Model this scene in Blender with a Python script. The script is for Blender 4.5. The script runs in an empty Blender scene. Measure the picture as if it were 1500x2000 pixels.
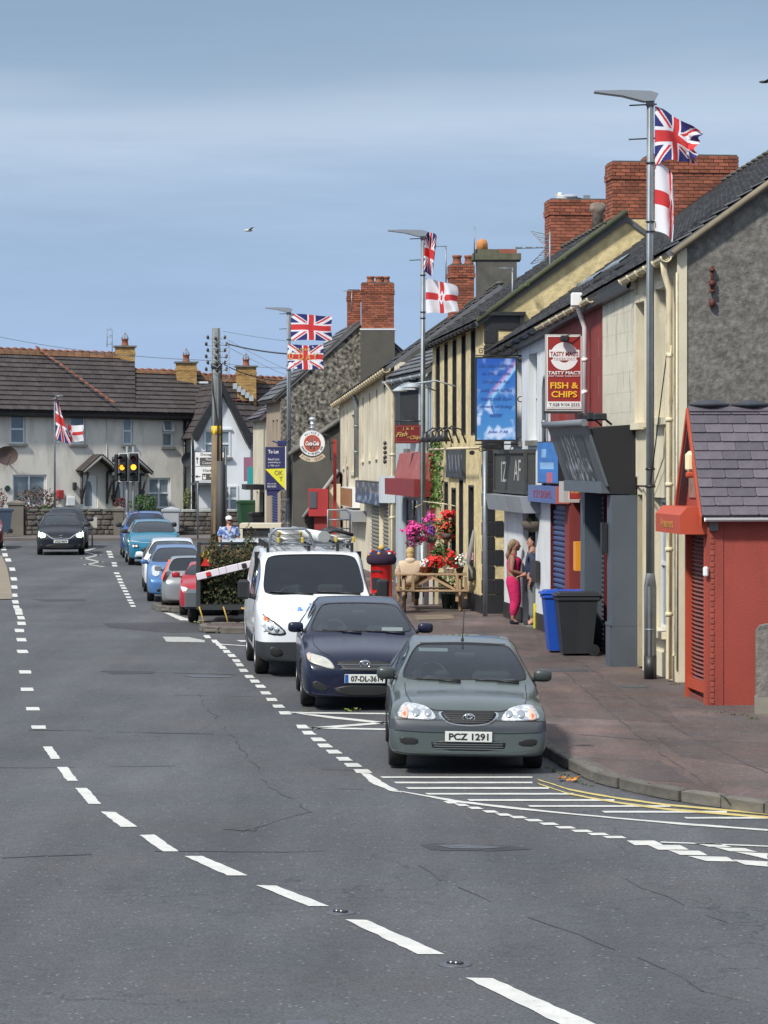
import bpy, bmesh, math, random
from math import sin, cos, pi, radians, sqrt, atan2
from mathutils import Vector, Matrix, noise
from mathutils.bvhtree import BVHTree
R = random.Random(7)
S = bpy.context.scene
COL = S.collection
# ------------------------------------------------------------------ camera
F = 5500.0; YH = 895.0; CH = 3.5          # focal length (photo px), horizon row, camera height above the road
cam = bpy.data.cameras.new('camera'); camo = bpy.data.objects.new('camera', cam); COL.objects.link(camo)
cam.sensor_fit = 'VERTICAL'; cam.sensor_height = 36.0; cam.lens = 36.0*F/2000.0
cam.shift_y = -(1000.0-YH)/2000.0
camo.location = (0, 0, CH); camo.rotation_euler = (pi/2, 0, 0)
cam.clip_end = 3000; cam.clip_start = 0.5
S.camera = camo
# ------------------------------------------------------------------ world
W = bpy.data.worlds.new('World'); S.world = W; W.use_nodes = True
nt = W.node_tree; nt.nodes.clear()
SUN_EL, SUN_AZ = radians(46), radians(-141)    # azimuth measured from +Y towards +X
def N(t, k, **kw):
    n = t.nodes.new(k)
    for a, b in kw.items(): setattr(n, a, b)
    return n
sky = N(nt, 'ShaderNodeTexSky', sky_type='NISHITA', sun_disc=False)
sky.sun_elevation = SUN_EL; sky.sun_rotation = SUN_AZ; sky.air_density = 1.0; sky.dust_density = 1.0
tc = N(nt, 'ShaderNodeTexCoord')
mp = N(nt, 'ShaderNodeMapping'); mp.inputs['Scale'].default_value = (2.2, 2.2, 16.0); mp.inputs['Location'].default_value = (3.1, 0.4, 0.14)
nt.links.new(tc.outputs['Generated'], mp.inputs['Vector'])
n1 = N(nt, 'ShaderNodeTexNoise'); n1.inputs['Scale'].default_value = 1.25; n1.inputs['Detail'].default_value = 10; n1.inputs['Roughness'].default_value = .5
nt.links.new(mp.outputs[0], n1.inputs['Vector'])
sx = N(nt, 'ShaderNodeSeparateXYZ'); nt.links.new(tc.outputs['Generated'], sx.inputs[0])
ele = N(nt, 'ShaderNodeMath', operation='MULTIPLY_ADD'); ele.inputs[1].default_value = 1.0; nt.links.new(sx.outputs['Z'], ele.inputs[0])
nz = N(nt, 'ShaderNodeMath', operation='MULTIPLY_ADD'); nz.inputs[1].default_value = .085; nz.inputs[2].default_value = -.0425
nt.links.new(n1.outputs['Fac'], nz.inputs[0]); nt.links.new(nz.outputs[0], ele.inputs[2])
rp = N(nt, 'ShaderNodeValToRGB'); rp.color_ramp.interpolation = 'B_SPLINE'   # layered cloud decks, horizon upwards
els = rp.color_ramp.elements
els[0].position = 0.0; els[0].color = (.265, .40, .635, 1)
els[1].position = 1.0; els[1].color = (.50, .56, .66, 1)
for p, c in ((.04, (.25, .365, .565)), (.075, (.235, .335, .505)), (.10, (.265, .358, .50)), (.118, (.35, .43, .555)), (.130, (.36, .44, .55)), (.142, (.20, .285, .40)), (.17, (.18, .262, .375)), (.22, (.26, .35, .48)), (.34, (.40, .47, .58)), (.6, (.62, .67, .74))):
    e = els.new(p); e.color = (*c, 1)
nt.links.new(ele.outputs[0], rp.inputs[0])
n2 = N(nt, 'ShaderNodeTexNoise'); n2.inputs['Scale'].default_value = 5; n2.inputs['Detail'].default_value = 10; n2.inputs['Roughness'].default_value = .62
nt.links.new(mp.outputs[0], n2.inputs['Vector'])
mr = N(nt, 'ShaderNodeMapRange'); mr.inputs[1].default_value = .3; mr.inputs[2].default_value = .7; mr.inputs[3].default_value = .95; mr.inputs[4].default_value = 1.06
nt.links.new(n2.outputs['Fac'], mr.inputs[0])
mul = N(nt, 'ShaderNodeMix', data_type='RGBA', blend_type='MULTIPLY'); mul.inputs[0].default_value = 1
nt.links.new(rp.outputs[0], mul.inputs[6]); nt.links.new(mr.outputs[0], mul.inputs[7])
bg1 = N(nt, 'ShaderNodeBackground'); bg1.inputs[1].default_value = .10; nt.links.new(sky.outputs[0], bg1.inputs[0])
bg2 = N(nt, 'ShaderNodeBackground'); bg2.inputs[1].default_value = 1.06; nt.links.new(mul.outputs[2], bg2.inputs[0])
ms = N(nt, 'ShaderNodeMixShader'); ms.inputs[0].default_value = .9
nt.links.new(bg1.outputs[0], ms.inputs[1]); nt.links.new(bg2.outputs[0], ms.inputs[2])
wo = N(nt, 'ShaderNodeOutputWorld'); nt.links.new(ms.outputs[0], wo.inputs[0])
# ------------------------------------------------------------------ sun
sl = bpy.data.lights.new('sun', 'SUN'); sl.energy = 3.3; sl.angle = radians(5); sl.color = (1.0, .95, .87)
so = bpy.data.objects.new('sun', sl); COL.objects.link(so)
sd = Vector((sin(SUN_AZ)*cos(SUN_EL), cos(SUN_AZ)*cos(SUN_EL), sin(SUN_EL)))
so.rotation_euler = sd.to_track_quat('Z', 'Y').to_euler(); so.location = (0, 0, 40)
S.view_settings.view_transform = 'Standard'; S.view_settings.look = 'None'; S.view_settings.exposure = 0.40; S.view_settings.gamma = 1.0
S.view_settings.use_curve_mapping = False
S.cycles.max_bounces = 6; S.cycles.transparent_max_bounces = 12; S.cycles.caustics_reflective = False; S.cycles.caustics_refractive = False

# ------------------------------------------------------------------ geometry of the photograph -> the place
def G(px, py, z=0.0):
    Y = F*(CH-z)/(py-YH); return Vector(((px-750)/F*Y, Y, z))
def P(px, py, Y):
    return Vector(((px-750)/F*Y, Y, CH+(YH-py)/F*Y))

# ------------------------------------------------------------------ materials
MATS = {}
def mat(name, col=(.5,.5,.5), rough=.7, metal=0.0, col2=None, ns=3.0, namt=.5, bump=0.0, bs=20.0, dirt=0.0, dcol=(.05,.045,.04), dsc=(1,1,.25), rand=0.0,
        coat=0.0, spec=.5, emit=None, es=1.0, fine=0.0, fs=60.0, sheen=0.0, flake=0.0, vcol=None, detail=4, dth=.5):
    if name in MATS: return MATS[name]
    m = bpy.data.materials.new(name); m.use_nodes = True; t = m.node_tree; b = t.nodes['Principled BSDF']
    b.inputs['Roughness'].default_value = rough; b.inputs['Metallic'].default_value = metal
    b.inputs['Coat Weight'].default_value = coat; b.inputs['Coat Roughness'].default_value = .04
    b.inputs['Specular IOR Level'].default_value = spec
    tc = t.nodes.new('ShaderNodeTexCoord'); L = t.links.new
    cur = None
    def rgb(c):
        n = t.nodes.new('ShaderNodeRGB'); n.outputs[0].default_value = (*c, 1); return n.outputs[0]
    def noi(sc, det=4, vec=None, ro=.55):
        n = t.nodes.new('ShaderNodeTexNoise'); n.inputs['Scale'].default_value = sc; n.inputs['Detail'].default_value = det; n.inputs['Roughness'].default_value = ro
        L(vec or tc.outputs['Object'], n.inputs['Vector']); return n.outputs['Fac']
    def rng(o, a, b_, c, d):
        n = t.nodes.new('ShaderNodeMapRange'); L(o, n.inputs[0])
        for i, v in zip((1,2,3,4), (a,b_,c,d)): n.inputs[i].default_value = v
        return n.outputs[0]
    def mix(f, a, b_, bt='MIX'):
        n = t.nodes.new('ShaderNodeMix'); n.data_type = 'RGBA'; n.blend_type = bt
        if isinstance(f, float): n.inputs[0].default_value = f
        else: L(f, n.inputs[0])
        L(a, n.inputs[6]); L(b_, n.inputs[7]); return n.outputs[2]
    if vcol:
        a = t.nodes.new('ShaderNodeVertexColor'); a.layer_name = vcol; cur = a.outputs[0]
    else: cur = rgb(col)
    if col2: cur = mix(rng(noi(ns, detail), .5-namt/2, .5+namt/2, 0, 1), cur, rgb(col2))
    if fine: 
        f = rng(noi(fs, 3), .3, .7, 1-fine, 1+fine); cur = mix(1.0, cur, f, 'MULTIPLY')
    if dirt:
        mpn = t.nodes.new('ShaderNodeMapping'); mpn.inputs['Scale'].default_value = dsc; L(tc.outputs['Object'], mpn.inputs[0])
        cur = mix(rng(noi(2.2, 6, mpn.outputs[0], .62), dth, dth+.25, 0, dirt), cur, rgb(dcol))
    if rand:
        oi = t.nodes.new('ShaderNodeObjectInfo'); ge = t.nodes.new('ShaderNodeNewGeometry')
        ad = t.nodes.new('ShaderNodeMath'); ad.operation = 'ADD'; L(oi.outputs['Random'], ad.inputs[0]); L(ge.outputs['Random Per Island'], ad.inputs[1])
        fr = t.nodes.new('ShaderNodeMath'); fr.operation = 'FRACT'; L(ad.outputs[0], fr.inputs[0])
        cur = mix(1.0, cur, rng(fr.outputs[0], 0, 1, 1-rand, 1+rand), 'MULTIPLY')
    L(cur, b.inputs['Base Color'])
    if flake:
        L(rng(noi(900, 1), .4, .6, rough-flake, rough+flake), b.inputs['Roughness'])
    if bump:
        bn = t.nodes.new('ShaderNodeBump'); bn.inputs['Strength'].default_value = bump; bn.inputs['Distance'].default_value = .02
        L(noi(bs, 5), bn.inputs['Height']); L(bn.outputs[0], b.inputs['Normal'])
    if emit:
        b.inputs['Emission Color'].default_value = (*emit, 1); b.inputs['Emission Strength'].default_value = es
    MATS[name] = m; return m
def glass(name, tint=(.3,.36,.38), refl=1.0, rough=.02):
    if name in MATS: return MATS[name]
    m = bpy.data.materials.new(name); m.use_nodes = True; t = m.node_tree; t.nodes.clear(); L = t.links.new
    tr = t.nodes.new('ShaderNodeBsdfTransparent'); tr.inputs[0].default_value = (*tint, 1)
    gl = t.nodes.new('ShaderNodeBsdfGlossy'); gl.inputs['Roughness'].default_value = rough; gl.inputs[0].default_value = (.9,.95,1,1)
    fr = t.nodes.new('ShaderNodeFresnel'); fr.inputs[0].default_value = 1.55
    mu = t.nodes.new('ShaderNodeMath'); mu.operation = 'MULTIPLY'; mu.inputs[1].default_value = refl; L(fr.outputs[0], mu.inputs[0])
    mx = t.nodes.new('ShaderNodeMixShader'); L(mu.outputs[0], mx.inputs[0]); L(tr.outputs[0], mx.inputs[1]); L(gl.outputs[0], mx.inputs[2])
    o = t.nodes.new('ShaderNodeOutputMaterial'); L(mx.outputs[0], o.inputs[0]); MATS[name] = m; return m

# ------------------------------------------------------------------ objects
INV = {}
def link(o, parent):
    COL.objects.link(o)
    if parent is not None:
        o.parent = parent
        if parent.name in INV: o.matrix_parent_inverse = INV[parent.name]
def thing(name, label, cat, loc=(0,0,0), rz=0.0, group=None, world=True):
    o = bpy.data.objects.new(name, None); o.empty_display_size = .2; COL.objects.link(o)
    o.location = loc; o.rotation_euler = (0, 0, rz); o['label'] = label; o['category'] = cat
    if group: o['group'] = group
    if world: INV[o.name] = (Matrix.Translation(loc) @ Matrix.Rotation(rz, 4, 'Z')).inverted()
    return o
def tag(o, label=None, cat=None, group=None, kind=None):
    if label: o['label'] = label
    if cat: o['category'] = cat
    if group: o['group'] = group
    if kind: o['kind'] = kind
    return o
def children(o): return [c for c in COL.objects if c.parent == o]
def obj(name, me, parent=None, m=None, kind=None):
    o = bpy.data.objects.new(name, me)
    if m is not None and not me.materials: me.materials.append(m)
    link(o, parent)
    if kind: o['kind'] = kind
    return o
class MB:
    def __init__(s): s.v = []; s.f = []; s.m = []; s.sm = []
    def add(s, vs, fs, mi=0, smooth=False, M=None):
        b = len(s.v)
        s.v += [tuple(M @ Vector(v)) for v in vs] if M is not None else [tuple(v) for v in vs]
        s.f += [tuple(i+b for i in f) for f in fs]; s.m += [mi]*len(fs); s.sm += [smooth]*len(fs); return s
    def box(s, x0, x1, y0, y1, z0, z1, mi=0, M=None):
        vs = [(x,y,z) for z in (z0,z1) for y in (y0,y1) for x in (x0,x1)]
        return s.add(vs, [(0,2,3,1),(4,5,7,6),(0,1,5,4),(2,6,7,3),(0,4,6,2),(1,3,7,5)], mi, False, M)
    def cbox(s, c, d, M=None, mi=0):
        return s.box(c[0]-d[0]/2, c[0]+d[0]/2, c[1]-d[1]/2, c[1]+d[1]/2, c[2]-d[2]/2, c[2]+d[2]/2, mi, M)
    def bbox(s, c, d, r=.02, M=None, mi=0):     # box with chamfered edges
        x,y,z = d[0]/2, d[1]/2, d[2]/2; r = min(r, x*.9, y*.9, z*.9); vs = []
        for sz in (-1,1):
            for sy in (-1,1):
                for sx_ in (-1,1):
                    for k in range(3):
                        a = [x-r, y-r, z-r]; a[k] += r
                        vs.append((c[0]+sx_*a[0], c[1]+sy*a[1], c[2]+sz*a[2]))
        bm = bmesh.new(); 
        for v in vs: bm.verts.new(v)
        bmesh.ops.convex_hull(bm, input=bm.verts[:]); bm.verts.index_update()
        out = [v.co[:] for v in bm.verts]; fs = [[v.index for v in f.verts] for f in bm.faces]; bm.free()
        return s.add(out, fs, mi, False, M)
    def cyl(s, p0, p1, r0, r1=None, n=12, caps=True, mi=0, smooth=True, M=None):
        r1 = r0 if r1 is None else r1; p0, p1 = Vector(p0), Vector(p1); d = (p1-p0)
        if d.length < 1e-9: return s
        q = d.to_track_quat('Z', 'Y'); vs = []
        for p, r in ((p0, r0), (p1, r1)):
            for i in range(n):
                a = 2*pi*i/n; vs.append(p + q @ Vector((r*cos(a), r*sin(a), 0)))
        s.add(vs, [(i, (i+1)%n, n+(i+1)%n, n+i) for i in range(n)], mi, smooth, M)
        if caps: s.add(vs, [tuple(range(n))[::-1], tuple(range(n, 2*n))], mi, False, M)
        return s
    def tube(s, pts, r, n=6, mi=0, M=None, caps=True):
        pts = [Vector(p) for p in pts]; k = len(pts); vs = []; rr = r if isinstance(r, (list, tuple)) else [r]*k
        q = None
        for i, p in enumerate(pts):
            d = (pts[min(i+1,k-1)] - pts[max(i-1,0)]).normalized()
            if q is None: q = d.to_track_quat('Z', 'Y')
            else: q = (q @ Vector((0,0,1))).rotation_difference(d) @ q
            for j in range(n):
                a = 2*pi*j/n; vs.append(p + q @ Vector((rr[i]*cos(a), rr[i]*sin(a), 0)))
        s.add(vs, [(i*n+j, i*n+(j+1)%n, (i+1)*n+(j+1)%n, (i+1)*n+j) for i in range(k-1) for j in range(n)], mi, True, M)
        if caps: s.add(vs, [tuple(range(n))[::-1], tuple(range((k-1)*n, k*n))], mi, False, M)
        return s
    def lathe(s, prof, n=20, M=None, mi=0, caps=True, smooth=True):   # profile [(r,z)]
        vs = [(r*cos(2*pi*j/n), r*sin(2*pi*j/n), z) for r, z in prof for j in range(n)]; k = len(prof)
        s.add(vs, [(i*n+j, i*n+(j+1)%n, (i+1)*n+(j+1)%n, (i+1)*n+j) for i in range(k-1) for j in range(n)], mi, smooth, M)
        if caps: s.add(vs, [tuple(range(n))[::-1], tuple(range((k-1)*n, k*n))], mi, False, M)
        return s
    def ell(s, c, d, n=12, k=8, M=None, mi=0):
        vs = []; fs = []
        for i in range(k+1):
            th = pi*i/k
            for j in range(n):
                a = 2*pi*j/n; vs.append((c[0]+d[0]*sin(th)*cos(a), c[1]+d[1]*sin(th)*sin(a), c[2]+d[2]*cos(th)))
        for i in range(k):
            for j in range(n): fs.append((i*n+j, (i+1)*n+j, (i+1)*n+(j+1)%n, i*n+(j+1)%n))
        return s.add(vs, fs, mi, True, M)
    def prism(s, poly, axis, a0, a1, mi=0, M=None):   # 2-D polygon extruded along an axis (0,1,2)
        n = len(poly)
        def v(p, a):
            q = [p[0], p[1]]; q.insert(axis, a); return tuple(q)
        vs = [v(p, a0) for p in poly] + [v(p, a1) for p in poly]
        return s.add(vs, [tuple(range(n)), tuple(range(n, 2*n))[::-1]] + [(i, n+i, n+(i+1)%n, (i+1)%n) for i in range(n)], mi, False, M)
    def quad(s, a, b, c, d, mi=0): return s.add([a,b,c,d], [(0,1,2,3)], mi)
    def mesh(s, name):
        me = bpy.data.meshes.new(name); me.from_pydata(s.v, [], s.f)
        me.polygons.foreach_set('material_index', s.m); me.polygons.foreach_set('use_smooth', s.sm)
        bm = bmesh.new(); bm.from_mesh(me); bmesh.ops.remove_doubles(bm, verts=bm.verts[:], dist=1e-6) if len(s.v) < 4000 and any(s.sm) else None
        bmesh.ops.recalc_face_normals(bm, faces=bm.faces[:]); bm.to_mesh(me); bm.free(); me.update(); return me
    def build(s, name, m, parent=None, kind=None, label=None):
        me = s.mesh(name)
        for x in (m if isinstance(m, (list, tuple)) else [m]): me.materials.append(x)
        o = obj(name, me, parent, kind=kind)
        if label: o['label'] = label
        return o
def piece(name, me, M, parent):          # a shared-mesh piece placed by a world matrix
    o = bpy.data.objects.new(name, me); COL.objects.link(o)
    if parent is not None:
        o.parent = parent
        if parent.name in INV: o.matrix_parent_inverse = INV[parent.name]
    o.matrix_basis = M; return o
_unit = {}
def unit_box(m, ch=.12, key=''):
    k = m.name + key
    if k not in _unit:
        b = MB(); b.bbox((0,0,0), (1,1,1), ch); me = b.mesh('piece'); me.materials.append(m); _unit[k] = me
    return _unit[k]
def TRS(c, X, Y, Z, s=(1,1,1)):
    X, Y, Z = Vector(X)*s[0], Vector(Y)*s[1], Vector(Z)*s[2]
    return Matrix(((X.x,Y.x,Z.x,c[0]),(X.y,Y.y,Z.y,c[1]),(X.z,Y.z,Z.z,c[2]),(0,0,0,1)))
UB = None
def pieces(name, items, m, parent, limit=300, chamfer=.1, stuffname=None):
    """items: [(centre, X, Y, Z, (sx,sy,sz))]; the ones nearest the camera are parts, the rest one joined part"""
    items = sorted(items, key=lambda it: (Vector(it[0])-camo.location).length)
    me = unit_box(m, chamfer, str(chamfer))
    for c, X, Y, Z, s in items[:limit]: piece(name, me, TRS(c, X, Y, Z, s), parent)
    if len(items) > limit:
        b = MB()
        for c, X, Y, Z, s in items[limit:]: b.box(-.5,.5,-.5,.5,-.5,.5, 0, TRS(c, X, Y, Z, s))
        b.build(stuffname or name+'_mass', m, parent, kind='stuff')
def font_mesh(txt, size=.1, bold=0.0,  shear=0.0, sp=1.0, ext=.001, align='CENTER'):
    cu = bpy.data.curves.new('t', 'FONT'); cu.body = txt; cu.size = size; cu.offset = bold*.45; cu.shear = shear; cu.space_character = sp
    cu.extrude = ext; cu.align_x = align; cu.align_y = 'CENTER'; cu.resolution_u = 3
    o = bpy.data.objects.new('t', cu); COL.objects.link(o); dg = bpy.context.evaluated_depsgraph_get()
    me = bpy.data.meshes.new_from_object(o.evaluated_get(dg)); bpy.data.objects.remove(o); bpy.data.curves.remove(cu); return me
def text(name, txt, M, m, parent, size=.1, width=None, height=None, **kw):
    """lettering as a flat mesh; M maps local (x right, y up, z out) to the parent's frame"""
    me = font_mesh(txt, size, **kw); xs = [v.co.x for v in me.vertices]; ys = [v.co.y for v in me.vertices]
    if not xs: return None
    w = max(xs)-min(xs); h = max(ys)-min(ys); k = width/w if width else 1.0; kh = height/h if height else k
    cx, cy = (max(xs)+min(xs))/2, (max(ys)+min(ys))/2
    if kw.get('align') == 'LEFT': cx = min(xs)
    for v in me.vertices:
        v.co = M @ Vector(((v.co.x-cx)*k, (v.co.y-cy)*kh, v.co.z))
    me.materials.clear(); me.materials.append(m); me.name = name
    return obj(name, me, parent)
def frame_M(o, right, up):
    right = Vector(right).normalized(); up = Vector(up).normalized(); out = right.cross(up)
    return TRS(o, right, up, out)
def printed(name, M, w, h, fn, nx, ny, m, parent, bend=None, thick=0):
    """flat print: a fine grid whose face colours come from fn(u,v), u,v in 0..1"""
    me = bpy.data.meshes.new(name); vs = []; fs = []
    for j in range(ny+1):
        for i in range(nx+1):
            u, v = i/nx, j/ny; p = Vector(((u-.5)*w, (v-.5)*h, 0)) if bend is None else bend(u, v)
            vs.append(M @ p)
    for j in range(ny):
        for i in range(nx): a = j*(nx+1)+i; fs.append((a, a+1, a+nx+2, a+nx+1))
    me.from_pydata([tuple(v) for v in vs], [], fs)
    ca = me.color_attributes.new('Col', 'BYTE_COLOR', 'CORNER'); data = []
    for j in range(ny):
        for i in range(nx): c = fn((i+.5)/nx, (j+.5)/ny); data += [c[0], c[1], c[2], 1.0]*4
    ca.data.foreach_set('color', data)
    if bend is not None: me.polygons.foreach_set('use_smooth', [True]*len(me.polygons))
    me.materials.append(m); return obj(name, me, parent)
# ------------------------------------------------------------------ building helpers
class Wall:                      # a vertical plane from a to b; side=+1: outward is left of a->b
    def __init__(s, a, b, side=1):
        s.a = Vector((a[0], a[1], 0)); s.b = Vector((b[0], b[1], 0)); s.L = (s.b-s.a).length; s.d = (s.b-s.a)/s.L
        s.n = Vector((-s.d.y, s.d.x, 0))*side; s.side = side
        s.M = Matrix(((s.d.x, s.n.x, 0, s.a.x), (s.d.y, s.n.y, 0, s.a.y), (0,0,1,0), (0,0,0,1)))
    def p(s, u, z, o=0.0): return s.M @ Vector((u, o, z))
    def hit(s, px, py, o=0.0):
        r = Vector(((px-750)/F, 1, (YH-py)/F)); t = (s.a.dot(s.n)+o)/(r.x*s.n.x+r.y*s.n.y); q = r*t
        return (Vector((q.x, q.y, 0))-s.a).dot(s.d), q.z+CH
    def u(s, px, o=0.0): return s.hit(px, YH, o)[0]
    def z(s, px, py, o=0.0): return s.hit(px, py, o)[1]
    def face(s, u, z, o=0.0, flip=False):    # frame for lettering seen from outside
        right = -s.d if s.side > 0 else s.d
        return frame_M(s.p(u, z, o), right, (0,0,1))
def wall_mesh(W, parent, m, u0, u1, z0, zt, openings=(), th=.3, name='wall', o=0.0, kind=None):
    """wall with real thickness, cut openings and reveals; zt = (top at u0, top at u1)"""
    if not isinstance(zt, tuple): zt = (zt, zt)
    ops = [(max(a,u0), min(b,u1), max(c,z0), d) for a,b,c,d in openings]; ops = [q for q in ops if q[1] > q[0]+.02]
    us = sorted({round(x,4) for x in [u0,u1]+[v for q in ops for v in q[:2]]}); zb = min(zt)
    zs = sorted({round(x,4) for x in [z0,zb]+[v for q in ops for v in q[2:]] if x <= zb+1e-6})
    b = MB()
    def top(u): return zt[0]+(zt[1]-zt[0])*(u-u0)/(u1-u0)
    def Z(u, z): return top(u) if z >= zb-1e-4 else z
    def inside(ua, ub, za, zb_): 
        cu, cz = (ua+ub)/2, (za+zb_)/2; return any(a < cu < b_ and c < cz < d for a,b_,c,d in ops)
    for i in range(len(us)-1):
        for j in range(len(zs)-1):
            a, c, e, f = us[i], us[i+1], zs[j], zs[j+1]
            if inside(a, c, e, f): continue
            for oo in (o, o-th):
                b.quad(W.p(a,Z(a,e),oo), W.p(c,Z(c,e),oo), W.p(c,Z(c,f),oo), W.p(a,Z(a,f),oo))
    for a, c, e, f in ops:
        f = min(f, zb-.01)
        for q in (((a,e),(a,f)), ((c,e),(c,f)), ((a,e),(c,e)), ((a,f),(c,f))):
            b.quad(W.p(*q[0],o), W.p(*q[1],o), W.p(*q[1],o-th), W.p(*q[0],o-th))
    for q in (((u0,z0),(u0,top(u0))), ((u1,z0),(u1,top(u1))), ((u0,top(u0)),(u1,top(u1)))):
        b.quad(W.p(*q[0],o), W.p(*q[1],o), W.p(*q[1],o-th), W.p(*q[0],o-th))
    return b.build(name, m, parent, kind=kind)
def gable_mesh(W, parent, m, pts, th=.3, name='gable_wall'):   # pts: (u,z) outline
    b = MB(); b.prism([(u, z) for u, z in pts], 1, 0, -th, M=W.M); return b.build(name, m, parent)
def window(W, parent, u0, u1, z0, z1, o=-.14, style='sash', fm=None, pm=None, sill=True, sm=None, fw=.055, tilt=False, name='window', sp=.07):
    fm = fm or M_WFRAME; pm = pm or M_PANE
    b = MB(); f = fw
    def bx(a,c,d,e,dd=.03): b.box(a,c,o-.04,o+dd-.02,d,e,0,W.M)
    bx(u0,u0+f,z0,z1); bx(u1-f,u1,z0,z1); bx(u0+f,u1-f,z0,z0+f); bx(u0+f,u1-f,z1-f,z1)
    zm = (z0+z1)/2; um = (u0+u1)/2
    if style in ('sash','cross'): bx(u0+f,u1-f,zm-f/2,zm+f/2,.035)
    if style in ('cross','mull','fr'): bx(um-f/2,um+f/2,z0+f,z1-f,.033)
    if style == 'fr': bx(u0+f,u1-f,z1-(z1-z0)*.3-f/2,z1-(z1-z0)*.3+f/2,.036)
    w = b.build(name, fm, parent)
    p = MB(); p.box(u0+.01,u1-.01,o-.035,o-.025,z0+.01,z1-.01,0,W.M); p.build('pane', pm, w)
    if tilt:
        q = MB(); zz = z1-(z1-z0)*.42
        for a in ((u0,u0+f),(u1-f,u1)):
            q.add([W.p(a[0],z1,o), W.p(a[1],z1,o), W.p(a[1],zz,o+.22), W.p(a[0],zz,o+.22), W.p(a[0],z1,o+.03), W.p(a[1],z1,o+.03), W.p(a[1],zz,o+.25), W.p(a[0],zz,o+.25)],
                  [(0,1,2,3),(4,5,6,7),(0,1,5,4),(2,3,7,6),(0,3,7,4),(1,2,6,5)])
        q.box(u0,u1,o+.2,o+.25,zz-.03,zz+.03,0,W.M); q.build('sash_vent', fm, w)
    if sill:
        s = MB(); s.box(u0-.08,u1+.08,-.1,sp,z0-.11,z0-.002,0,W.M); s.build('sill', sm or M_SILL, w)
    return w
def roof_plane(parent, e0, e1, r1, r0, rows, cols, m, limit=0, name='slate', th=.025, deck=None, lift=.045, gap=.97):
    e0,e1,r1,r0 = map(Vector, (e0,e1,r1,r0)); nrm = (e1-e0).cross(r0-e0).normalized()
    if nrm.z < 0: nrm = -nrm
    b = MB(); t = nrm*.12; b.add([e0-t,e1-t,r1-t,r0-t,e0,e1,r1,r0], [(0,1,2,3),(4,5,6,7),(0,1,5,4),(1,2,6,5),(2,3,7,6),(3,0,4,7)])
    rf = b.build('roof', deck or m, parent); items = []
    def bl(u, v): return (e0*(1-u)+e1*u)*(1-v)+(r0*(1-u)+r1*u)*v
    for j in range(rows):
        off = .5*(j % 2)
        for i in range(-1 if off else 0, cols):
            a, c = max(0,(i+off)/cols), min(1,(i+1+off)/cols)
            if c-a < .15/cols: continue
            v0, v1 = j/rows, min(1.0,(j+1.2)/rows); jt = R.uniform(-.004,.004)
            pc = bl((a+c)/2, (v0+v1)/2); X = (bl(c,(v0+v1)/2)-bl(a,(v0+v1)/2)); Y = (bl((a+c)/2,v1)-bl((a+c)/2,v0)); w, h = X.length, Y.length
            X = X.normalized(); Y = Y.normalized(); Z = X.cross(Y).normalized()
            if Z.z < 0: X = -X; Z = -Z
            an = lift/h+R.uniform(-.01,.01); Y2 = Y*cos(an)-Z*sin(an); Z2 = Z*cos(an)+Y*sin(an)
            items.append((pc+Z*(lift*.5+th*.5+jt), X, Y2, Z2, (w*gap, h, th)))
    if limit: pieces(name, items, m, rf, limit, .06, name+'_courses')
    else:
        b = MB()
        for c,X,Y,Z,s in items: b.box(-.5,.5,-.5,.5,-.5,.5,0,TRS(c,X,Y,Z,s))
        b.build(name+'_courses', m, rf, kind='stuff')
    return rf
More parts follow.
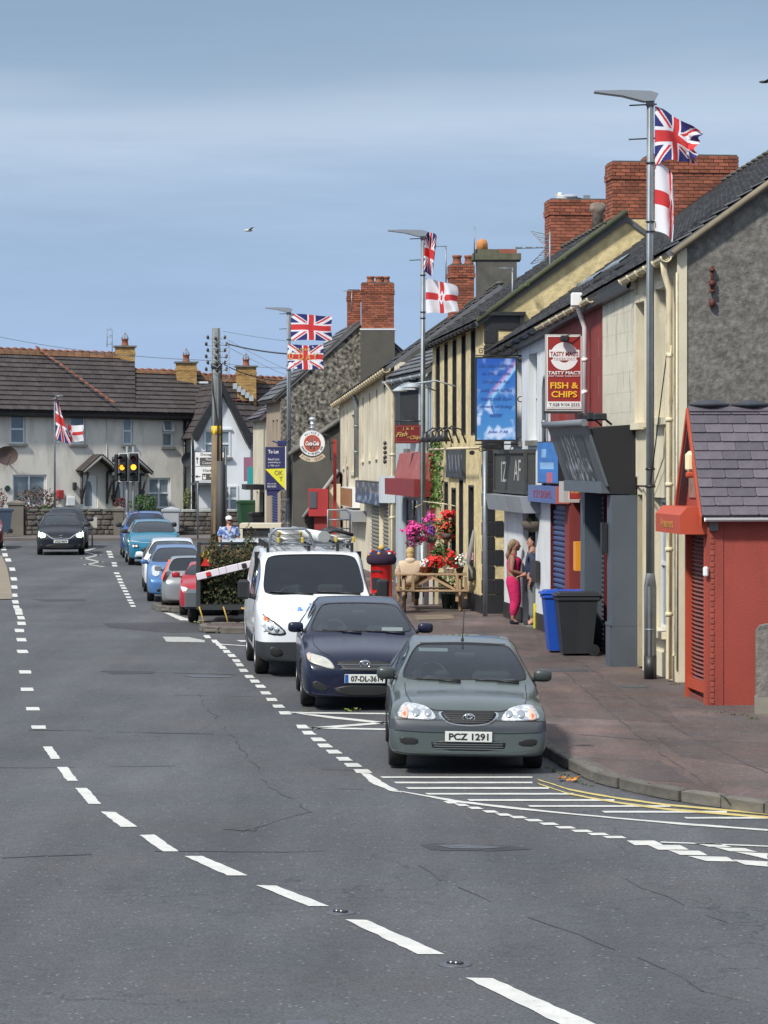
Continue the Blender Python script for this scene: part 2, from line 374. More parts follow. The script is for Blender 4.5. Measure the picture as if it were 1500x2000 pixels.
def chimney(parent, cx, cy, rz, wx, wy, z0, z1, bm_, mm, limit=250, band=(3,5), bl=.215, bh=.065, g=.012, topcap=None, pots=(), potm=None, poth=.35, name='chimney', potr=.13, cowl=False, crown=True):
    X = Vector((cos(rz), sin(rz), 0)); Y = Vector((-sin(rz), cos(rz), 0)); C = Vector((cx, cy, 0)); M0 = TRS(C, X, Y, Vector((0,0,1)))
    b = MB(); e = .012; b.box(-wx/2+e, wx/2-e, -wy/2+e, wy/2-e, z0, z1-.01, 0, M0)
    ch = b.build(name, mm, parent); items = []; rows = int((z1-z0)/(bh+g)); 
    for j in range(rows):
        z = z1-(j+.5)*(bh+g); pr = .028 if band[0] <= j < band[1] else (0 if (j >= band[1] or not crown) else .012)
        for ax, (A, B, wA, wB) in enumerate(((X,Y,wx,wy),(Y,X,wy,wx))):
            n = max(2, round(wA/(bl+g))); st = (wA+2*pr)/n
            for sgn in (-1,1):
                for i in range(n+(1 if j%2 else 0)):
                    lo = -wA/2-pr+(i-(.5 if j%2 else 0))*st; hi = min(lo+st, wA/2+pr); lo = max(lo, -wA/2-pr)
                    if hi-lo < .03: continue
                    c = C+A*((lo+hi)/2)+B*sgn*(wB/2+pr-.03+R.uniform(-.002,.003))+Vector((0,0,z))
                    items.append((c, A, B, Vector((0,0,1)), (hi-lo-g, .06, bh)))
    pieces('brick', items, bm_, ch, limit, .06, 'brickwork')
    t = MB(); h = .05
    if topcap: t.box(-wx/2-.09, wx/2+.09, -wy/2-.09, wy/2+.09, z1, z1+.07, 0, M0); t.build('cap', topcap, ch); h = .07
    else: t.box(-wx/2+.02, wx/2-.02, -wy/2+.02, wy/2-.02, z1-.01, z1+.03, 0, M0); t.build('flaunching', M_RENDERG, ch); h = .03
    for (dx, dy) in pots:
        q = MB(); r = potr; q.lathe([(r*1.15,0),(r*1.15,.04),(r,.07),(r*.9,poth-.08),(r*1.12,poth-.06),(r*1.12,poth),(r*.8,poth),(r*.78,.1)], 14, M=M0 @ Matrix.Translation((dx, dy, z1+h)))
        pt = q.build('pot', potm or M_POT, ch)
        if cowl:
            c = MB()
            for k in range(8):
                a = 2*pi*k/8; c.tube([(r*cos(a), r*sin(a), poth), (r*.9*cos(a), r*.9*sin(a), poth+.1), (0,0,poth+.3)], .012, 4, M=M0 @ Matrix.Translation((dx, dy, z1+h)))
            c.cyl((0,0,poth+.2),(0,0,poth+.34),.05,.01,8,M=M0 @ Matrix.Translation((dx, dy, z1+h))); c.build('cowl', M_STEEL, pt)
    return ch
def gutter(parent, p0, p1, out, m, r=.06, brackets=8, name='gutter'):
    p0, p1 = Vector(p0), Vector(p1); d = (p1-p0).normalized(); o = Vector(out).normalized(); b = MB(); n = 7; vs = []
    for p in (p0, p1):
        for rr in (r, r*.82):
            for i in range(n): a = pi*i/(n-1); vs.append(p + o*(-rr*cos(a)) + Vector((0,0,-rr*sin(a))))
    for i in range(n-1): b.add([vs[i],vs[i+1],vs[2*n+i+1],vs[2*n+i]],[(0,1,2,3)]); b.add([vs[n+i],vs[n+i+1],vs[3*n+i+1],vs[3*n+i]],[(0,1,2,3)])
    g = b.build(name, m, parent)
    if brackets:
        q = MB()
        for k in range(brackets+1):
            c = p0.lerp(p1, k/brackets); 
            q.tube([c+o*(-r*1.2*cos(a))+Vector((0,0,-r*1.2*sin(a))) for a in [pi*i/6 for i in range(7)]], .016, 4)
        q.build('bracket', m, g)
    return g
def pipe(parent, pts, r, m, clips=3, name='drainpipe', n=10):
    b = MB(); b.tube(pts, r, n); d = b.build(name, m, parent)
    zz = [p for p in pts]; lo = Vector(pts[-1]); hi = Vector(pts[-2]); q = MB()
    for k in range(1, clips+1):
        c = lo.lerp(hi, k/(clips+1)); q.cyl(c-Vector((0,0,.03)), c+Vector((0,0,.03)), r*1.25, n=n)
    if clips: q.build('collar', m, d)
    return d
def shutter(W, parent, u0, u1, z0, z1, o, m, pitch=.08, limit=300, guide=None, name='roller_shutter'):
    b = MB(); b.box(u0, u1, o-.05, o-.03, z0, z1, 0, W.M); sh = b.build(name, m, parent); n = int((z1-z0)/pitch); items = []
    for k in range(n):
        items.append((W.p((u0+u1)/2, z0+(k+.5)*pitch, o-.01), W.d, W.n*1.0, Vector((0,0,1)), (u1-u0-.02, .045, pitch*.82)))
    pieces('slat', items, m, sh, limit, .3)
    if guide:
        g = MB(); g.box(u0-.05, u0, o-.06, o+.03, z0, z1, 0, W.M); g.box(u1, u1+.05, o-.06, o+.03, z0, z1, 0, W.M); g.build('guide_rail', guide, sh)
    return sh
# ------------------------------------------------------------------ shared materials
M_PRINT = mat('printed_sheet', vcol='Col', rough=.45)
M_FLAG = mat('flag_cloth', vcol='Col', rough=.85)
M_WFRAME = mat('white_upvc', (.62,.64,.66), .35)
M_PANE = mat('window_pane', (.10,.13,.155), .06, spec=.8, col2=(.20,.25,.29), ns=1.3, namt=.3)
M_PANEC = mat('curtained_pane', (.27,.33,.37), .08, spec=.8, col2=(.12,.16,.18), ns=1.6, namt=.4)
M_SILL = mat('sill_concrete', (.20,.20,.18), .85, col2=(.11,.11,.10), ns=4)
M_RENDERG = mat('weathered_render', (.12,.115,.10), .95, col2=(.06,.06,.055), ns=3, bump=.4, bs=30)
M_POT = mat('terracotta_pot', (.33,.10,.045), .8, col2=(.18,.07,.045), ns=6)
M_STEEL = mat('galvanised_steel', (.30,.335,.36), .5, .55, col2=(.22,.245,.27), ns=5, dirt=.3)
M_BLACK = mat('black_paint', (.016,.017,.02), .45, col2=(.03,.031,.034), ns=6)
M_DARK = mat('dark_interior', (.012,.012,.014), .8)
M_BRICK = mat('red_chimney_brick', (.33,.10,.052), .9, col2=(.20,.07,.045), ns=2.0, rand=.38, bump=.3, bs=40, dirt=.55, dcol=(.10,.07,.05))
M_MORTAR = mat('chimney_mortar', (.15,.115,.09), .95)
M_YBRICK = mat('yellow_chimney_brick', (.45,.29,.11), .9, col2=(.34,.20,.075), ns=3, rand=.2, bump=.2)
M_YMORTAR = mat('pale_mortar', (.36,.27,.15), .95)
M_SLATE = mat('grey_roof_slate', (.135,.138,.15), .55, col2=(.08,.083,.09), ns=1.6, rand=.28, bump=.15, bs=25, dirt=.35, dcol=(.11,.11,.09))
M_SLATEP = mat('purple_grey_slate', (.125,.108,.130), .55, col2=(.088,.080,.098), ns=2.4, rand=.22, bump=.35, bs=14, dirt=.4, dcol=(.06,.055,.06))
M_TILE = mat('brown_concrete_tile', (.062,.051,.049), .85, col2=(.038,.032,.033), ns=1.2, rand=.22, bump=.2, dirt=.25, dcol=(.13,.11,.08), dsc=(1,1,1))
M_LICHEN = mat('lichened_ridge_tile', (.21,.09,.03), .95, col2=(.055,.045,.04), ns=1.3, rand=.25)
M_REDTILE = mat('red_ridge_tile', (.25,.085,.05), .9, col2=(.15,.06,.04), ns=1.4, rand=.25)
M_CREAM = mat('cream_painted_render', (.74,.68,.51), .85, col2=(.56,.50,.36), ns=.9, dirt=.5, dcol=(.22,.20,.15), dsc=(1.4,1.4,.22), bump=.12, bs=18, dth=.52)
M_PEEL = mat('peeling_white_render', (.66,.63,.51), .9, col2=(.55,.52,.42), ns=1.1, dirt=.85, dcol=(.13,.12,.09), dsc=(1.7,1.7,.5), bump=.3, bs=12, dth=.55)
M_WHITE = mat('white_painted_wall', (.70,.73,.75), .8, col2=(.58,.60,.61), ns=1.0, dirt=.35, dcol=(.2,.19,.17), dsc=(1.6,1.6,.3), bump=.08)
M_YELLOW = mat('pale_yellow_render', (.72,.60,.33), .9, col2=(.55,.45,.24), ns=5, namt=.3, dirt=.5, dcol=(.25,.20,.12), dsc=(1,1,.5), bump=1.0, bs=9)
M_CREAM3 = mat('stained_cream_wall', (.74,.69,.54), .88, col2=(.52,.46,.34), ns=.8, dirt=.6, dcol=(.17,.14,.10), dsc=(1.6,1.6,.16), bump=.1)
M_PALEBLUE = mat('pale_blue_wall', (.44,.50,.53), .85, col2=(.36,.41,.44), ns=1, dirt=.3)
M_ROUGH = mat('grey_roughcast', (.20,.19,.17), .97, col2=(.12,.116,.107), ns=5, namt=.4, bump=1.0, bs=14, dirt=.45, dcol=(.22,.20,.17), dsc=(1,1,.2), fine=.35, fs=11)
M_PEBBLE = mat('pebbledash', (.23,.215,.18), .97, col2=(.085,.08,.07), ns=8.0, namt=.25, fine=.95, fs=7.5, bump=1.0, bs=10, dirt=.2)
M_REDW = mat('red_painted_wall', (.37,.066,.046), .8, col2=(.29,.052,.038), ns=.8, bump=.25, bs=45, dirt=.6, dcol=(.17,.045,.035), dsc=(1.2,1.2,.3))
M_REDTRIM = mat('bright_red_trim', (.46,.068,.028), .55, dirt=.2)
M_REDSH = mat('faded_red_shutter', (.21,.065,.055), .6, dirt=.3, dcol=(.1,.04,.03))
M_MAROON = mat('maroon_paint', (.24,.022,.024), .6, col2=(.19,.02,.022), ns=2, dirt=.3)
M_GREYSH = mat('slate_grey_shopfront', (.085,.105,.13), .6, col2=(.07,.088,.11), ns=1.5, dirt=.35, dcol=(.04,.045,.05))
M_CREAMPIPE = mat('cream_iron_pipe', (.66,.58,.40), .6, dirt=.55, dcol=(.16,.08,.04), dsc=(6,6,1.5))
M_TIMBER = mat('weathered_timber', (.40,.275,.155), .8, col2=(.27,.185,.11), ns=5, rand=.15, bump=.2, dirt=.3)
M_WHITEP = mat('white_gloss', (.78,.78,.77), .35)
# ------------------------------------------------------------------ ground
def asphalt(name, base, warm=(1,1,1), patchy=.5, speck=.5, crack=True):
    m = bpy.data.materials.new(name); m.use_nodes = True; t = m.node_tree; b = t.nodes['Principled BSDF']; L = t.links.new
    tc = t.nodes.new('ShaderNodeTexCoord'); b.inputs['Roughness'].default_value = .82; b.inputs['Specular IOR Level'].default_value = .35
    def noi(sc, det=5, ro=.6, scl=None, dist=0):
        n = t.nodes.new('ShaderNodeTexNoise'); n.inputs['Scale'].default_value = sc; n.inputs['Detail'].default_value = det; n.inputs['Roughness'].default_value = ro; n.inputs['Distortion'].default_value = dist
        if scl:
            mpn = t.nodes.new('ShaderNodeMapping'); mpn.inputs['Scale'].default_value = scl; L(tc.outputs['Object'], mpn.inputs[0]); L(mpn.outputs[0], n.inputs['Vector'])
        else: L(tc.outputs['Object'], n.inputs['Vector'])
        return n.outputs['Fac']
    def rng(o, a, b_, c, d):
        n = t.nodes.new('ShaderNodeMapRange'); L(o, n.inputs[0])
        for i, v in zip((1,2,3,4), (a,b_,c,d)): n.inputs[i].default_value = v
        return n.outputs[0]
    def math_(op, a, b_):
        n = t.nodes.new('ShaderNodeMath'); n.operation = op
        for i, x in enumerate((a, b_)):
            if isinstance(x, (int, float)): n.inputs[i].default_value = x
            else: L(x, n.inputs[i])
        return n.outputs[0]
    f = math_('MULTIPLY', rng(noi(.22, 5, .6), .3, .7, 1-patchy*.35, 1+patchy*.3), rng(noi(1.6, 5, .65, (1,.25,1)), .3, .7, 1-patchy*.22, 1+patchy*.2))
    f = math_('MULTIPLY', f, rng(noi(38, 3, .7), .25, .75, 1-speck, 1+speck))
    f = math_('MULTIPLY', f, rng(noi(8, 4, .8), .3, .7, .84, 1.16))
    f = math_('MULTIPLY', f, rng(noi(.85, 3, .5, (1,.06,1)), .35, .65, .88, 1.12))
    vo = t.nodes.new('ShaderNodeTexVoronoi'); vo.inputs['Scale'].default_value = 24; L(tc.outputs['Object'], vo.inputs['Vector'])
    wn = t.nodes.new('ShaderNodeTexWhiteNoise'); L(vo.outputs['Color'], wn.inputs['Vector'])
    st = math_('MULTIPLY', math_('GREATER_THAN', wn.outputs['Value'], .945), math_('LESS_THAN', vo.outputs['Distance'], .30))
    f = math_('ADD', f, math_('MULTIPLY', st, 1.3))
    if crack:
        v2 = t.nodes.new('ShaderNodeTexVoronoi'); v2.feature = 'DISTANCE_TO_EDGE'; v2.inputs['Scale'].default_value = .11
        nn = t.nodes.new('ShaderNodeTexNoise'); nn.inputs['Scale'].default_value = .7; nn.inputs['Detail'].default_value = 5; L(tc.outputs['Object'], nn.inputs['Vector'])
        mv = t.nodes.new('ShaderNodeMix'); mv.data_type = 'VECTOR'; mv.inputs[0].default_value = .55
        L(tc.outputs['Object'], mv.inputs[4]); 
        sc = t.nodes.new('ShaderNodeVectorMath'); sc.operation = 'SCALE'; sc.inputs['Scale'].default_value = 9; L(nn.outputs['Color'], sc.inputs[0]); 
        ad = t.nodes.new('ShaderNodeVectorMath'); ad.operation = 'ADD'; L(tc.outputs['Object'], ad.inputs[0]); L(sc.outputs[0], ad.inputs[1]); L(ad.outputs[0], v2.inputs['Vector'])
        ck = rng(v2.outputs['Distance'], .001, .006, 0, 1)
        gate = rng(noi(.18, 3, .5), .44, .56, 0, 1)
        ck = math_('MAXIMUM', ck, gate); f = math_('MULTIPLY', f, rng(ck, 0, 1, .62, 1))
    mix = t.nodes.new('ShaderNodeMix'); mix.data_type = 'RGBA'; mix.blend_type = 'MIX'; L(rng(noi(.5, 4), .35, .65, 0, 1), mix.inputs[0])
    mix.inputs[6].default_value = (*base, 1); mix.inputs[7].default_value = (base[0]*warm[0], base[1]*warm[1], base[2]*warm[2], 1)
    sc2 = t.nodes.new('ShaderNodeVectorMath'); sc2.operation = 'SCALE'; L(mix.outputs[2], sc2.inputs[0]); L(f, sc2.inputs['Scale']); L(sc2.outputs[0], b.inputs['Base Color'])
    bn = t.nodes.new('ShaderNodeBump'); bn.inputs['Strength'].default_value = .5; bn.inputs['Distance'].default_value = .012; L(noi(55, 3, .7), bn.inputs['Height']); L(bn.outputs[0], b.inputs['Normal'])
    return m
M_ASPH = asphalt('road_asphalt', (.080,.085,.094), (1.08,1.02,.97))
M_ASPH2 = asphalt('dark_asphalt_patch', (.052,.056,.062), (1.1,1,.98), crack=False)
M_PAVE = asphalt('red_brown_pavement_tarmac', (.135,.094,.083), (.70,.88,.98), 1.2, .34)
M_PAVED = asphalt('grey_brown_patch', (.088,.074,.070), (1.15,.95,.9), 1.0, .3, crack=False)
M_KERB = mat('kerb_concrete', (.17,.158,.132), .9, col2=(.09,.086,.075), ns=2.5, rand=.18, bump=.4, bs=30, dirt=.5)
M_LINE = mat('white_road_paint', (.66,.66,.62), .6, col2=(.50,.50,.47), ns=4, dirt=.6, dcol=(.22,.22,.22), dsc=(9,5,1), dth=.56)
M_LINEW = mat('worn_road_paint', (.45,.45,.42), .7, dirt=.9, dcol=(.10,.11,.12), dsc=(10,4,1), dth=.45)
M_YLINE = mat('yellow_road_paint', (.62,.50,.16), .65, col2=(.48,.39,.15), ns=4, dirt=.5, dcol=(.17,.15,.10), dsc=(9,5,1), dth=.55)
def sheet(name, pts, z, m, parent=None, kind=None, sub=0):
    me = bpy.data.meshes.new(name); bm = bmesh.new(); vs = [bm.verts.new((p[0], p[1], z)) for p in pts]; bm.faces.new(vs)
    bmesh.ops.recalc_face_normals(bm, faces=bm.faces[:]); 
    if bm.faces[0].normal.z < 0: bmesh.ops.reverse_faces(bm, faces=bm.faces[:])
    bmesh.ops.triangulate(bm, faces=bm.faces[:]); bm.to_mesh(me); bm.free(); return obj(name, me, parent, m, kind)
M_GRASS = mat('rough_ground', (.06,.07,.035), .95, col2=(.09,.08,.05), ns=.2)
sheet('ground', [(-1500,-60),(1500,-60),(1500,2600),(-1500,2600)], -.03, M_GRASS, kind='structure')
b = MB(); b.box(-60, 60, -30, 129, -.02, 0.0); road = b.build('road', M_ASPH, kind='structure')
# kerb line of the shop-side pavement
KL = [G(1900,1640), G(1700,1612), G(1500,1590), G(1350,1568), G(1250,1549), G(1170,1528), G(1110,1500), G(1072,1474)]
KL = [Vector((p.x, p.y)) for p in KL]
KL += [Vector((x, y)) for x, y in ((1.72,36),(1.25,40),(.55,45),(-.25,50),(-1.15,55),(-1.45,56.2),(-3.55,56.3),(-3.75,57.7),(-1.9,58.2),(-2.4,63.2),(-5.0,64.0),(-5.4,65.8),(-3.6,66.6),(-4.6,75),(-5.6,84),(-6.7,93),(-7.7,103),(-8.0,109),(-6.8,112.5),(-3,114.2),(14,114.8))]
b = MB(); PZ = .12
poly = [(p.x, p.y) for p in KL] + [(60,114.9),(60,20),(30,18)]
bmx = bmesh.new(); top = [bmx.verts.new((x,y,PZ)) for x,y in poly]; bot = [bmx.verts.new((x,y,.004)) for x,y in poly]
bmx.faces.new(top); n_ = len(poly)
for i in range(n_): bmx.faces.new((top[i], top[(i+1)%n_], bot[(i+1)%n_], bot[i]))
bmesh.ops.recalc_face_normals(bmx, faces=bmx.faces[:]); bmesh.ops.triangulate(bmx, faces=bmx.faces[:]); me = bpy.data.meshes.new('pavement'); bmx.to_mesh(me); bmx.free()
pavement = obj('pavement', me, None, M_PAVE, 'structure')
def resample(pts, step):
    out = [pts[0]]; acc = 0
    for i in range(len(pts)-1):
        a, c = pts[i], pts[i+1]; L_ = (c-a).length; d = step-acc
        while d <= L_: out.append(a.lerp(c, d/L_)); d += step
        acc = (acc+L_) % step if True else 0
        acc = L_-(d-step)
    return out
b = MB(); b.tube([(p.x, p.y, .045) for p in KL], .04, 4); kerb = b.build('kerb', M_KERB, kind='structure')
items = []; ks = resample(KL, .62)
for a, c in zip(ks[:-1], ks[1:]):
    X = (c-a); L_ = X.length; X = Vector((X.x/L_, X.y/L_, 0)); Y = Vector((-X.y, X.x, 0)); mid = (a+c)/2
    items.append((Vector((mid.x, mid.y, .063+R.uniform(-.006,.006)))+Y*-.0+Y*R.uniform(-.012,.012), X, Y, Vector((0,0,1)), (L_-.02, .15, .135)))
pieces('kerb_stone', items, M_KERB, kerb, 300, .12)
# far side pavement and the junction
b = MB(); b.box(-60,60,119.5,129,.002,.11); b.build('pavement_far', mat('far_pavement', (.105,.092,.085), .9, col2=(.14,.12,.11), ns=.8), kind='structure')
LP_ = [G(-60,1173), G(24,1171), G(22,1150), G(14,1110), G(4,1087), G(-10,1082)]
sheet('pavement_left', [(p.x-.0, p.y) for p in LP_]+[(-40,105),(-40,60)], .02, mat('buff_surface', (.26,.215,.15), .9, col2=(.19,.165,.13), ns=1.2, fine=.2), kind='structure')
# painted marks
def quadmark(b, a, c, w, z=.006, hv=None):
    a = Vector((a[0],a[1])); c = Vector((c[0],c[1])); d = (c-a).normalized() if hv is None else hv; n = Vector((-d.y, d.x))*w/2
    b.add([(*(a-n), z), (*(a+n), z), (*(c+n), z), (*(c-n), z)], [(0,1,2,3)])
def pxmark(name, quads, m, z=.006, parent=None):
    for q in quads:
        ps = [G(x, y) for x, y in q]
        # slightly ragged edge so that the paint reads as laid thermoplastic
        out = []
        for i in range(len(ps)):
            a, c = ps[i], ps[(i+1)%len(ps)]; k = max(1, int((c-a).length/.12)); nn = Vector((-(c-a).y, (c-a).x, 0)).normalized() if (c-a).length > 1e-6 else Vector((0,0,0))
            for j in range(k): out.append(a.lerp(c, j/k)+nn*(R.uniform(-.008,.008) if j else 0))
        sheet(name, [(p.x, p.y) for p in out], z, m, parent or road)
# centre line dashes (outline in photo pixels on the road plane)
cdash = [[(84,1459),(102,1459),(118,1483),(100,1483)], [(111,1499),(132,1499),(153,1526),(131,1526)], [(146,1540),(170,1540),(198,1571),(173,1571)],
 [(197,1586),(226,1587),(268,1616),(236,1616)], [(272,1632),(301,1631),(349,1664),(319,1664)], [(360,1673),(396,1673),(484,1711),(444,1711)],
 [(500,1730),(540,1731),(643,1771),(603,1771)], [(674,1797),(716,1798),(868,1865),(816,1865)], [(909,1911),(962,1912),(1168,2004),(1098,2004)], [(1240,2040),(1300,2040),(1500,2120),(1430,2120)]]
pxmark('centre_dash', cdash, M_LINE)
small = [(2,1062,11),(7,1072,12),(10,1084,12),(16,1094,13),(24,1112,13),(27,1131,14),(28,1147,14),(28,1163,14),(30,1176,14),(32,1186,14),(36,1192,16),(37,1198,16),(41,1207,16),(42,1218,18),(38,1232,20),(42,1250,21),(44,1273,23),(49,1313,25),(53,1347,27),(64,1385,28),(76,1421,30)]
pxmark('centre_dash', [[(x-w/2,y-3.2),(x+w/2-2,y-3.2),(x+w/2,y+3.2),(x-w/2+2,y+3.2)] for x,y,w in small], M_LINE)
# parking bay line, near and far
bay = [(214,1078),(216,1083),(218,1088),(224,1100),(225,1105),(229,1120),(232,1126),(235,1132),(237,1138),(240,1144),(243,1149),(246,1155),(249,1161),(252,1167),(255,1173),(258,1178),(261,1184)]
pxmark('bay_dash', [[(x-7,y-1.6),(x+3,y-1.6),(x+5,y+1.6),(x-5,y+1.6)] for x,y in bay], M_LINE)
bay2 = [(404,1244,14),(419,1253,14),(426,1259,13),(434,1265,15),(442,1273,16),(452,1281,16),(461,1291,16),(467,1299,17),(475,1310,18),(486,1322,19),(497,1331,19),(508,1341,20),(518,1354,21),(530,1367,22),(543,1380,23),(556,1393,24)]
pxmark('bay_dash', [[(x-w/2,y-3),(x+w/2-3,y-3),(x+w/2+2,y+3),(x-w/2+4,y+3)] for x,y,w in bay2], M_LINE)
bay3 = [(590,1420,26),(602,1432,26),(620,1445,27),(633,1457,28),(651,1469,29),(671,1483,30),(688,1495,32),(707,1507,34)]
pxmark('bay_dash', [[(x-w/2,y-3.6),(x+w/2-6,y-3.6),(x+w/2+4,y+3.6),(x-w/2+6,y+3.6)] for x,y,w in bay3], M_LINE)
pxmark('bay_line', [[(704,1511),(722,1512),(750,1530),(785,1549),(762,1546),(725,1530)], [(766,1544),(790,1547),(905,1566),(1000,1577),(1120,1590),(1250,1602),(1340,1609),(1500,1621),(1500,1624),(1330,1612),(1180,1598),(1000,1581),(890,1568)],
 [(548,1391),(760,1393.5),(760,1396),(560,1394)], [(560,1392),(612,1396),(760,1412),(760,1416),(640,1403)], [(600,1422),(760,1410),(760,1413.5),(615,1425)], [(600,1421),(760,1424),(760,1427),(606,1424)],
 [(320,1197),(335,1198),(372,1211),(480,1215.5),(480,1218),(352,1212)],[(430,1258),(490,1262),(490,1263.2),(432,1259.5)],[(462,1251),(482,1251),(482,1254),(470,1254)]], M_LINE, .007)
hat = [(742,1040,1517.5,1520.5),(768,1040,1528,1531),(792,1072,1538.5,1542),(830,1120,1550,1553),(912,1200,1562,1565.5),(1030,1310,1574,1577),(1175,1420,1585,1588.5),(1335,1500,1597,1600)]
pxmark('hatch_line', [[(x0,y0),(x1,y0),(x1,y1),(x0+6,y1)] for x0,x1,y0,y1 in hat], M_LINE, .0065)
side = [(880,1568,36),(902,1573,36),(928,1579,38),(958,1586,40),(984,1592,40),(1012,1597,42),(1042,1603,44),(1072,1610,46),(1104,1617,48),(1136,1624,50),(1168,1630,50),(1200,1636,54)]
pxmark('edge_dash', [[(x-w/2+3,y-2.2),(x+w/2-13,y-2.2),(x+w/2-2,y+2.3),(x-w/2+13,y+2.3)] for x,y,w in side], M_LINE, .0062)
pxmark('give_way_mark', [[(1224,1643),(1278,1643),(1296,1652),(1240,1652)],[(1266,1652),(1328,1652),(1346,1661),(1286,1661)],[(1306,1662),(1365,1663),(1382,1672),(1328,1671)],[(1344,1673),(1420,1675),(1440,1684),(1380,1683)],[(1428,1680),(1500,1684),(1500,1694),(1455,1690)],
 [(1355,1648),(1404,1649),(1430,1656),(1385,1655)],[(1396,1656),(1455,1658),(1480,1665),(1425,1664)],[(1436,1665),(1500,1668),(1500,1680),(1480,1675)],[(1290,1645),(1500,1653),(1500,1655),(1290,1647)]], M_LINE, .0068)
pxmark('speed_mark', [[(318,1244),(366,1244.5),(400,1251),(400,1255),(325,1254)]], M_LINEW)
zz = [(186,1070),(160,1077),(194,1084),(161,1090),(198,1097),(166,1102),(203,1106)]
for a, c in zip(zz[:-1], zz[1:]): pxmark('zigzag_mark', [[(a[0]-4,a[1]),(a[0]+6,a[1]),(c[0]+5,c[1]+1.5),(c[0]-5,c[1]+1.5)]], M_LINEW)
pxmark('junction_dash', [[(x,1051),(x+6,1051),(x+5,1053),(x-1,1053)] for x in range(12,76,9)], M_LINE)
yl = lambda o: [(1048,1522+o*.9),(1075,1530+o),(1105,1540+o),(1150,1549+o),(1210,1559+o),(1300,1571+o),(1400,1580+o*.9),(1500,1589+o*.8)]
for o in (0, 8.5):
    q = yl(o); pxmark('yellow_line', [[(a[0],a[1]),(c[0],c[1]),(c[0]+7,c[1]+4.4),(a[0]+7,a[1]+4.4)] for a, c in zip(q[:-1], q[1:])], M_YLINE, .007)
# repairs, seams and covers in the road
M_SEAM = mat('bitumen_seam', (.056,.058,.062), .85)
def seam(pts, w, wig=.05, zz_s=0):
    w *= .7; ps = [G(*p, zz_s) for p in pts]; b = MB(); out = []
    for a, c in zip(ps[:-1], ps[1:]):
        k = max(2, int((c-a).length/.35))
        for j in range(k): out.append(a.lerp(c, j/k)+Vector((R.uniform(-wig,wig), R.uniform(-wig,wig), 0)))
    out.append(ps[-1])
    for a, c in zip(out[:-1], out[1:]):
        if R.random() < .2: continue
        n = Vector((-(c-a).y, (c-a).x, 0)).normalized()*w/2*R.uniform(.1,1.1); b.add([a-n+Vector((0,0,.0045)), a+n+Vector((0,0,.0045)), c+n+Vector((0,0,.0045)), c-n+Vector((0,0,.0045))], [(0,1,2,3)])
    b.build('road_seam', M_SEAM, road if zz_s < .05 else pavement)
seam([(815,1690),(900,1735),(1000,1775),(1090,1812),(1170,1838),(1240,1870),(1330,1915),(1500,1978)], .035)
seam([(1180,1702),(1260,1735),(1340,1770),(1420,1802)], .02)
seam([(0,1676),(180,1668),(300,1662),(560,1665),(700,1660),(1010,1662)], .12, .02)
seam([(370,1340),(400,1376),(455,1440),(500,1500),(540,1545),(605,1585)], .03); seam([(600,1585),(520,1612),(470,1625)], .03)
seam([(0,1425),(180,1428),(280,1431),(480,1436)], .16, .03); seam([(340,1358),(560,1362)], .08, .03); seam([(200,1312),(300,1313),(460,1318)], .2, .05)
seam([(430,1620),(500,1622)], .2, .05); seam([(0,1500),(420,1496),(700,1505)], .05, .05); seam([(600,1540),(710,1542)], .06, .04)
for q in ([(200,1218),(340,1215),(480,1222),(480,1234),(330,1236),(215,1226)], [(60,1170),(165,1170),(170,1174),(90,1175)], [(200,1310),(300,1311),(300,1316),(220,1317)]):
    pxmark('tarmac_patch', [q], M_ASPH2, .0035)
for s_ in ([(1090,1300),(1180,1380),(1300,1480),(1420,1560)],[(1130,1290),(1240,1370),(1350,1440),(1500,1510)],[(1060,1365),(1500,1392)],[(1080,1430),(1290,1448),(1500,1450)],[(1040,1250),(1180,1320)]): seam(s_, .03, .03, PZ)
for q_ in ([(1062,1368),(1300,1378),(1330,1412),(1080,1400)],[(1280,1440),(1500,1452),(1500,1500),(1330,1478)],[(1040,1225),(1130,1232),(1150,1262),(1050,1256)],[(1150,1480),(1290,1486),(1360,1530),(1230,1522)]):
    sheet('tarmac_patch', [(p.x,p.y) for p in (G(x,y,PZ) for x,y in q_)], PZ+.002, M_PAVED, pavement)
M_IRON = mat('worn_iron', (.15,.155,.17), .45, .5, col2=(.09,.09,.1), ns=10)
pxmark('access_cover', [[(850,1652),(905,1650),(990,1656),(940,1659),(880,1658)]], M_IRON, .007)
pxmark('tarmac_patch', [[(820,1650),(860,1647),(1000,1653),(1040,1659),(960,1663),(840,1660)]], M_ASPH2, .0034)
pxmark('access_cover', [[(355,1319),(380,1319.5),(455,1321),(450,1323.5),(380,1323)]], M_IRON, .006)
pxmark('access_cover', [[(560,1994),(640,1994),(645,2004),(556,2004)]], M_IRON, .007)
def cats_eye(px, py):
    g = G(px, py); t = thing('road_stud', 'iron cat\'s eye stud set in the road %s' % ('between the two long dashes in the foreground' if px > 800 else 'after the second foreground dash'), 'road stud', g, radians(-30))
    M = Matrix.Translation(g) @ Matrix.Rotation(radians(-30), 4, 'Z'); a = MB()
    a.lathe([(.12,0.0),(.115,.006),(.09,.009)], 20, M=M @ Matrix.Scale(1.0,4,(1,0,0))); a.build('housing', M_IRON, t)
    c = MB(); c.bbox((0,0,.016),(.12,.05,.018),.01,M=M); c.build('rubber_insert', M_BLACK, t)
    e = MB()
    for s in (-.02,.02): e.ell((s,-.026,.02),(.008,.005,.007),8,5,M=M)
    e.build('reflector', M_WHITEP, t)
cats_eye(665,1783); cats_eye(889,1884)
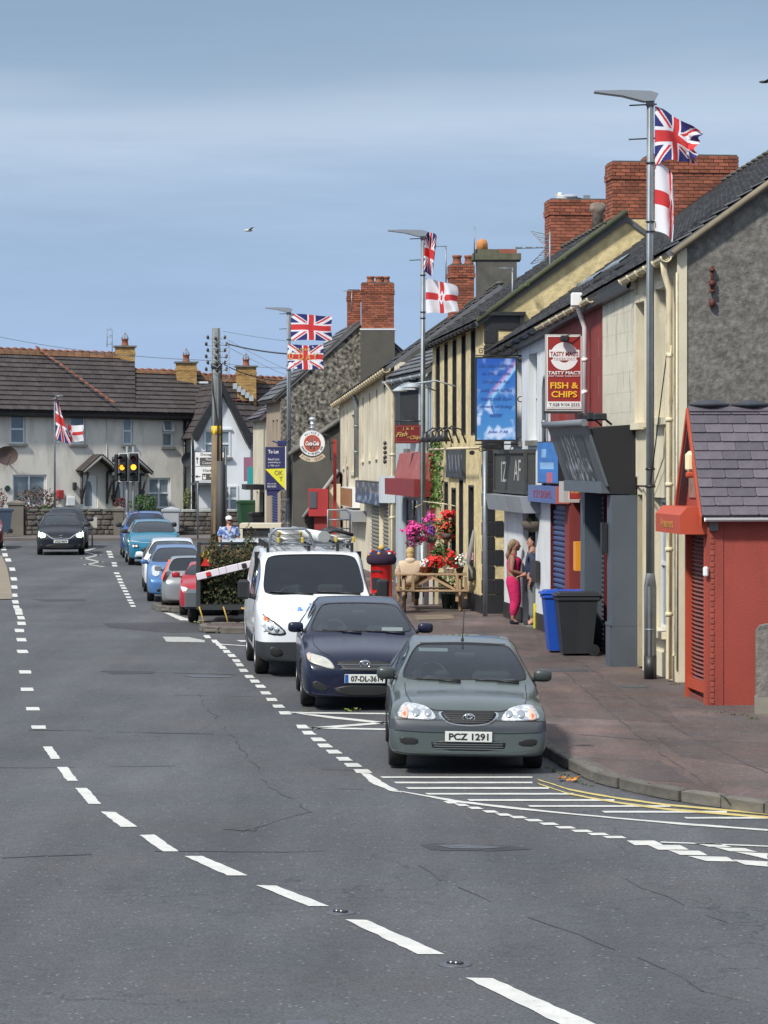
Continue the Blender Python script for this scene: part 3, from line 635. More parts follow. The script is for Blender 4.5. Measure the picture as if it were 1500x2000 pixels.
# litter on the road
for (px, py, c, l, s) in ((1112,1527,(.5,.2,.03),'crumpled orange and white wrapper in the gutter by the kerb',.1),(690,1390,(.20,.25,.06),'dropped green sprig on the road between the two parked cars',.1),(598,1391,(.13,.15,.05),'small dry leaf lying beside the parking bay line',.06),(386,1218,(.25,.28,.12),'pale green leaf clump lying behind the trailer bay line',.1)):
    g = G(px, py); b = MB()
    for k in range(14):
        c0 = g+Vector((R.uniform(-s,s), R.uniform(-s,s), .01+R.uniform(0,s*.35))); a = Vector((R.uniform(-1,1),R.uniform(-1,1),R.uniform(-.4,.4)))*s*.45; d = Vector((R.uniform(-1,1),R.uniform(-1,1),R.uniform(-.4,.4)))*s*.35
        b.add([c0-a, c0-d, c0+a, c0+d+Vector((0,0,.005))], [(0,1,2,3)])
    tag(b.build('litter', mat('litter_%d' % px, c, .7, rand=.3)), l, 'litter')
# weeds along the kerb and wall feet
M_WEED = mat('weed_leaf', (.07,.10,.03), .8, rand=.4)
b = MB()
def tuft(c, n, s):
    for k in range(n):
        a = R.uniform(0,2*pi); l = s*R.uniform(.5,1.2); p0 = Vector(c)+Vector((R.uniform(-s,s)*.6, R.uniform(-s,s)*.6, 0)); d = Vector((cos(a),sin(a),0))
        b.add([p0-d.cross(Vector((0,0,1)))*s*.12, p0+d.cross(Vector((0,0,1)))*s*.12, p0+d*l*.6+Vector((0,0,l*.7))], [(0,1,2)])
for k in range(40):
    g = G(R.uniform(1066,1150), 0) if False else G(1070+k*2.2+R.uniform(-4,4), 1500+k*1.0+R.uniform(-3,1)); tuft((g.x-.02,g.y-.02,.005), 6, .035)
for (x, y) in ((1240,1298),(1190,1296),(1330,1338),(1395,1392),(1450,1398),(1476,1404),(1060,1190),(1000,1195)):
    g = G(x, y, PZ)
    for k in range(6): tuft((g.x+R.uniform(-.15,.15), g.y+R.uniform(-.1,.1), PZ), 7, .04)
tag(b.build('weeds', M_WEED, kind='stuff'), 'small green weeds in the kerb gutter and along the wall feet', 'weeds')
# ------------------------------------------------------------------ shop side of the street
def LA(Y, o=0.0): return Vector((4.45-.108*(Y-42.5)-o, Y))
def ze(Y): return 6.72-.0437*(Y-42.5)
RX = 5.0                                       # eave-to-ridge run
def ridge(Y): return Vector((LA(Y).x+RX, Y+.5, ze(Y)+.715*RX))
def front_roof(parent, Ya, Yb, rows, cols, limit, m=None, ez=ze, over=.22, rdg=ridge, lafn=LA, name='slate'):
    a = lafn(Ya); c = lafn(Yb); k = .715*over
    e0 = Vector((a.x-over, a.y, ez(Ya)-k+.03)); e1 = Vector((c.x-over, c.y, ez(Yb)-k+.03)); r0 = rdg(Ya)+Vector((0,0,.02)); r1 = rdg(Yb)+Vector((0,0,.02))
    rf = roof_plane(parent, e0, e1, r1, r0, rows, cols, m or M_SLATE, limit, name)
    b = MB(); f0 = Vector((2*r0.x-e0.x, e0.y+1, e0.z)); f1 = Vector((2*r1.x-e1.x, e1.y+1, e1.z)); t = Vector((0,0,.12))
    b.add([r0,r1,f1,f0,r0-t,r1-t,f1-t,f0-t], [(0,1,2,3),(4,5,6,7),(0,1,5,4),(2,3,7,6),(1,2,6,5),(0,3,7,4)]); b.build('roof_rear', m or M_SLATE, parent)
    items = []; n = max(2, int((r1-r0).length/.45))
    for i in range(n):
        c0 = r0.lerp(r1, (i+.5)/n)+Vector((0,0,.06)); X = (r1-r0).normalized(); items.append((c0, X, Vector((1,0,0)), Vector((0,0,1)), ((r1-r0).length/n-.02, .26, .12)))
    pieces('ridge_tile', items, M_RENDERG, rf, 100, .4)
    return rf, e0, e1
UPZ = Vector((0,0,1))
# --- cream end house
h1 = thing('end_house', 'cream fronted end house with grey roughcast gable behind the red kiosk', 'house', (*LA(42.5), 0))
W1 = Wall(LA(42.5), LA(45.66)); NN = W1.n
def zz_(W, px, py, o=0): return W.z(px, py, o)
op = [(W1.u(1311), W1.u(1285), zz_(W1,1298,818), zz_(W1,1298,562)), (W1.u(1263), W1.u(1246), zz_(W1,1254,828), zz_(W1,1254,590)), (W1.u(1306), W1.u(1276), zz_(W1,1290,1232), zz_(W1,1290,972)), (W1.u(1262), W1.u(1243), .12, zz_(W1,1252,966))]
wall_mesh(W1, h1, M_CREAM, 0, W1.L, .1, (ze(42.5), ze(45.66)), op, name='front_wall')
for i, (a,c,d,e) in enumerate(op[:3]):
    w = window(W1, h1, a+.03, c-.03, d+.02, e-.02, o=-.12, style='sash', sm=M_CREAM, sp=.12)
    if i < 2:
        b = MB(); b.box(a-.1, c+.1, .002, .07, d-.06, d+.02, 0, W1.M); b.box(a-.12, a, .002, .04, d, e+.1, 0, W1.M); b.box(c, c+.12, .002, .04, d, e+.1, 0, W1.M); b.box(a, c, .002, .05, e, e+.12, 0, W1.M); b.build('surround', M_CREAM, w)
b = MB(); b.box(op[3][0]+.02, op[3][1]-.02, -.16, -.1, .12, op[3][3]-.02, 0, W1.M); d = b.build('door', M_CREAM, h1)
b = MB(); b.box(op[3][1], op[3][1]+.14, .002, .10, .12, op[3][3]+.15, 0, W1.M); b.box(op[3][0]-.12, op[3][0], .002, .06, .12, op[3][3]+.1, 0, W1.M); b.build('door_surround', M_CREAM, h1)
b = MB(); b.box(0, op[3][0]-.13, .004, .035, .1, .5, 0, W1.M); b.build('plinth', M_CREAM, h1)
GA = Wall(LA(42.5), (14.4, 43.57), side=-1); gz = ze(42.5)
gable_mesh(GA, h1, M_ROUGH, [(.02,.1),(.02,gz),(5.0,gz+.715*5+.05),(10,gz),(10,.1)])
b = MB(); b.box(-.03, .12, -.02, .025, .1, gz-.05, 0, GA.M); b.build('corner_strip', M_CREAM, h1)
rf, e0, e1 = front_roof(h1, 42.38, 45.66, 28, 10, 300)
b = MB(); v0 = Vector((e0.x+.1, 42.36, e0.z-.02)); v1 = ridge(42.38)+Vector((0,-.06,.02)); b.tube([v0, v1], .055, 6); b.build('verge_mortar', mat('verge_mortar', (.30,.25,.17), .95, col2=(.18,.16,.12), ns=5), rf)
gutter(h1, (e0.x, e0.y, e0.z-.06), (e1.x, e1.y, e1.z-.06), (-1,-.1,0), M_CREAMPIPE, .07, 5)
c = LA(42.62, .12)
pipe(h1, [(e0.x-.02, 42.6, e0.z-.1), (e0.x+.0, 42.6, e0.z-.3), (c.x+.0, 42.62, e0.z-.55), (c.x, 42.62, .16)], .05, M_CREAMPIPE, 5)
b = MB(); b.tube([(c.x+.02, 42.5, 5.2), (c.x-.02, 43.3, 3.5),(c.x-.12, 44.4, 2.9)], .012, 4); b.tube([(c.x+.1,42.47,6.3),(c.x+.1,42.47,.3)], .018, 5); b.build('loose_cable', M_CREAMPIPE, h1)
# cast iron vent fitting on the gable
b = MB()
for z in (6.32, 6.0): b.cyl(GA.p(.5,z,.06), GA.p(.5,z+.04,.06), .045, n=8)
b.cyl(GA.p(.5,6.0,.05), GA.p(.5,6.4,.05), .028, n=8); b.cyl(GA.p(.5,6.1,.05), GA.p(.5,6.18,.05), .05, n=8); b.cyl(GA.p(.5,5.78,.05), GA.p(.5,5.9,.05), .045, n=8); b.build('vent_stack', mat('oxide_red_iron', (.09,.025,.02), .7), h1)
# --- peeling upper wall over the grey shop
h2 = thing('grey_shop', 'peeling white house with dark grey shopfront and black leaning canopy', 'shop', (*LA(45.7), 0))
W2 = Wall(LA(45.66), LA(48.6))
wall_mesh(W2, h2, M_PEEL, .003, W2.L, 3.2, (ze(45.66)-.03, ze(48.6)-.03), o=.02, name='front_wall')
b = MB(); b.box(0, W2.L, -.1, .10, ze(46)-.32, ze(46)-.2, 0, W2.M); b.build('eaves_course', M_PEEL, h2)
b = MB()
for k in range(9): b.box(.0, W2.L, .0195, .0215, 3.6+k*.33, 3.603+k*.33, 0, W2.M)
for k in range(9):
    for j in range(4): u = .35+j*.85+(k%2)*.4; b.box(u, u+.005, .0195, .0215, 3.6+k*.33, 3.93+k*.33, 0, W2.M)
b.build('render_joint', mat('render_joint', (.40,.37,.28), .9), h2)
b = MB(); b.box(.0, Wall(LA(45.66), LA(49.9)).L, -.35, -.19, .1, 3.0, 0, W2.M); b.build('recess_back', M_GREYSH, h2)
b = MB(); b.box(.003, .42, -.15, .42, .1, 2.9, 0, W2.M); b.box(.02, .44, -.1, .44, .1, .78, 0, W2.M); b.box(0, .45, -.1, .45, .78, .83, 0, W2.M); b.build('pilaster', M_GREYSH, h2)
WF = Wall(LA(49.5), LA(49.9)); b = MB(); b.box(0, .4, -.15, .17, .1, 2.9, 0, WF.M); b.build('pilaster', M_GREYSH, h2)
shutter(Wall(LA(45.66), LA(49.6)), h2, .45, 3.85, .12, 2.85, -.12, M_GREYSH, .085, guide=M_GREYSH)
b = MB(); b.box(.30,.42,.44,.53,1.95,2.45,0,W2.M); b.build('meter_box', M_BLACK, h2)
W2L = Wall(LA(45.7), LA(49.4))
b = MB()   # canopy box: slanted profile in (outward, z) extruded along the wall
prof = [(0.03,2.92),(.42,2.92),(.78,3.98),(.03,4.05)]
b.add([W2L.p(0,z,o) for o,z in prof]+[W2L.p(W2L.L,z,o) for o,z in prof], [(0,1,2,3),(7,6,5,4),(0,1,5,4),(1,2,6,5),(2,3,7,6),(3,0,4,7)]); can = b.build('canopy', mat('matt_black_board', (.012,.013,.017), .75), h2)
def slant(u, t, off=.02):   # point on the leaning sign face
    q = Vector((.42,2.92)).lerp(Vector((.78,3.98)), t); return W2L.p(u, q.y, q.x+off)
M_SIGNG = mat('grey_sign_board', (.09,.11,.13), .45, dirt=.3)
b = MB(); b.add([slant(u,t,o) for o in (.004,.05) for u,t in ((-.02,.12),(3.7,.12),(3.7,1.04),(-.02,1.04))], [(0,1,2,3),(4,5,6,7),(0,1,5,4),(1,2,6,5),(2,3,7,6),(3,0,4,7)]); b.build('sign_board', M_SIGNG, can)
def nsign(u, v):
    x = u*14; s = 0
    for i, cx in enumerate((3.2,4.7,6.2,7.8,9.6)):
        s = max(s, 1-abs(x-cx+(v-.5)*.6*(-1)**i)*3.2)
    n = noise.noise(Vector((u*9, v*9, 3)))
    s = max(0, s)*(0.5+n) + max(0, noise.noise(Vector((u*14, v*5, 8))))*1.1*(v < .5)
    return (.05+.5*s, .065+.52*s, .085+.55*s)
Mx = frame_M(slant(1.9,.55,.056), -W2L.d, slant(1.9,1)-slant(1.9,0)); printed('graphic', Mx, 2.6, .8, nsign, 60, 20, M_PRINT, can)
b = MB(); b.cyl(slant(-.12,1.09,.08), slant(3.75,1.09,.08), .06, n=10); b.build('light_tube', mat('grey_tube', (.16,.18,.2), .5), can)
b = MB(); b.box(.05, 3.6, .30, .58, 2.93, 3.12, 0, W2L.M); b.build('lower_box', M_SIGNG, can)
for u in (.6, 1.5):
    b = MB(); b.bbox(W2L.p(u,4.18,.5), (.22,.2,.12), .02); b.tube([W2L.p(u,4.05,.3), W2L.p(u,4.15,.42), W2L.p(u+.2,4.2,.6)], .02, 5); b.bbox(W2L.p(u+.2,4.2,.62), (.1,.1,.14), .02); b.build('floodlight', M_BLACK, can)
# --- red takeaway
h3 = thing('takeaway_shop', 'narrow dark red takeaway with blue roller shutter and white drainpipe', 'shop', (*LA(51), 0))
W3 = Wall(LA(48.6), LA(54.1))
ops3 = [(-.01, W3.u(1144), .1, 3.0), (W3.u(1103), W3.u(1068), .12, 2.62), (W3.u(1140), W3.u(1112), .12, 2.75), (W3.u(1104), W3.u(1092), 4.15, 5.6)]
wall_mesh(W3, h3, M_MAROON if False else mat('dark_red_wall', (.25,.035,.03), .75, col2=(.20,.03,.027), ns=1.4, dirt=.3, dcol=(.08,.02,.02)), .003, W3.L, .1, (ze(48.6)-.02, ze(54.1)-.02), ops3, name='front_wall')
shutter(W3, h3, ops3[1][0]+.05, ops3[1][1]-.05, .12, 2.6, -.06, mat('blue_shutter_steel', (.045,.075,.19), .5, dirt=.25), .1, guide=M_BLACK)
window(W3, h3, ops3[3][0], ops3[3][1], 4.15, 5.6, style='sash', sm=M_WHITEP)
b = MB(); u0, u1 = ops3[2][:2]; b.box(u0, u1, -.28, -.2, .12, 2.75, 0, W3.M); dr = b.build('entrance_door', M_DARK, h3)
b = MB(); uu = W3.u(1134); b.box(uu-.18, uu+.14, -.19, -.1, .12, 2.7, 0, W3.M); b.build('door_jamb', mat('pilaster_red', (.30,.05,.04), .6), dr)
b = MB(); b.box(W3.u(1127), W3.u(1121), -.16, -.12, .12, 2.7, 0, W3.M); b.build('grey_panel', mat('grey_panel', (.25,.26,.27), .6), dr)
bb_ = MB(); bb_.box(W3.u(1140)-.02, W3.u(1140)+.28, .01, .14, 1.48, 2.0, 0, W3.M); bb_.build('letter_box', mat('orange_yellow_plastic', (.72,.30,.02), .5), h3)
b = MB(); c3 = LA(49.75, .12); pipe(h3, [(LA(49.6,.3).x, 49.6, ze(49.6)-.12), (LA(49.6,.25).x, 49.62, ze(49.6)-.3), (c3.x, 49.75, ze(49.6)-.6), (c3.x-.0, 49.75, 4.1)], .045, M_WHITEP, 2)
b = MB(); b.bbox((LA(49.55,.3).x, 49.55, ze(49.6)-.12), (.2,.2,.24), .02); b.build('hopper', M_WHITEP, h3)
Y0_, Y1_ = 52.2, 54.6; WS = Wall(LA(Y0_), LA(Y1_))
b = MB(); b.box(0, WS.L, .004, .17, 3.02, 3.82, 0, WS.M); bx_ = b.build('sign_box', M_BLACK, h3)
def bsign(u, v):
    c = (.03,.17,.50)
    if .2 < u < .45 and .62 < v < .85: c = (.22,.42,.7)
    if .12 < u < .8 and .33 < v < .5: c = (.25,.47,.75)
    if .45 < u < .75 and .02 < v < .25: c = (.55,.12,.18)
    k = 1+.25*noise.noise(Vector((u*4, v*5, 1))); return tuple(x*k for x in c)
printed('sign_face', WS.face(WS.L/2, 3.42, .175), WS.L-.06, .76, bsign, 30, 24, M_PRINT, bx_)
WS2 = Wall(LA(52.0), LA(55.2)); b = MB(); b.box(0, WS2.L, .004, .26, 2.66, 2.98, 0, WS2.M); b2 = b.build('awning_box', mat('blue_awning_box', (.07,.12,.32), .4, dirt=.3, dcol=(.3,.32,.35)), h3)
b = MB(); b.box(-.02, -.004, .0, .26, 2.66, 2.98, 0, WS2.M); b.build('end_cap', mat('poster_red_white', (.45,.12,.10), .5), b2)
text('lettering', 'ICE CREAMS', WS2.face(1.5, 2.82, .266), mat('faded_red_letter', (.35,.06,.08), .6), b2, width=2.0, height=.14)
WS3 = Wall(LA(50.9), LA(51.9)); b = MB(); b.box(0, .5, .01, .3, 2.7, 3.08, 0, WS3.M); b.build('shutter_housing', mat('off_white_box', (.45,.43,.40), .6, dirt=.3), h3)
# small hanging sign of the takeaway
Ysm = 50.2; a_ = P(1111, 945, Ysm); c_ = P(1137, 976, Ysm); b = MB(); b.box(a_.x, c_.x, Ysm, Ysm+.05, c_.z, a_.z); sm = b.build('small_sign', M_WHITEP, h3)
printed('small_sign_face', frame_M(((a_.x+c_.x)/2, Ysm-.004, (a_.z+c_.z)/2), (1,0,0), UPZ), c_.x-a_.x-.02, a_.z-c_.z-.02, lambda u, v: (.34,.035,.03) if not (.36 < v < .62 and .1 < u < .9) else ((.6,.35,.08) if int(u*12) % 2 else (.4,.1,.05)), 16, 10, M_PRINT, h3)
# --- white house with dark sign
h4 = thing('white_shop', 'white painted shop with dark timber sign above its open doorway', 'shop', (*LA(57), 0))
W4 = Wall(LA(54.1), LA(60.0))
o4 = [(W4.u(1049), W4.u(1033), W4.z(1041,860), W4.z(1041,690)), (W4.u(1019), W4.u(1005), W4.z(1012,862), W4.z(1012,700)), (W4.u(1046), W4.u(1021), .13, 2.42)]
wall_mesh(W4, h4, M_WHITE, .003, W4.L, .1, (ze(54.1)-.02, ze(60)-.02), o4, name='front_wall', th=.35)
for q in o4[:2]: window(W4, h4, *q, style='sash', sm=M_SILL)
for a_, c_ in ((.01, o4[2][0]-.01),(o4[2][1]+.01, W4.L)): b = MB(); b.box(a_, c_, .004, .02, .12, .45, 0, W4.M); b.build('plinth', M_BLACK, h4)
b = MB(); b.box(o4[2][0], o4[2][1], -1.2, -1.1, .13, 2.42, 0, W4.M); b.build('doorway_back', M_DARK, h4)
b = MB(); b.box(o4[2][0]+.03, o4[2][0]+.1, -.3, -.2, .13, 2.4, 0, W4.M); b.box(o4[2][1]-.14, o4[2][1]-.1, -.34, -.1, .13, 2.4, 0, W4.M); b.build('door_frame', M_BLACK, h4)
b = MB(); b.box(o4[2][0], o4[2][1], -.4, .12, .122, .15, 0, W4.M); b.build('door_step', M_SILL, h4)
WS4 = Wall(LA(55.85), LA(60.0)); M_DTIM = mat('charcoal_sign_timber', (.035,.037,.037), .7, col2=(.055,.055,.05), ns=6, dirt=.3, dcol=(.1,.1,.09))
b = MB(); b.box(0, WS4.L, .004, .2, 2.82, 3.62, 0, WS4.M); sg = b.build('sign_board', M_DTIM, h4)
b = MB(); b.box(-.02, WS4.L+.02, .0, .24, 3.6, 3.68, 0, WS4.M); b.box(-.02, WS4.L+.02, .0, .24, 2.78, 2.84, 0, WS4.M); b.box(-.02,.08,.18,.235,2.84,3.6,0,WS4.M); b.box(WS4.L-.08,WS4.L+.02,.18,.235,2.84,3.6,0,WS4.M); b.build('moulding', M_DTIM, sg)
Mlet = mat('faded_white_letter', (.42,.42,.40), .7)
text('lettering', 'IZ', WS4.face(2.85, 3.22, .206), Mlet, sg, size=.4, width=.75, height=.42); text('lettering', 'AF', WS4.face(1.05, 3.26, .206), Mlet, sg, size=.4, width=.9, height=.42)
b = MB(); b.add([WS4.p(u,z,o) for u in (-.6, WS4.L) for z,o in ((2.42,.005),(2.42,.34),(2.74,.42),(2.76,.005))], [(0,1,2,3),(7,6,5,4),(0,1,5,4),(1,2,6,5),(2,3,7,6),(3,0,4,7)]); b.build('shutter_box', mat('grey_metal_housing', (.27,.30,.33), .5, dirt=.5), h4)
c4 = LA(54.35, .08); pipe(h4, [LA(53.7,.1).to_3d()+Vector((0,0,5.05)), LA(54.1,.1).to_3d()+Vector((0,0,5.06)), (c4.x, 54.35, 4.85), (c4.x, 54.35, 2.9)], .045, M_STEEL, 2)
b = MB(); q = W4.p(o4[2][0]-.35, 1.3, .01); b.box(o4[2][0]-.62, o4[2][0]-.1, .02, .10, 1.06, 1.48, 0, W4.M); b.build('notice_board', M_BLACK, h4)
b = MB(); b.ell(W4.p(o4[2][0]-.25, 2.55, .3), (.06,.12,.06)); b.tube([W4.p(o4[2][0]-.25, 2.6, 0), W4.p(o4[2][0]-.25, 2.6, .3)], .02); b.build('security_camera', M_WHITEP, h4)
b = MB(); b.box(o4[2][0]-.09, o4[2][0]-.03, .01, .05, .13, .62, 0, W4.M); b.build('door_edge', mat('yellow_edge', (.7,.6,.05), .6), h4)
# roofs over shops
for (t, Ya, Yb, rows, cols, lim) in ((h2,45.66,48.6,28,9,260),(h3,48.6,54.1,28,17,300),(h4,54.1,61.1,26,21,300)):
    rf, e0, e1 = front_roof(t, Ya, Yb, rows, cols, lim)
    if t is not h2: gutter(t, (e0.x, e0.y, e0.z-.06), (e1.x, e1.y-(.1 if t is h4 else 0), e1.z-.06), (-1,-.1,0), M_BLACK if t is h4 else M_CREAMPIPE, .065, 7)
    b = MB(); b.add([Vector((e0.x+.03,e0.y,e0.z-.05)), Vector((e1.x+.03,e1.y,e1.z-.05)), Vector((e1.x+.05,e1.y,e1.z-.2)), Vector((e0.x+.05,e0.y,e0.z-.2)), Vector((e0.x+.3,e0.y,e0.z-.05)), Vector((e1.x+.3,e1.y,e1.z-.05)), Vector((e1.x+.3,e1.y,e1.z-.2)), Vector((e0.x+.3,e0.y,e0.z-.2))], [(0,1,2,3),(4,5,6,7),(3,2,6,7),(0,1,5,4)]); b.build('soffit', M_BLACK, t)
    if t is h3:   # slipped lead flashing strips on the slates
        b = MB()
        for k, (Yq, f_) in enumerate(((49.3,.16),(50.4,.17),(51.5,.15),(52.6,.16))):
            c = Vector((LA(Yq).x-.2+RX*f_, Yq, ze(Yq)-.1+.715*RX*f_+.2)); b.add([c, c+Vector((-.09,.85,-.02)), c+Vector((-.29,.82,-.17)), c+Vector((-.2,-.03,-.15)), c-Vector((0,0,.03)), c+Vector((-.09,.85,-.05)), c+Vector((-.29,.82,-.2)), c+Vector((-.2,-.03,-.18))], [(0,1,2,3),(4,5,6,7),(0,1,5,4),(2,3,7,6)])
        b.build('lead_strip', mat('lead_sheet', (.17,.20,.235), .5, dirt=.3), t)
# --- yellow pub
hb = thing('yellow_pub', 'pale yellow building with black window bands and black quoins', 'pub', (2.17, 61.2, 0))
A_ = (2.17, 61.2); B_ = (1.2, 69.6); WB = Wall(A_, B_); zb0, zb1 = 6.58, 6.4
opb = []
for x0, x1, yt, yb in ((920,929,645,847),(901.5,910,655,847),(884,892,664,848),(868,875,672,849),(852,859.5,679,850),(915,926,950,1133),(897,905,937,1087),(882,891,955,1090),(868,875.5,943,1090)):
    xm = (x0+x1)/2; dq = (x1-x0)*.07; opb.append((WB.u(x1-dq), WB.u(x0+dq), WB.z(xm,yb), WB.z(xm,yt)))
wall_mesh(WB, hb, M_YELLOW, 0, WB.L, .1, (zb0, zb1), opb, name='front_wall', th=.35)
for i, q in enumerate(opb):
    w = window(WB, hb, q[0]+.02, q[1]-.02, q[2]+.02, q[3]-.02, o=-.2, style='sash', fm=M_BLACK, sill=False, pm=M_PANE)
    b = MB(); a,c,d,e = q
    for r_ in ((a-.03,a+.015,d-.03,e+.03),(c-.015,c+.05,d-.03,e+.03),(a+.015,c-.015,d-.03,d+.015),(a+.015,c-.015,e-.015,e+.03)): b.box(r_[0],r_[1],-.3,.008,r_[2],r_[3],0,WB.M)
    b.build('surround', M_BLACK, w)
b = MB(); b.box(-.02, WB.L, .003, .06, .1, .5, 0, WB.M); b.build('plinth', M_BLACK, hb)
WBS = Wall(A_, (8.4, 61.87), side=-1)
gable_mesh(WBS, hb, M_YELLOW, [(.002,.1),(.002,zb0),(3.0,8.72),(6.2,8.72),(6.2,.1)])
q = MB(); items = []
for k in range(13):
    z0 = .55+k*.315
    items.append((WBS.p(.115, z0+.157, .0), WBS.d, WBS.n, UPZ, (.23,.05,.30)))
    items.append((WB.p(.06 if k % 2 else .1, z0+.157, .0), WB.d, WB.n, UPZ, (.13 if k%2 else .22,.05,.30)))
    if k % 2 == 0: items.append((WBS.p(.33, z0+.157, .0), WBS.d, WBS.n, UPZ, (.2,.045,.34)))
for z0, w_ in ((4.75,.85),(5.1,.3),(5.45,.3),(5.8,.3),(6.15,.3),(6.45,.85)): items.append((WBS.p(w_/2, z0, .0), WBS.d, WBS.n, UPZ, (w_,.06,.33)))
items.append((WBS.p(.73, 5.6, .0), WBS.d, WBS.n, UPZ, (.12,.06,1.6)))
pieces('quoin', items, M_BLACK, hb, 100, .08)
b = MB(); b.box(-.06, .46, .003, .06, .1, .53, 0, WBS.M); b.build('plinth', M_BLACK, hb)
b = MB(); b.box(-.12, .9, -.02, .14, 6.6, 6.68, 0, WBS.M); b.box(.78,.86,-.02,.1,6.2,6.6,0,WBS.M); b.build('corbel_shelf', M_BLACK, hb)
ezb = lambda Y: zb0+(zb1-zb0)*(Y-61.2)/8.4
lb = lambda Y: Vector((2.17-.1155*(Y-61.2), Y))
rdb = lambda Y: Vector((lb(Y).x+3.1, Y+.35, 8.78-.05*(Y-61.2)*.5))
rf, e0, e1 = front_roof(hb, 61.1, 69.6, 17, 26, 300, ez=ezb, rdg=rdb, lafn=lb)
gutter(hb, (e0.x, e0.y, e0.z-.04), (e1.x, e1.y, e1.z-.04), (-1,-.1,0), M_BLACK, .07, 14)
b = MB(); b.tube([Vector((e0.x+.05, 61.1, e0.z+.02)), rdb(61.1)+Vector((0,-.1,.1))], .07, 6); b.build('verge', mat('mossy_verge', (.10,.095,.07), .95, col2=(.05,.07,.03), ns=4), rf)
b = MB()
for (px, py) in ((1180,440),(1100,508),(1030,560)):
    g = P(px, py, 61.0); tuft((g.x,g.y,g.z+.02), 16, .09)
b.build('moss_tuft', M_WEED, hb, kind='stuff')
# chimneys of the pub
xa, xb = P(1187,400,61.5).x, P(1440,400,61.6).x; zt = P(1300,303,61.6).z
chimney(hb, (xa+.45), 61.93, .108, .80, .8, 8.724, P(1220,316,61.5).z, M_BRICK, M_MORTAR, 220)
chimney(hb, (xa+.86+xb)/2, 62.13, .108, xb-xa-.86, .9, 8.724, zt, M_BRICK, M_MORTAR, 290)
xa, xb = P(1070,400,69).x, P(1187,400,69).x
chimney(hb, (xa+xb)/2, 69.3, .108, xb-xa, .9, 7.4, P(1100,391,69).z, M_BRICK, M_MORTAR, 290)
g = P(1168, 418, 66); b = MB(); b.lathe([(.14,-.4),(.13,.0),(.2,.08),(.19,.22),(.12,.26),(.12,-.3)], 14, M=Matrix.Translation(g)); b.build('clay_pot', mat('dark_banded_pot', (.10,.06,.045), .7, col2=(.3,.26,.22), ns=9), hb)
# swan neck lamps and pub sign board
u0, u1 = WB.u(910), WB.u(877)
b = MB(); b.box(u0, u1, .01, .08, 3.05, 3.72, 0, WB.M); ps = b.build('fascia_board', mat('dark_grey_board', (.05,.055,.065), .7, dirt=.4, dcol=(.14,.14,.14)), hb)
text('lettering', "THE HARP", WB.face((u0+u1)/2, 3.4, .086), Mlet, ps, width=1.6, height=.3) if False else None
def pubsign(u, v):
    s = max(0, 1-abs(((u*5+v*.7) % 1)-.5)*5)*(.15 < v < .85); return (.05+.22*s, .055+.22*s, .065+.22*s)
printed('sign_face', WB.face((u0+u1)/2, 3.38, .086), u1-u0-.1, .6, pubsign, 60, 12, M_PRINT, ps)
for k in range(4):
    u = u0-.1+k*(u1-u0+.4)/3; b = MB(); b.tube([WB.p(u,3.85,.02), WB.p(u,4.15,.12), WB.p(u,4.22,.35), WB.p(u,4.1,.52)], .022, 6); b.lathe([(.04,.0),(.06,-.06),(.17,-.22),(.15,-.22),(.04,-.05)], 12, M=Matrix.Translation(WB.p(u,4.1,.52)), caps=False); b.build('swan_neck_lamp', M_BLACK, hb)
b = MB(); b.tube([WB.p(.3,3.72,.05), WB.p(.3,3.72,.45), WB.p(u1+.2,3.7,.45)], .03, 5); b.build('cream_rail', M_CREAMPIPE, hb)
b = MB(); b.cyl(WB.p(.15,3.62,.25), WB.p(-.0,3.62,.25), .05); b.build('rail_lamp', M_BLACK, hb)
# ivy
M_IVY = mat('ivy_leaf', (.055,.12,.022), .7, col2=(.10,.19,.04), ns=3, rand=.5)
b = MB(); iu0, iu1 = WB.u(868), WB.u(844)
for k in range(900):
    u = R.uniform(iu0, iu1); z = R.uniform(2.3, 3.95)
    if R.random() > 1.1-abs(u-(iu0+iu1)/2)/(iu1-iu0)*1.2: continue
    c = WB.p(u, z, R.uniform(.02,.14)); s = R.uniform(.03,.06); a = Vector((R.uniform(-1,1),R.uniform(-1,1),R.uniform(-1,1))).normalized()*s; d = a.cross(Vector((R.uniform(-1,1),R.uniform(-1,1),R.uniform(-1,1)))).normalized()*s
    b.add([c-a, c-d*.7, c+a, c+d*.7], [(0,1,2,3)])
tag(b.build('ivy', M_IVY), 'green ivy growing up the far end of the pale yellow pub wall', 'ivy', kind='thing')
# --- fish and chip shop (pale blue) and stained cream row
h5 = thing('maroon_chip_shop', 'pale blue house with maroon shop fascia and dark bay window', 'shop', (1.2, 69.6, 0))
p5a, p5b = (1.2,69.62), (.28,76.7); W5 = Wall(p5a, p5b); z5 = 5.78
o5 = [(W5.u(829), W5.u(824), 3.75, 5.3), (W5.u(800), W5.u(794), 3.75, 5.25), (W5.u(815), W5.u(787), .35, 2.45)]
wall_mesh(W5, h5, M_PALEBLUE, 0, W5.L, .1, z5, o5, name='front_wall')
for q in o5[:2]: window(W5, h5, *q, style='sash')
window(W5, h5, *o5[2], style='fr', fm=mat('dark_window_timber', (.10,.06,.05), .5), o=-.1)
u0, u1 = W5.u(825,.3), W5.u(770,.3)
b = MB(); b.add([W5.p(u,z,o) for u in (u0,u1) for z,o in ((2.98,.004),(2.98,.3),(3.62,.16),(3.66,.004))], [(0,1,2,3),(7,6,5,4),(0,1,5,4),(1,2,6,5),(2,3,7,6),(3,0,4,7)]); mf = b.build('fascia', mat('faded_maroon_boards', (.27,.05,.05), .7, col2=(.33,.11,.10), ns=4, dirt=.4, dcol=(.45,.3,.28), dsc=(3,3,.3)), h5)
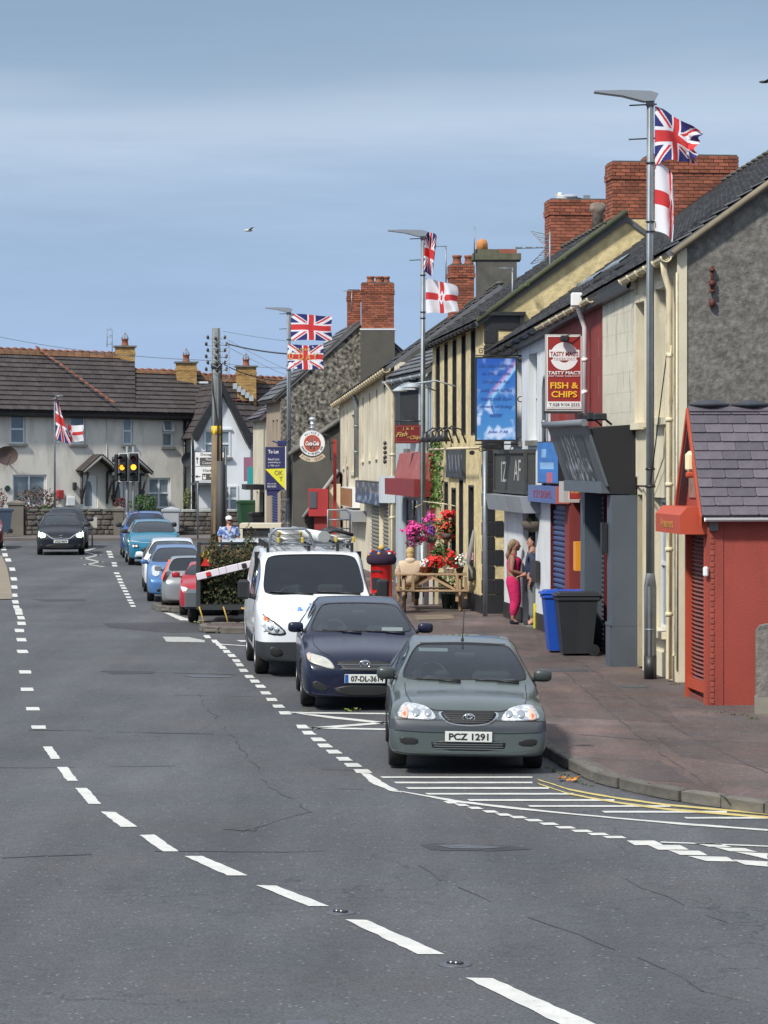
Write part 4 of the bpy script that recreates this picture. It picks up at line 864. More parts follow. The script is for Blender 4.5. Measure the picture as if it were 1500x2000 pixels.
b = MB(); b.box(u0-.1, u1+.25, .0, .52, 2.55, 2.975, 0, W5.M); b.build('fascia_box', M_MAROON, h5)
b = MB(); b.box(.05, u0-.12, .002, .12, .1, 3.5, 0, W5.M); b.build('end_pilaster', M_MAROON, h5)
b = MB(); u = W5.u(812); b.add([W5.p(uu,z,o) for z in (4.3,5.25) for uu,o in ((u-.5,.003),(u-.3,.45),(u+.6,.45),(u+.8,.003))], [(0,1,2,3),(4,5,6,7),(0,1,5,4),(1,2,6,5),(2,3,7,6)]); b.build('bay_window', M_BLACK, h5)
b = MB(); b.add([W5.p(uu,z,o) for z,uu,o in ((5.25,u-.6,.003),(5.25,u-.4,.55),(5.25,u+.7,.55),(5.25,u+.9,.003),(5.6,u-.3,.003),(5.6,u+.6,.003))], [(0,1,2,3),(0,1,4),(1,2,5,4),(2,3,5)]); b.build('bay_roof', M_STEEL, h5)
for px, oo in ((781,.9),(805,1.1)):
    u = W5.u(px, oo); b = MB(); b.tube([W5.p(u,5.15,.0), W5.p(u,5.3,oo*.5), W5.p(u,5.22,oo)], .02, 5); b.lathe([(.04,.05),(.17,-.03),(.18,-.07),(.15,-.06)], 12, M=Matrix.Translation(W5.p(u,5.2,oo))); b.build('sign_lamp', mat('pale_grey_enamel', (.35,.40,.43), .5), h5)
l5 = lambda Y: Vector((1.2-.13*(Y-69.6), Y)); r5 = lambda Y: Vector((l5(Y).x+2.9, Y+.3, z5+2.1))
rf, e0, e1 = front_roof(h5, 69.65, 76.7, 16, 16, 200, ez=lambda Y: z5, rdg=r5, lafn=l5)
gutter(h5, (e0.x, e0.y, e0.z-.06), (e1.x, e1.y, e1.z-.06), (-1,-.1,0), M_PALEBLUE, .08, 4)
c5 = l5(69.9); pipe(h5, [(c5.x-.2, 69.9, z5-.1), (c5.x-.1, 69.9, z5-.5), (c5.x-.1, 69.9, .2)], .055, M_PALEBLUE, 3)
gable_mesh(Wall(p5a, (7.0, 70.2), side=-1), h5, M_RENDERG, [(0,.1),(0,z5),(2.9,z5+2.1),(5.8,z5),(5.8,.1)])
# bracket sign of the chip shop
t = thing('chip_shop_sign', 'maroon hanging sign with gold script lettering under a scrolled iron bracket', 'sign', P(797,866,71.5))
a_ = P(771,830,71.5); c_ = P(823,866,71.5); cx_ = (a_.x+c_.x)/2; cz_ = (a_.z+c_.z)/2; b = MB(); b.box(a_.x, c_.x, 71.48, 71.56, c_.z, a_.z); b.build('board', mat('deep_red_sign', (.17,.018,.016), .45), t)
b = MB(); b.box(a_.x+.03, c_.x-.03, 71.47, 71.478, c_.z+.03, c_.z+.045); b.box(a_.x+.03, c_.x-.03, 71.47, 71.478, a_.z-.045, a_.z-.03); b.box(a_.x+.03, a_.x+.045, 71.47, 71.478, c_.z+.045, a_.z-.045); b.box(c_.x-.045, c_.x-.03, 71.47, 71.478, c_.z+.045, a_.z-.045); M_GOLD = mat('gold_letter', (.55,.36,.12), .5); b.build('border_line', mat('red_line', (.32,.08,.06), .6), t)
text('lettering', 'J & R', frame_M((cx_, 71.465, cz_+.13), (1,0,0), UPZ), M_GOLD, t, width=.3, height=.085, shear=.1)
text('lettering', 'Fish', frame_M((cx_-.16, 71.465, cz_-.0), (1,0,.08), UPZ), M_GOLD, t, width=.3, height=.12, shear=.4, bold=.004)
text('lettering', 'and', frame_M((cx_+.03, 71.465, cz_-.07), (1,0,.08), UPZ), M_GOLD, t, width=.12, height=.05, shear=.4)
text('lettering', 'Chips', frame_M((cx_+.2, 71.465, cz_-.09), (1,0,.05), UPZ), M_GOLD, t, width=.3, height=.12, shear=.4, bold=.004)
b = MB(); b.tube([(a_.x, 71.52, a_.z+.1), (1.25, 71.52, a_.z+.1)], .02, 6)
for x in (a_.x+.06, c_.x-.06): b.tube([(x,71.52,a_.z),(x,71.52,a_.z+.1)], .01, 5)
for s in (-1,1): b.tube([(cx_+s*(.02+.1*sin(k*.6)+.03*k), 71.52, a_.z+.14+.08*cos(k*.7)*(1-k*.1)) for k in range(9)], .008, 4)
b.build('bracket', M_BLACK, t)
h6 = thing('stained_cream_terrace', 'long stained cream terrace with small upper windows and tilted graffiti signs', 'terrace', (.28,76.7,0))
p6b = (-1.47, 95); W6 = Wall((.28,76.72), p6b); za, zb_ = 6.12, 5.5
o6 = []
for px, yt, yb, w in ((767,744,880,.5),(751,752,885,.5),(735.5,761,890,.5),(722,769,893,.5),(709,776,896,.55),(690,810,922,1.4),(679,800,905,.3),(671.5,803,910,.35)):
    u = W6.u(px); o6.append((u-w/2, u+w/2, W6.z(px,yb), W6.z(px,yt)))
wall_mesh(W6, h6, M_CREAM3, 0, W6.L, .1, (za, zb_), o6, name='front_wall')
for q in o6: window(W6, h6, *q, style='sash', o=-.18, sm=M_CREAM3, pm=M_PANE)
ez6 = lambda Y: za+(zb_-za)*(Y-76.7)/18.3; l6 = lambda Y: Vector((.28-.0956*(Y-76.7), Y)); r6 = lambda Y: Vector((l6(Y).x+2.9, Y+.3, ez6(Y)+2.1))
rf, e0, e1 = front_roof(h6, 76.7, 95.05, 16, 50, 300, ez=ez6, rdg=r6, lafn=l6)
gutter(h6, (e0.x, e0.y, e0.z-.05), (e1.x, e1.y, e1.z-.05), (-1,-.1,0), M_CREAMPIPE, .09, 26)
for px, m_ in ((700.5, M_STEEL), (772, M_CREAMPIPE)):
    u = W6.u(px); pipe(h6, [W6.p(u,5.6,.25), W6.p(u,5.3,.08), W6.p(u,2.9 if px < 750 else .2,.08)], .07, m_, 2)
def slab(W, px0, px1, y0m, y1m, o0, o1, m, name, par, zpx=None):
    u0, u1 = W.u(px1,o1), W.u(px0,o1); z1, z0 = W.z((px0+px1)/2, y0m, o1), W.z((px0+px1)/2, y1m, o1); b = MB(); b.box(u0, u1, o0, o1, z0, z1, 0, W.M); return b.build(name, m, par), (u0+u1)/2, (z0+z1)/2, u1-u0, z1-z0
def graf(u, v):
    n = noise.noise(Vector((u*10, v*3, 2)))+.5*noise.noise(Vector((u*30, v*6, 5))); k = max(0, n)*1.3
    return (.05+.25*k, .07+.30*k, .12+.42*k) if v < .5 else (.07+.28*k, .08+.26*k, .10+.27*k)
sg, u, z, w, h = slab(W6, 694, 742, 940, 985, .01, .3, M_BLACK, 'graffiti_sign', h6); printed('sign_face', W6.face(u, z, .306), w-.1, h-.06, graf, 70, 22, M_PRINT, sg)
sg, u, z, w, h = slab(W6, 666, 688, 952, 990, .01, .25, M_WHITEP, 'rust_sign', h6)
printed('sign_face', W6.face(u, z, .256), w-.1, h-.06, lambda u, v: tuple(a*(.7+.6*abs(noise.noise(Vector((u*12, v*2, 7))))) for a in (.38,.17,.05)), 40, 16, M_PRINT, sg)
slab(W6, 740, 744, 930, 982, .01, .40, mat('white_box_sign', (.55,.60,.63), .5, dirt=.3), 'white_sign_box', h6)
for k, (x0, x1) in enumerate(((752,766),(729,747))):
    u0, u1 = W6.u(x1), W6.u(x0); b = MB(); b.box(u0-.15, u0, .003, .1, .1, 2.4, 0, W6.M); b.build('pilaster', M_CREAM, h6); shutter(W6, h6, u0, u1, .12, 2.35, .07, mat('grey_green_shutter', (.23,.22,.18), .6, dirt=.3), .11, 60)
sg, u, z, w, h = slab(W6, 664, 690, 996, 1016, .01, .4, mat('grey_meter', (.3,.31,.32), .6), 'meter_cabinet', h6)
gable_mesh(Wall((.28,76.72), (6.1,77.3), side=-1), h6, M_RENDERG, [(0,.1),(0,za),(2.9,za+2.1),(5.8,za),(5.8,.1)])
gable_mesh(Wall(p6b, (4.3,95.6), side=-1), h6, M_RENDERG, [(0,.1),(0,zb_),(2.9,zb_+2.1),(5.8,zb_),(5.8,.1)], name='far_gable')
# broken corbel on the cream wall
b = MB(); u = W6.u(756)
for k in range(5): b.ell(W6.p(u+R.uniform(-.05,.05), 3.4+k*.13, .06), (.05,.05,.06))
b.build('broken_bracket', M_BLACK, h6)
# far rear chimneys seen over the roofs
def stack_thing(label, px0, px1, ytop, Y, zb, m, mm, limit, pots=(), **kw):
    xa, xb = P(px0,0,Y).x, P(px1,0,Y).x; t = thing('chimney_stack', label, 'chimney', ((xa+xb)/2, Y, zb)); chimney(t, (xa+xb)/2, Y+.45, .1, xb-xa, .8, zb, P(px0,ytop,Y).z, m, mm, limit, pots=pots, name='stack', **kw); return t
stack_thing('short red brick chimney with two terracotta pots left of the grey chimney', 878, 924, 517, 84, 7.0, M_BRICK, M_MORTAR, 150, pots=((-.12,0),(.24,0)), poth=.28, potr=.13)
xa, xb = P(923,0,79).x, P(1018,0,79).x; zt = P(960,507,79).z
t = thing('grey_chimney', 'grey rendered chimney with mossy top and broken orange pot', 'chimney', ((xa+xb)/2, 79, 6)); M0 = Matrix.Translation(((xa+xb)/2, 79.5, 0)); w = (xb-xa)/2; w0 = w-.12
b = MB(); b.box(-w0, w0, -.45, .45, 6, zt, 0, M0); b.build('shaft', M_RENDERG, t); b = MB(); b.box(-w, w, -.5, .5, zt, zt+.18, 0, M0); b.box(-w+.08, w*.1, -.42, .42, zt+.18, zt+.3, 0, M0); b.build('cap', mat('mossy_cement', (.15,.145,.11), .95, col2=(.07,.08,.04), ns=5), t)
b = MB(); b.lathe([(.17,0),(.16,.2),(.12,.3),(.02,.34)], 12, M=M0 @ Matrix.Translation((-.4,0,zt+.28))); b.build('pot', mat('orange_clay', (.5,.2,.06), .8), t)
xq = w-.3; b = MB(); b.box(w0-.5, w0, -.46, .44, zt+.18, zt+.3, 0, M0); b.build('brick_remnant', M_BRICK, t)
b = MB(); b.cyl(P(926,505,79), P(927,443,79), .02, n=6); b.build('mast', M_STEEL, t)
# --- low building between the cream terrace and the pebbledashed gable
hl = thing('low_lean_to_shop', 'low grey rendered building with brown lean-to roof and red shop box', 'shop', (-2, 96, 0))
WL = Wall((P(572,0,96.5).x, 96.4), (P(672,0,96.5).x, 96.6), side=-1); zL = lambda x, y: P(x, y, 96.5).z
gable_mesh(WL, hl, mat('grey_brown_render', (.13,.125,.11), .95, col2=(.09,.088,.08), ns=1.5, dirt=.3), [(0,.1),(0,zL(572,882)),(WL.L,zL(668,816)),(WL.L,.1)], th=3)
b = MB(); b.tube([WL.p(-.15,zL(565,888),.1), WL.p(WL.L,zL(668,814),.1)], .09, 6); b.build('verge', mat('pale_verge', (.22,.21,.19), .9, col2=(.1,.1,.09), ns=5), hl)
a0, a1 = P(592,1012,94), P(655,925,94); b0, b1 = P(592,1005,96.3), P(668,905,96.3)
roof_plane(hl, (a0.x,94,a0.z), (a0.x-.12,96.3,a0.z), (a1.x+.1,96.3,a1.z+.1), (a1.x+.1,94,a1.z+.1), 10, 8, M_TILE, 80)
b = MB(); b.tube([(a0.x,93.95,a0.z+.02),(a1.x+.1,93.95,a1.z+.12)], .07, 6); b.build('verge', mat('lead_verge', (.28,.29,.29), .7), hl)
a, c = P(615,1005,93.4), P(640,948,93.4); b = MB(); b.box(P(602,0,93).x, P(640,0,93).x, 93.3, 94.6, P(0,1008,93.4).z, P(0,955,93.4).z); b.build('red_shop_box', mat('strong_red_paint', (.42,.03,.035), .6, dirt=.3), hl)
b = MB(); b.box(P(613,0,93).x, P(641,0,93).x, 93.5, 94.5, .12, P(0,1008,93.4).z); b.build('red_front', mat('dull_red_paint', (.26,.03,.03), .6), hl)
b = MB(); b.box(P(604,0,93).x, P(618,0,93).x, 93.27, 93.3, P(0,992,93.4).z, P(0,960,93.4).z); b.build('dark_panel', M_GREYSH, hl)
b = MB(); b.box(P(641,0,93).x, P(664,0,93).x, 94, 96.3, .12, P(0,945,94).z); b.build('side_wall', M_CREAM3, hl)
b = MB(); x = P(654,0,92).x; b.box(x-.055, x+.055, 91.95, 92.06, .12, P(0,858,92).z); tag(b.build('red_sign_pole', mat('red_pole_paint', (.38,.03,.03), .55)), 'tall red pole carrying the round soft drink sign', 'pole')
# --- pebbledashed house
hp = thing('pebbledash_house', 'tall pebbledashed gable house with rendered brick-topped chimney', 'house', (-3.71,101,0))
WP = Wall((-3.71,101), (2.9,101.7), side=-1)
gable_mesh(WP, hp, M_PEBBLE, [(0,.1),(0,5.75),(2.72,8.3),(3.3,8.25),(6.0,5.9),(6.0,.1)])
WPF = Wall((-3.71,101), (-4.43,106)); wall_mesh(WPF, hp, mat('tan_render', (.36,.29,.22), .9, dirt=.4), 0, WPF.L, .1, 5.7, [(2.2,2.9,3.6,4.9),(.9,1.6,3.6,4.9),(1.0,3.6,.2,2.3)], name='front_wall')
for q in ((2.2,2.9,3.6,4.9),(.9,1.6,3.6,4.9)): window(WPF, hp, *q)
shutter(WPF, hp, 1.0, 3.6, .2, 2.3, -.06, mat('navy_shutter', (.03,.05,.17), .5), .1, 40)
roof_plane(hp, (-4.0,100.9,5.6), (-4.75,106.1,5.6), (-1.6,106.5,8.35), (-.9,101.2,8.4), 14, 14, M_SLATE, 100)
b = MB(); b.tube([WP.p(-.25,5.6,.05), WP.p(2.75,8.38,.05)], .05, 5); b.tube([WP.p(3.3,8.3,.05), WP.p(6.1,5.9,.05)], .05, 5); b.build('verge', M_RENDERG, hp)
xa, xb = P(704,0,100.6).x, P(771,0,100.6).x; zs = P(0,645,100.6).z
b = MB(); b.box(xa, xb, 100.5, 101.5, 4.5, zs); b.build('chimney_shaft', mat('dark_smooth_render', (.10,.093,.078), .9, col2=(.08,.075,.065), ns=2, dirt=.3), hp)
b = MB(); b.box(xa-.02, xb+.02, 100.48, 101.5, zs+.003, zs+.06); b.build('white_ledge', M_WHITE, hp)
chimney(hp, (xa+xb)/2, 101.05, .0, xb-xa-.06, 1.0, zs+.06, P(0,553,100.6).z, M_BRICK, M_MORTAR, 220, pots=((-.25,0),(.05,0),(.3,.1)), poth=.24, potr=.13)
xa, xb = P(678,0,103).x, P(704,0,103).x; chimney(hp, (xa+xb)/2, 103, .0, xb-xa, .8, 7.5, P(0,568,103).z, M_BRICK, M_MORTAR, 120)
b = MB()
for k in range(4): b.box(xa-.02+.0+k*.13, xa+.12+k*.13, 102.5, 102.56, 7.7+k*.12, 7.95+k*.13)
b.build('step_flashing', M_STEEL, hp)
xa, xb = P(640,0,106).x, P(668,0,106).x; z1 = P(0,662,106).z; t = thing('white_chimney', 'low white chimney with moulded cap beyond the pebbledashed gable', 'chimney', (xa,106,6)); b = MB(); b.box(xa, xb, 106, 106.8, 6.2, z1-.2); b.build('shaft', M_WHITE, t); b = MB(); b.box(xa-.1, xb+.1, 105.9, 106.9, z1-.2, z1-.03); b.box(xa-.05, xb+.05, 105.95, 106.85, z1-.03, z1+.08); b.build('cap', M_WHITE, t)
# --- low white corner building at the junction
hw = thing('white_corner_building', 'small white building with purple slate roof at the corner before the junction', 'building', (-4.5,107,0))
WW = Wall((-4.43,106.02), (-5.25,113)); wall_mesh(WW, hw, M_CREAM3, 0, WW.L, .1, 5.05, [(1,3.4,.2,2.2),(4.2,5.4,.2,2.2)], name='front_wall')
for q in ((1,3.4,.2,2.2),(4.2,5.4,.2,2.2)): window(WW, hw, *q, fm=M_DARK)
roof_plane(hw, (-4.7,105.9,5.0), (-5.5,113,5.0), (-3.3,113.4,6.7), (-2.5,106.3,6.7), 11, 22, M_SLATEP, 240)
b = MB(); b.box(1,3.4,.01,.7,2.3,2.5,0,WW.M); b.build('shop_fascia', M_BLACK, hw)
# ------------------------------------------------------------------ red kiosk
k = thing('red_kiosk', 'small red kiosk with steep purple slate roof, louvred red shutter and canopy box', 'kiosk', (4.44, 38.5, 0))
KA, KB = Vector((4.44,38.5)), Vector((4.28,40.06)); ax = Vector((1,.105)).normalized()
WK = Wall(KA, KB); zev = 2.87; apz = 4.22; Lk = 5.0
WKS = Wall(KA, KA+ax*Lk, side=-1)
# front gable (towards the road) with doorway
uo0, uo1 = .12, WK.L-.12
wall_mesh(WK, k, M_REDW, 0, WK.L, .05, zev-.02, [(uo0, uo1, .08, 2.42)], name='front_wall', th=.2)
gable_mesh(WK, k, M_REDW, [(0,zev-.02),(WK.L/2,apz-.06),(WK.L,zev-.02)], th=.2, name='gable_wall')
wall_mesh(WKS, k, M_REDW, .205, Lk, -.15, zev-.05, name='side_wall', th=.2)
b = MB(); b.box(-.02, .2, -.2, .012, .0, zev-.1, 0, WKS.M); b.build('corner_brickwork', M_REDW, k)
items = []
for j in range(33): items.append((WKS.p(.045, .1+j*.078, .013), WKS.d, WKS.n, UPZ, (.06 if j%2 else .045, .02, .066)))
pieces('brick', items, mat('tan_corner_brick', (.30,.10,.06), .85, col2=(.34,.06,.04), ns=9, rand=.2), k, 100)
# shutter of tilted louvres
b = MB(); b.box(uo0, uo1, -.16, -.1, .12, 2.4, 0, WK.M); sh = b.build('louvred_shutter', M_REDSH, k); items = []
for j in range(34):
    an = .55; Z = Vector((0,0,1)); n = WK.n; items.append((WK.p((uo0+uo1)/2, .42+j*.059, -.06), WK.d, (n*cos(an)-Z*sin(an)), (Z*cos(an)+n*sin(an)), (uo1-uo0-.08, .055, .014)))
pieces('slat', items, M_REDSH, sh, 100, .3)
b = MB(); b.box(uo0-.0, uo0+.07, -.1, .03, .06, 2.42, 0, WK.M); b.box(uo1-.05, uo1, -.1, .02, .06, 2.42, 0, WK.M); b.box(uo0+.07, uo1-.05, -.1, .0, .26, .40, 0, WK.M); b.build('shutter_frame', M_REDTRIM, sh)
b = MB(); b.add([WK.p(u,z,o) for o in (-.06,-.02) for u,z in ((uo0+.07,.06),(uo1-.05,.12),(uo1-.05,.2),(uo0+.07,.16))], [(0,1,2,3),(4,5,6,7),(0,1,5,4),(2,3,7,6)]); b.build('loose_board', M_REDSH, sh)
# canopy box
b = MB(); b.add([WK.p(u,z,o) for u in (.0, WK.L+.12) for o,z in ((.003,2.46),(.40,2.46),(.40,2.72),(.30,2.83),(.003,2.83))], [(0,1,2,3,4),(9,8,7,6,5),(0,1,6,5),(1,2,7,6),(2,3,8,7),(3,4,9,8),(4,0,5,9)]); cb = b.build('canopy_box', M_REDTRIM, k)
text('lettering', 'Amusements', WK.face(WK.L*.55, 2.6, .406), mat('ochre_letter', (.55,.27,.06), .6), cb, width=.85, height=.13)
b = MB(); b.box(.05, WK.L-.05, -.02, .06, 3.0, 3.42, 0, WK.M) if False else b.box(.35, WK.L-.35, .003, .02, 2.95, 3.4, 0, WK.M); b.build('name_board', mat('peeling_brown_board', (.22,.10,.07), .8, col2=(.33,.22,.17), ns=6), k)
b = MB(); b.bbox(WK.p(.46,3.45,.15), (.16,.12,.30), .05); bl = b.build('bulkhead_lamp', mat('cream_lens', (.75,.68,.42), .35), k); b = MB(); b.bbox(WK.p(.46,3.27,.15), (.14,.12,.08), .02); b.build('bracket', M_REDTRIM, bl)
b = MB(); b.bbox(WKS.p(-.05,1.95,.03), (.07,.09,.14), .02); b.build('alarm_box', M_WHITEP, k)
# barge boards
ov = .12
def kp(u, z, o): return WK.p(u, z, o)
b = MB()
for s in (0, 1):
    u0 = -.1 if s == 0 else WK.L+.1; um = WK.L/2; b.add([kp(u0,zev-.16,o) for o in (ov,ov+.03)]+[kp(um,apz-.02,o) for o in (ov,ov+.03)]+[kp(um,apz-.16,o) for o in (ov,ov+.03)]+[kp(u0,zev-.3,o) for o in (ov,ov+.03)], [(0,2,4,6),(1,3,5,7),(0,1,3,2),(4,5,7,6),(0,1,7,6)])
b.build('barge_board', M_REDTRIM, k)
# roof
n3 = lambda v: Vector((v[0], v[1], 0)); out = WK.n*ov; axv = n3(ax)
e0 = WK.p(-.12, zev-.16, ov); r0 = WK.p(WK.L/2, apz, ov); e1 = e0+axv*(Lk+ov); r1 = r0+axv*(Lk+ov)
rf = roof_plane(k, e0, e1, r1, r0, 12, 13, M_SLATEP, 300, lift=.022, gap=.985, th=.018)
g0 = WK.p(WK.L+.12, zev-.16, ov); g1 = g0+axv*(Lk+ov); roof_plane(k, g0, g1, r1, r0, 12, 13, M_SLATEP, 0, lift=.03)
items = []
for j in range(9): items.append((r0+axv*(.3+j*.6)+Vector((0,0,.03)), axv, Vector((-ax.y, ax.x, 0)), UPZ, (.585,.22,.13)))
pieces('ridge_tile', items, mat('blue_black_ridge', (.045,.05,.065), .6, rand=.2), rf, 50, .42)
gutter(k, e0+Vector((0,0,-.02))-out*.3+Vector((0,-.04,0)), e1+Vector((0,-.04,-.02)), WKS.n, M_WHITEP, .055, 0)
b = MB(); b.box(.0, .12, .003, .06, zev-.36, zev-.12, 0, WKS.M); b.build('gutter_end_block', M_SILL, k)
# rendered garden wall at the frame edge
wl = Wall(G(1476,1394,PZ).xy, G(1476,1394,PZ).xy+Vector((3.5,-.4)), side=-1); hw_ = P(0,1222,37.0).z
t = thing('grey_side_wall', 'rough grey rendered wall end at the right beside the red kiosk', 'wall', (wl.a.x, wl.a.y, 0))
b = MB(); pts = [(0,.0),(0,hw_-.1),(.05,hw_-.02),(.14,hw_),(3.5,hw_+.05),(3.5,0)]; b.prism(pts, 1, 0, -.25, M=wl.M); b.build('wall', M_ROUGH, t)
b = MB(); b.box(-.015, 3.5, -.26, .012, .0, .34, 0, wl.M); b.build('base_course', mat('pale_render_base', (.27,.25,.20), .95, col2=(.16,.15,.13), ns=3), t)

# ------------------------------------------------------------------ terrace across the junction
Ta = P(-260,0,127); Tb = P(378,0,135.1); WT = Wall((Ta.x,Ta.y), (Tb.x,Tb.y), side=-1)
M_TREND = mat('pale_grey_render', (.72,.70,.63), .9, col2=(.60,.58,.53), ns=.45, dirt=.5, dcol=(.24,.23,.21), dsc=(.8,.8,.22), dth=.5)
M_WINF = mat('terrace_white_frame', (.72,.74,.76), .4)
tr = thing('far_terrace', 'long pale rendered terrace with brown tiled roof across the junction', 'house terrace', (Ta.x,Ta.y,0))
def rect(x0,x1,y0,y1,W=WT): xm = (x0+x1)/2; return (W.u(x0), W.u(x1), W.z(xm,y1), W.z(xm,y0))
wins = [(20,50,809,867,'sash',0),(137,167,810,868,'sash',0),(240,260,814,869,'sash',0),(317,339,818,873,'sash',1),(25,91,927,990,'mull',0),(290,333,933,993,'cross',0),(-110,-78,808,866,'sash',0),(-100,-50,926,985,'mull',0)]
doors = [(157,191,930,1040),(221,243,938,1040)]
ops = [rect(*w[:4]) for w in wins]+[rect(*d) for d in doors]
zl, zr = WT.z(0,799), WT.z(375,812)
wall_mesh(WT, tr, M_TREND, 0, WT.L, .1, (zl+.04, zr), ops, name='front_wall')
for w, q in zip(wins, ops): window(WT, tr, q[0]+.01, q[1]-.01, q[2]+.01, q[3]-.01, style=w[4], fm=M_WINF, pm=(M_PANE if w[0] in (20,137) else M_PANEC), tilt=bool(w[5]), fw=.08, sp=.14, o=-.1)
for d, q in zip(doors, ops[len(wins):]):
    b = MB(); b.box(q[0]+.02, q[1]-.02, -.16, -.1, q[2], q[3]-.02, 0, WT.M); dd = b.build('door', M_WINF, tr); um = (q[0]+q[1])/2; w_ = (q[1]-q[0])*.2
    b = MB(); zt_ = q[3]-.25; b.add([WT.p(um+a, z, -.09) for a, z in ((-w_,zt_-1.15),(w_,zt_-1.15),(w_,zt_-.25),(w_*.5,zt_),(-w_*.5,zt_),(-w_,zt_-.25))], [(0,1,2,3,4,5)]); b.build('door_glass', M_PANE, dd)
    b = MB(); b.add([WT.p(um+w_*1.3*cos(a), zt_-1.5+.12*sin(a), -.088) for a in [2*pi*i/12 for i in range(12)]], [tuple(range(12))]); b.build('door_panel', mat('door_oval_grey', (.5,.52,.54), .5), dd)  # flat oval below the glass, coloured greyer than the door
# porch canopy with dark braces
M_DKWOOD = mat('dark_stained_timber', (.035,.032,.032), .7, col2=(.12,.115,.11), ns=3)
for (apx, apy, lx, rx, ey) in ((190,891,149,218,922),(246,893,212,282,925)):
    ua, ul, ur = WT.u(apx), WT.u(lx), WT.u(rx); za_ = WT.z(apx,apy); ze_ = WT.z(lx,ey); um = (ul+ur)/2; pr = .9
    por = MB()
    for (u0, u1) in ((ul,um),(ur,um)):
        p_ = [WT.p(u0,ze_,.02),WT.p(u0,ze_,pr),WT.p(u1,za_,pr),WT.p(u1,za_,.02)]; por.add(p_+[v+Vector((0,0,.07)) for v in p_], [(0,1,2,3),(4,5,6,7),(0,1,5,4),(1,2,6,5),(2,3,7,6),(0,3,7,4)])
    pp = por.build('porch_roof', M_TILE, tr)
    items = []
    for (u0, u1) in ((ul,um),(ur,um)):
        Y = (WT.p(u1,za_,0)-WT.p(u0,ze_,0)); L_ = Y.length; Y = Y/L_; Z = Y.cross(WT.n).normalized(); Z = Z if Z.z > 0 else -Z
        for i in range(3):
            for j in range(4): items.append((WT.p(u0,ze_,.02+pr*(i+.5)/3)+Y*(L_*(j+.5)/4)+Z*.1, WT.n, Y, Z, (pr/3*.94, L_/4*1.1, .04)))
    pieces('porch_tile', items, M_TILE, pp, 40)
    b = MB()
    for (u0, u1) in ((ul,um),(ur,um)): b.tube([WT.p(u0,ze_-.02,pr+.02), WT.p(u1,za_-.02,pr+.02)], .07, 4)
    b.build('barge_board', mat('grey_barge', (.17,.17,.17), .8), pp)
    for u in (ul+.25, ur-.25):
        b = MB(); b.tube([WT.p(u,ze_-.05,.05),WT.p(u,ze_-1.5,.05)], .06, 4); b.tube([WT.p(u,ze_-.05,.02),WT.p(u,ze_-.05,pr)], .06, 4); b.tube([WT.p(u,ze_-1.3,.06),WT.p(u,ze_-.1,pr-.1)], .06, 4); b.build('brace', M_DKWOOD, pp)
# roofs
def tpt(px, py, back):   # point on the vertical plane `back` metres behind the terrace face
    Wb = Wall(WT.a.xy-WT.n.xy*back, WT.b.xy-WT.n.xy*back, side=-1); u, z = Wb.hit(px, py); return Wb.p(u, z)
eL, eR = WT.p(0, WT.z(-260,797), .35), WT.p(WT.u(392), WT.z(380,810), .35)
eM = eL.lerp(eR, .8)
rL, rM = tpt(-260,673,4.6), tpt(262,694,4.6)
eMx = WT.p(WT.u(258), 0, .35); eM = Vector((eMx.x, eMx.y, eL.z+(eR.z-eL.z)*(WT.u(258)/WT.u(392))))
roof_plane(tr, eL, eM, rM, rL, 13, 42, M_TILE, 300, name='roof_tile', lift=.06, th=.05)
rM2, rR2 = tpt(256,724,3.6), tpt(392,729,3.6)
roof_plane(tr, eM, eR, rR2, rM2, 10, 11, M_TILE, 120, name='roof_tile', lift=.06, th=.05)
def ridge_row(par, p0, p1, m, n, s=(.3,.2), lim=60, nm='ridge_tile', dz=.08):
    X = (p1-p0).normalized(); L_ = (p1-p0).length; Yv = Vector((-X.y, X.x, 0)).normalized(); Z = X.cross(Yv); Z = Z if Z.z > 0 else -Z
    pieces(nm, [(p0.lerp(p1,(i+.5)/n)+Vector((0,0,dz+R.uniform(-.012,.012))), X, Yv, Z, (L_/n*.96, s[0], s[1])) for i in range(n)], m, par, lim, .4)
ridge_row(tr, rL, rM, M_REDTILE, 36, (.34,.16)); ridge_row(tr, rM2, rR2, M_REDTILE, 10, (.34,.16))
def lich(e0_, e1_, r0_, r1_, v0, v1, n):   # lichened courses below the ridge
    it = []
    for j in range(2):
        va = v0+(v1-v0)*j/2; vb = v0+(v1-v0)*(j+1)/2
        for i in range(n):
            u = (i+.5)/n; pa = (e0_.lerp(e1_,u)).lerp(r0_.lerp(r1_,u), va); pb = (e0_.lerp(e1_,u)).lerp(r0_.lerp(r1_,u), vb); X = (e1_-e0_).normalized(); Y = (pb-pa); h = Y.length; Y = Y/h; Z = X.cross(Y); Z = Z if Z.z > 0 else -Z
            it.append(((pa+pb)/2+Z*.115, X, Y, Z, ((e1_-e0_).length/n*.96, h*1.05, .03)))
    pieces('lichened_tile', it, M_LICHEN, tr, 120, .06)
lich(eL, eM, rL, rM, .90, .985, 34); lich(eM, eR, rM2, rR2, .90, .985, 10)
h0 = tpt(70,682,4.4); h1_ = WT.p(WT.u(216), WT.z(216,795), .5); ridge_row(tr, h0+Vector((0,-.15,.1)), h1_+Vector((0,-.1,.12)), M_REDTILE, 16, (.20,.10), dz=.04)
gp0, gp1 = WT.p(0, WT.z(-260,797)-.12, .42), WT.p(WT.u(390), WT.z(385,810)-.12, .42)
gutter(tr, gp0, gp1, WT.n, M_BLACK, .12, 0); b = MB(); b.add([WT.p(u, zl_+dz, .3) for u, zl_ in ((0,WT.z(-260,797)),(WT.L,WT.z(375,812))) for dz in (-.25,.0)], [(0,1,3,2)]); b.build('fascia_board', M_BLACK, tr)
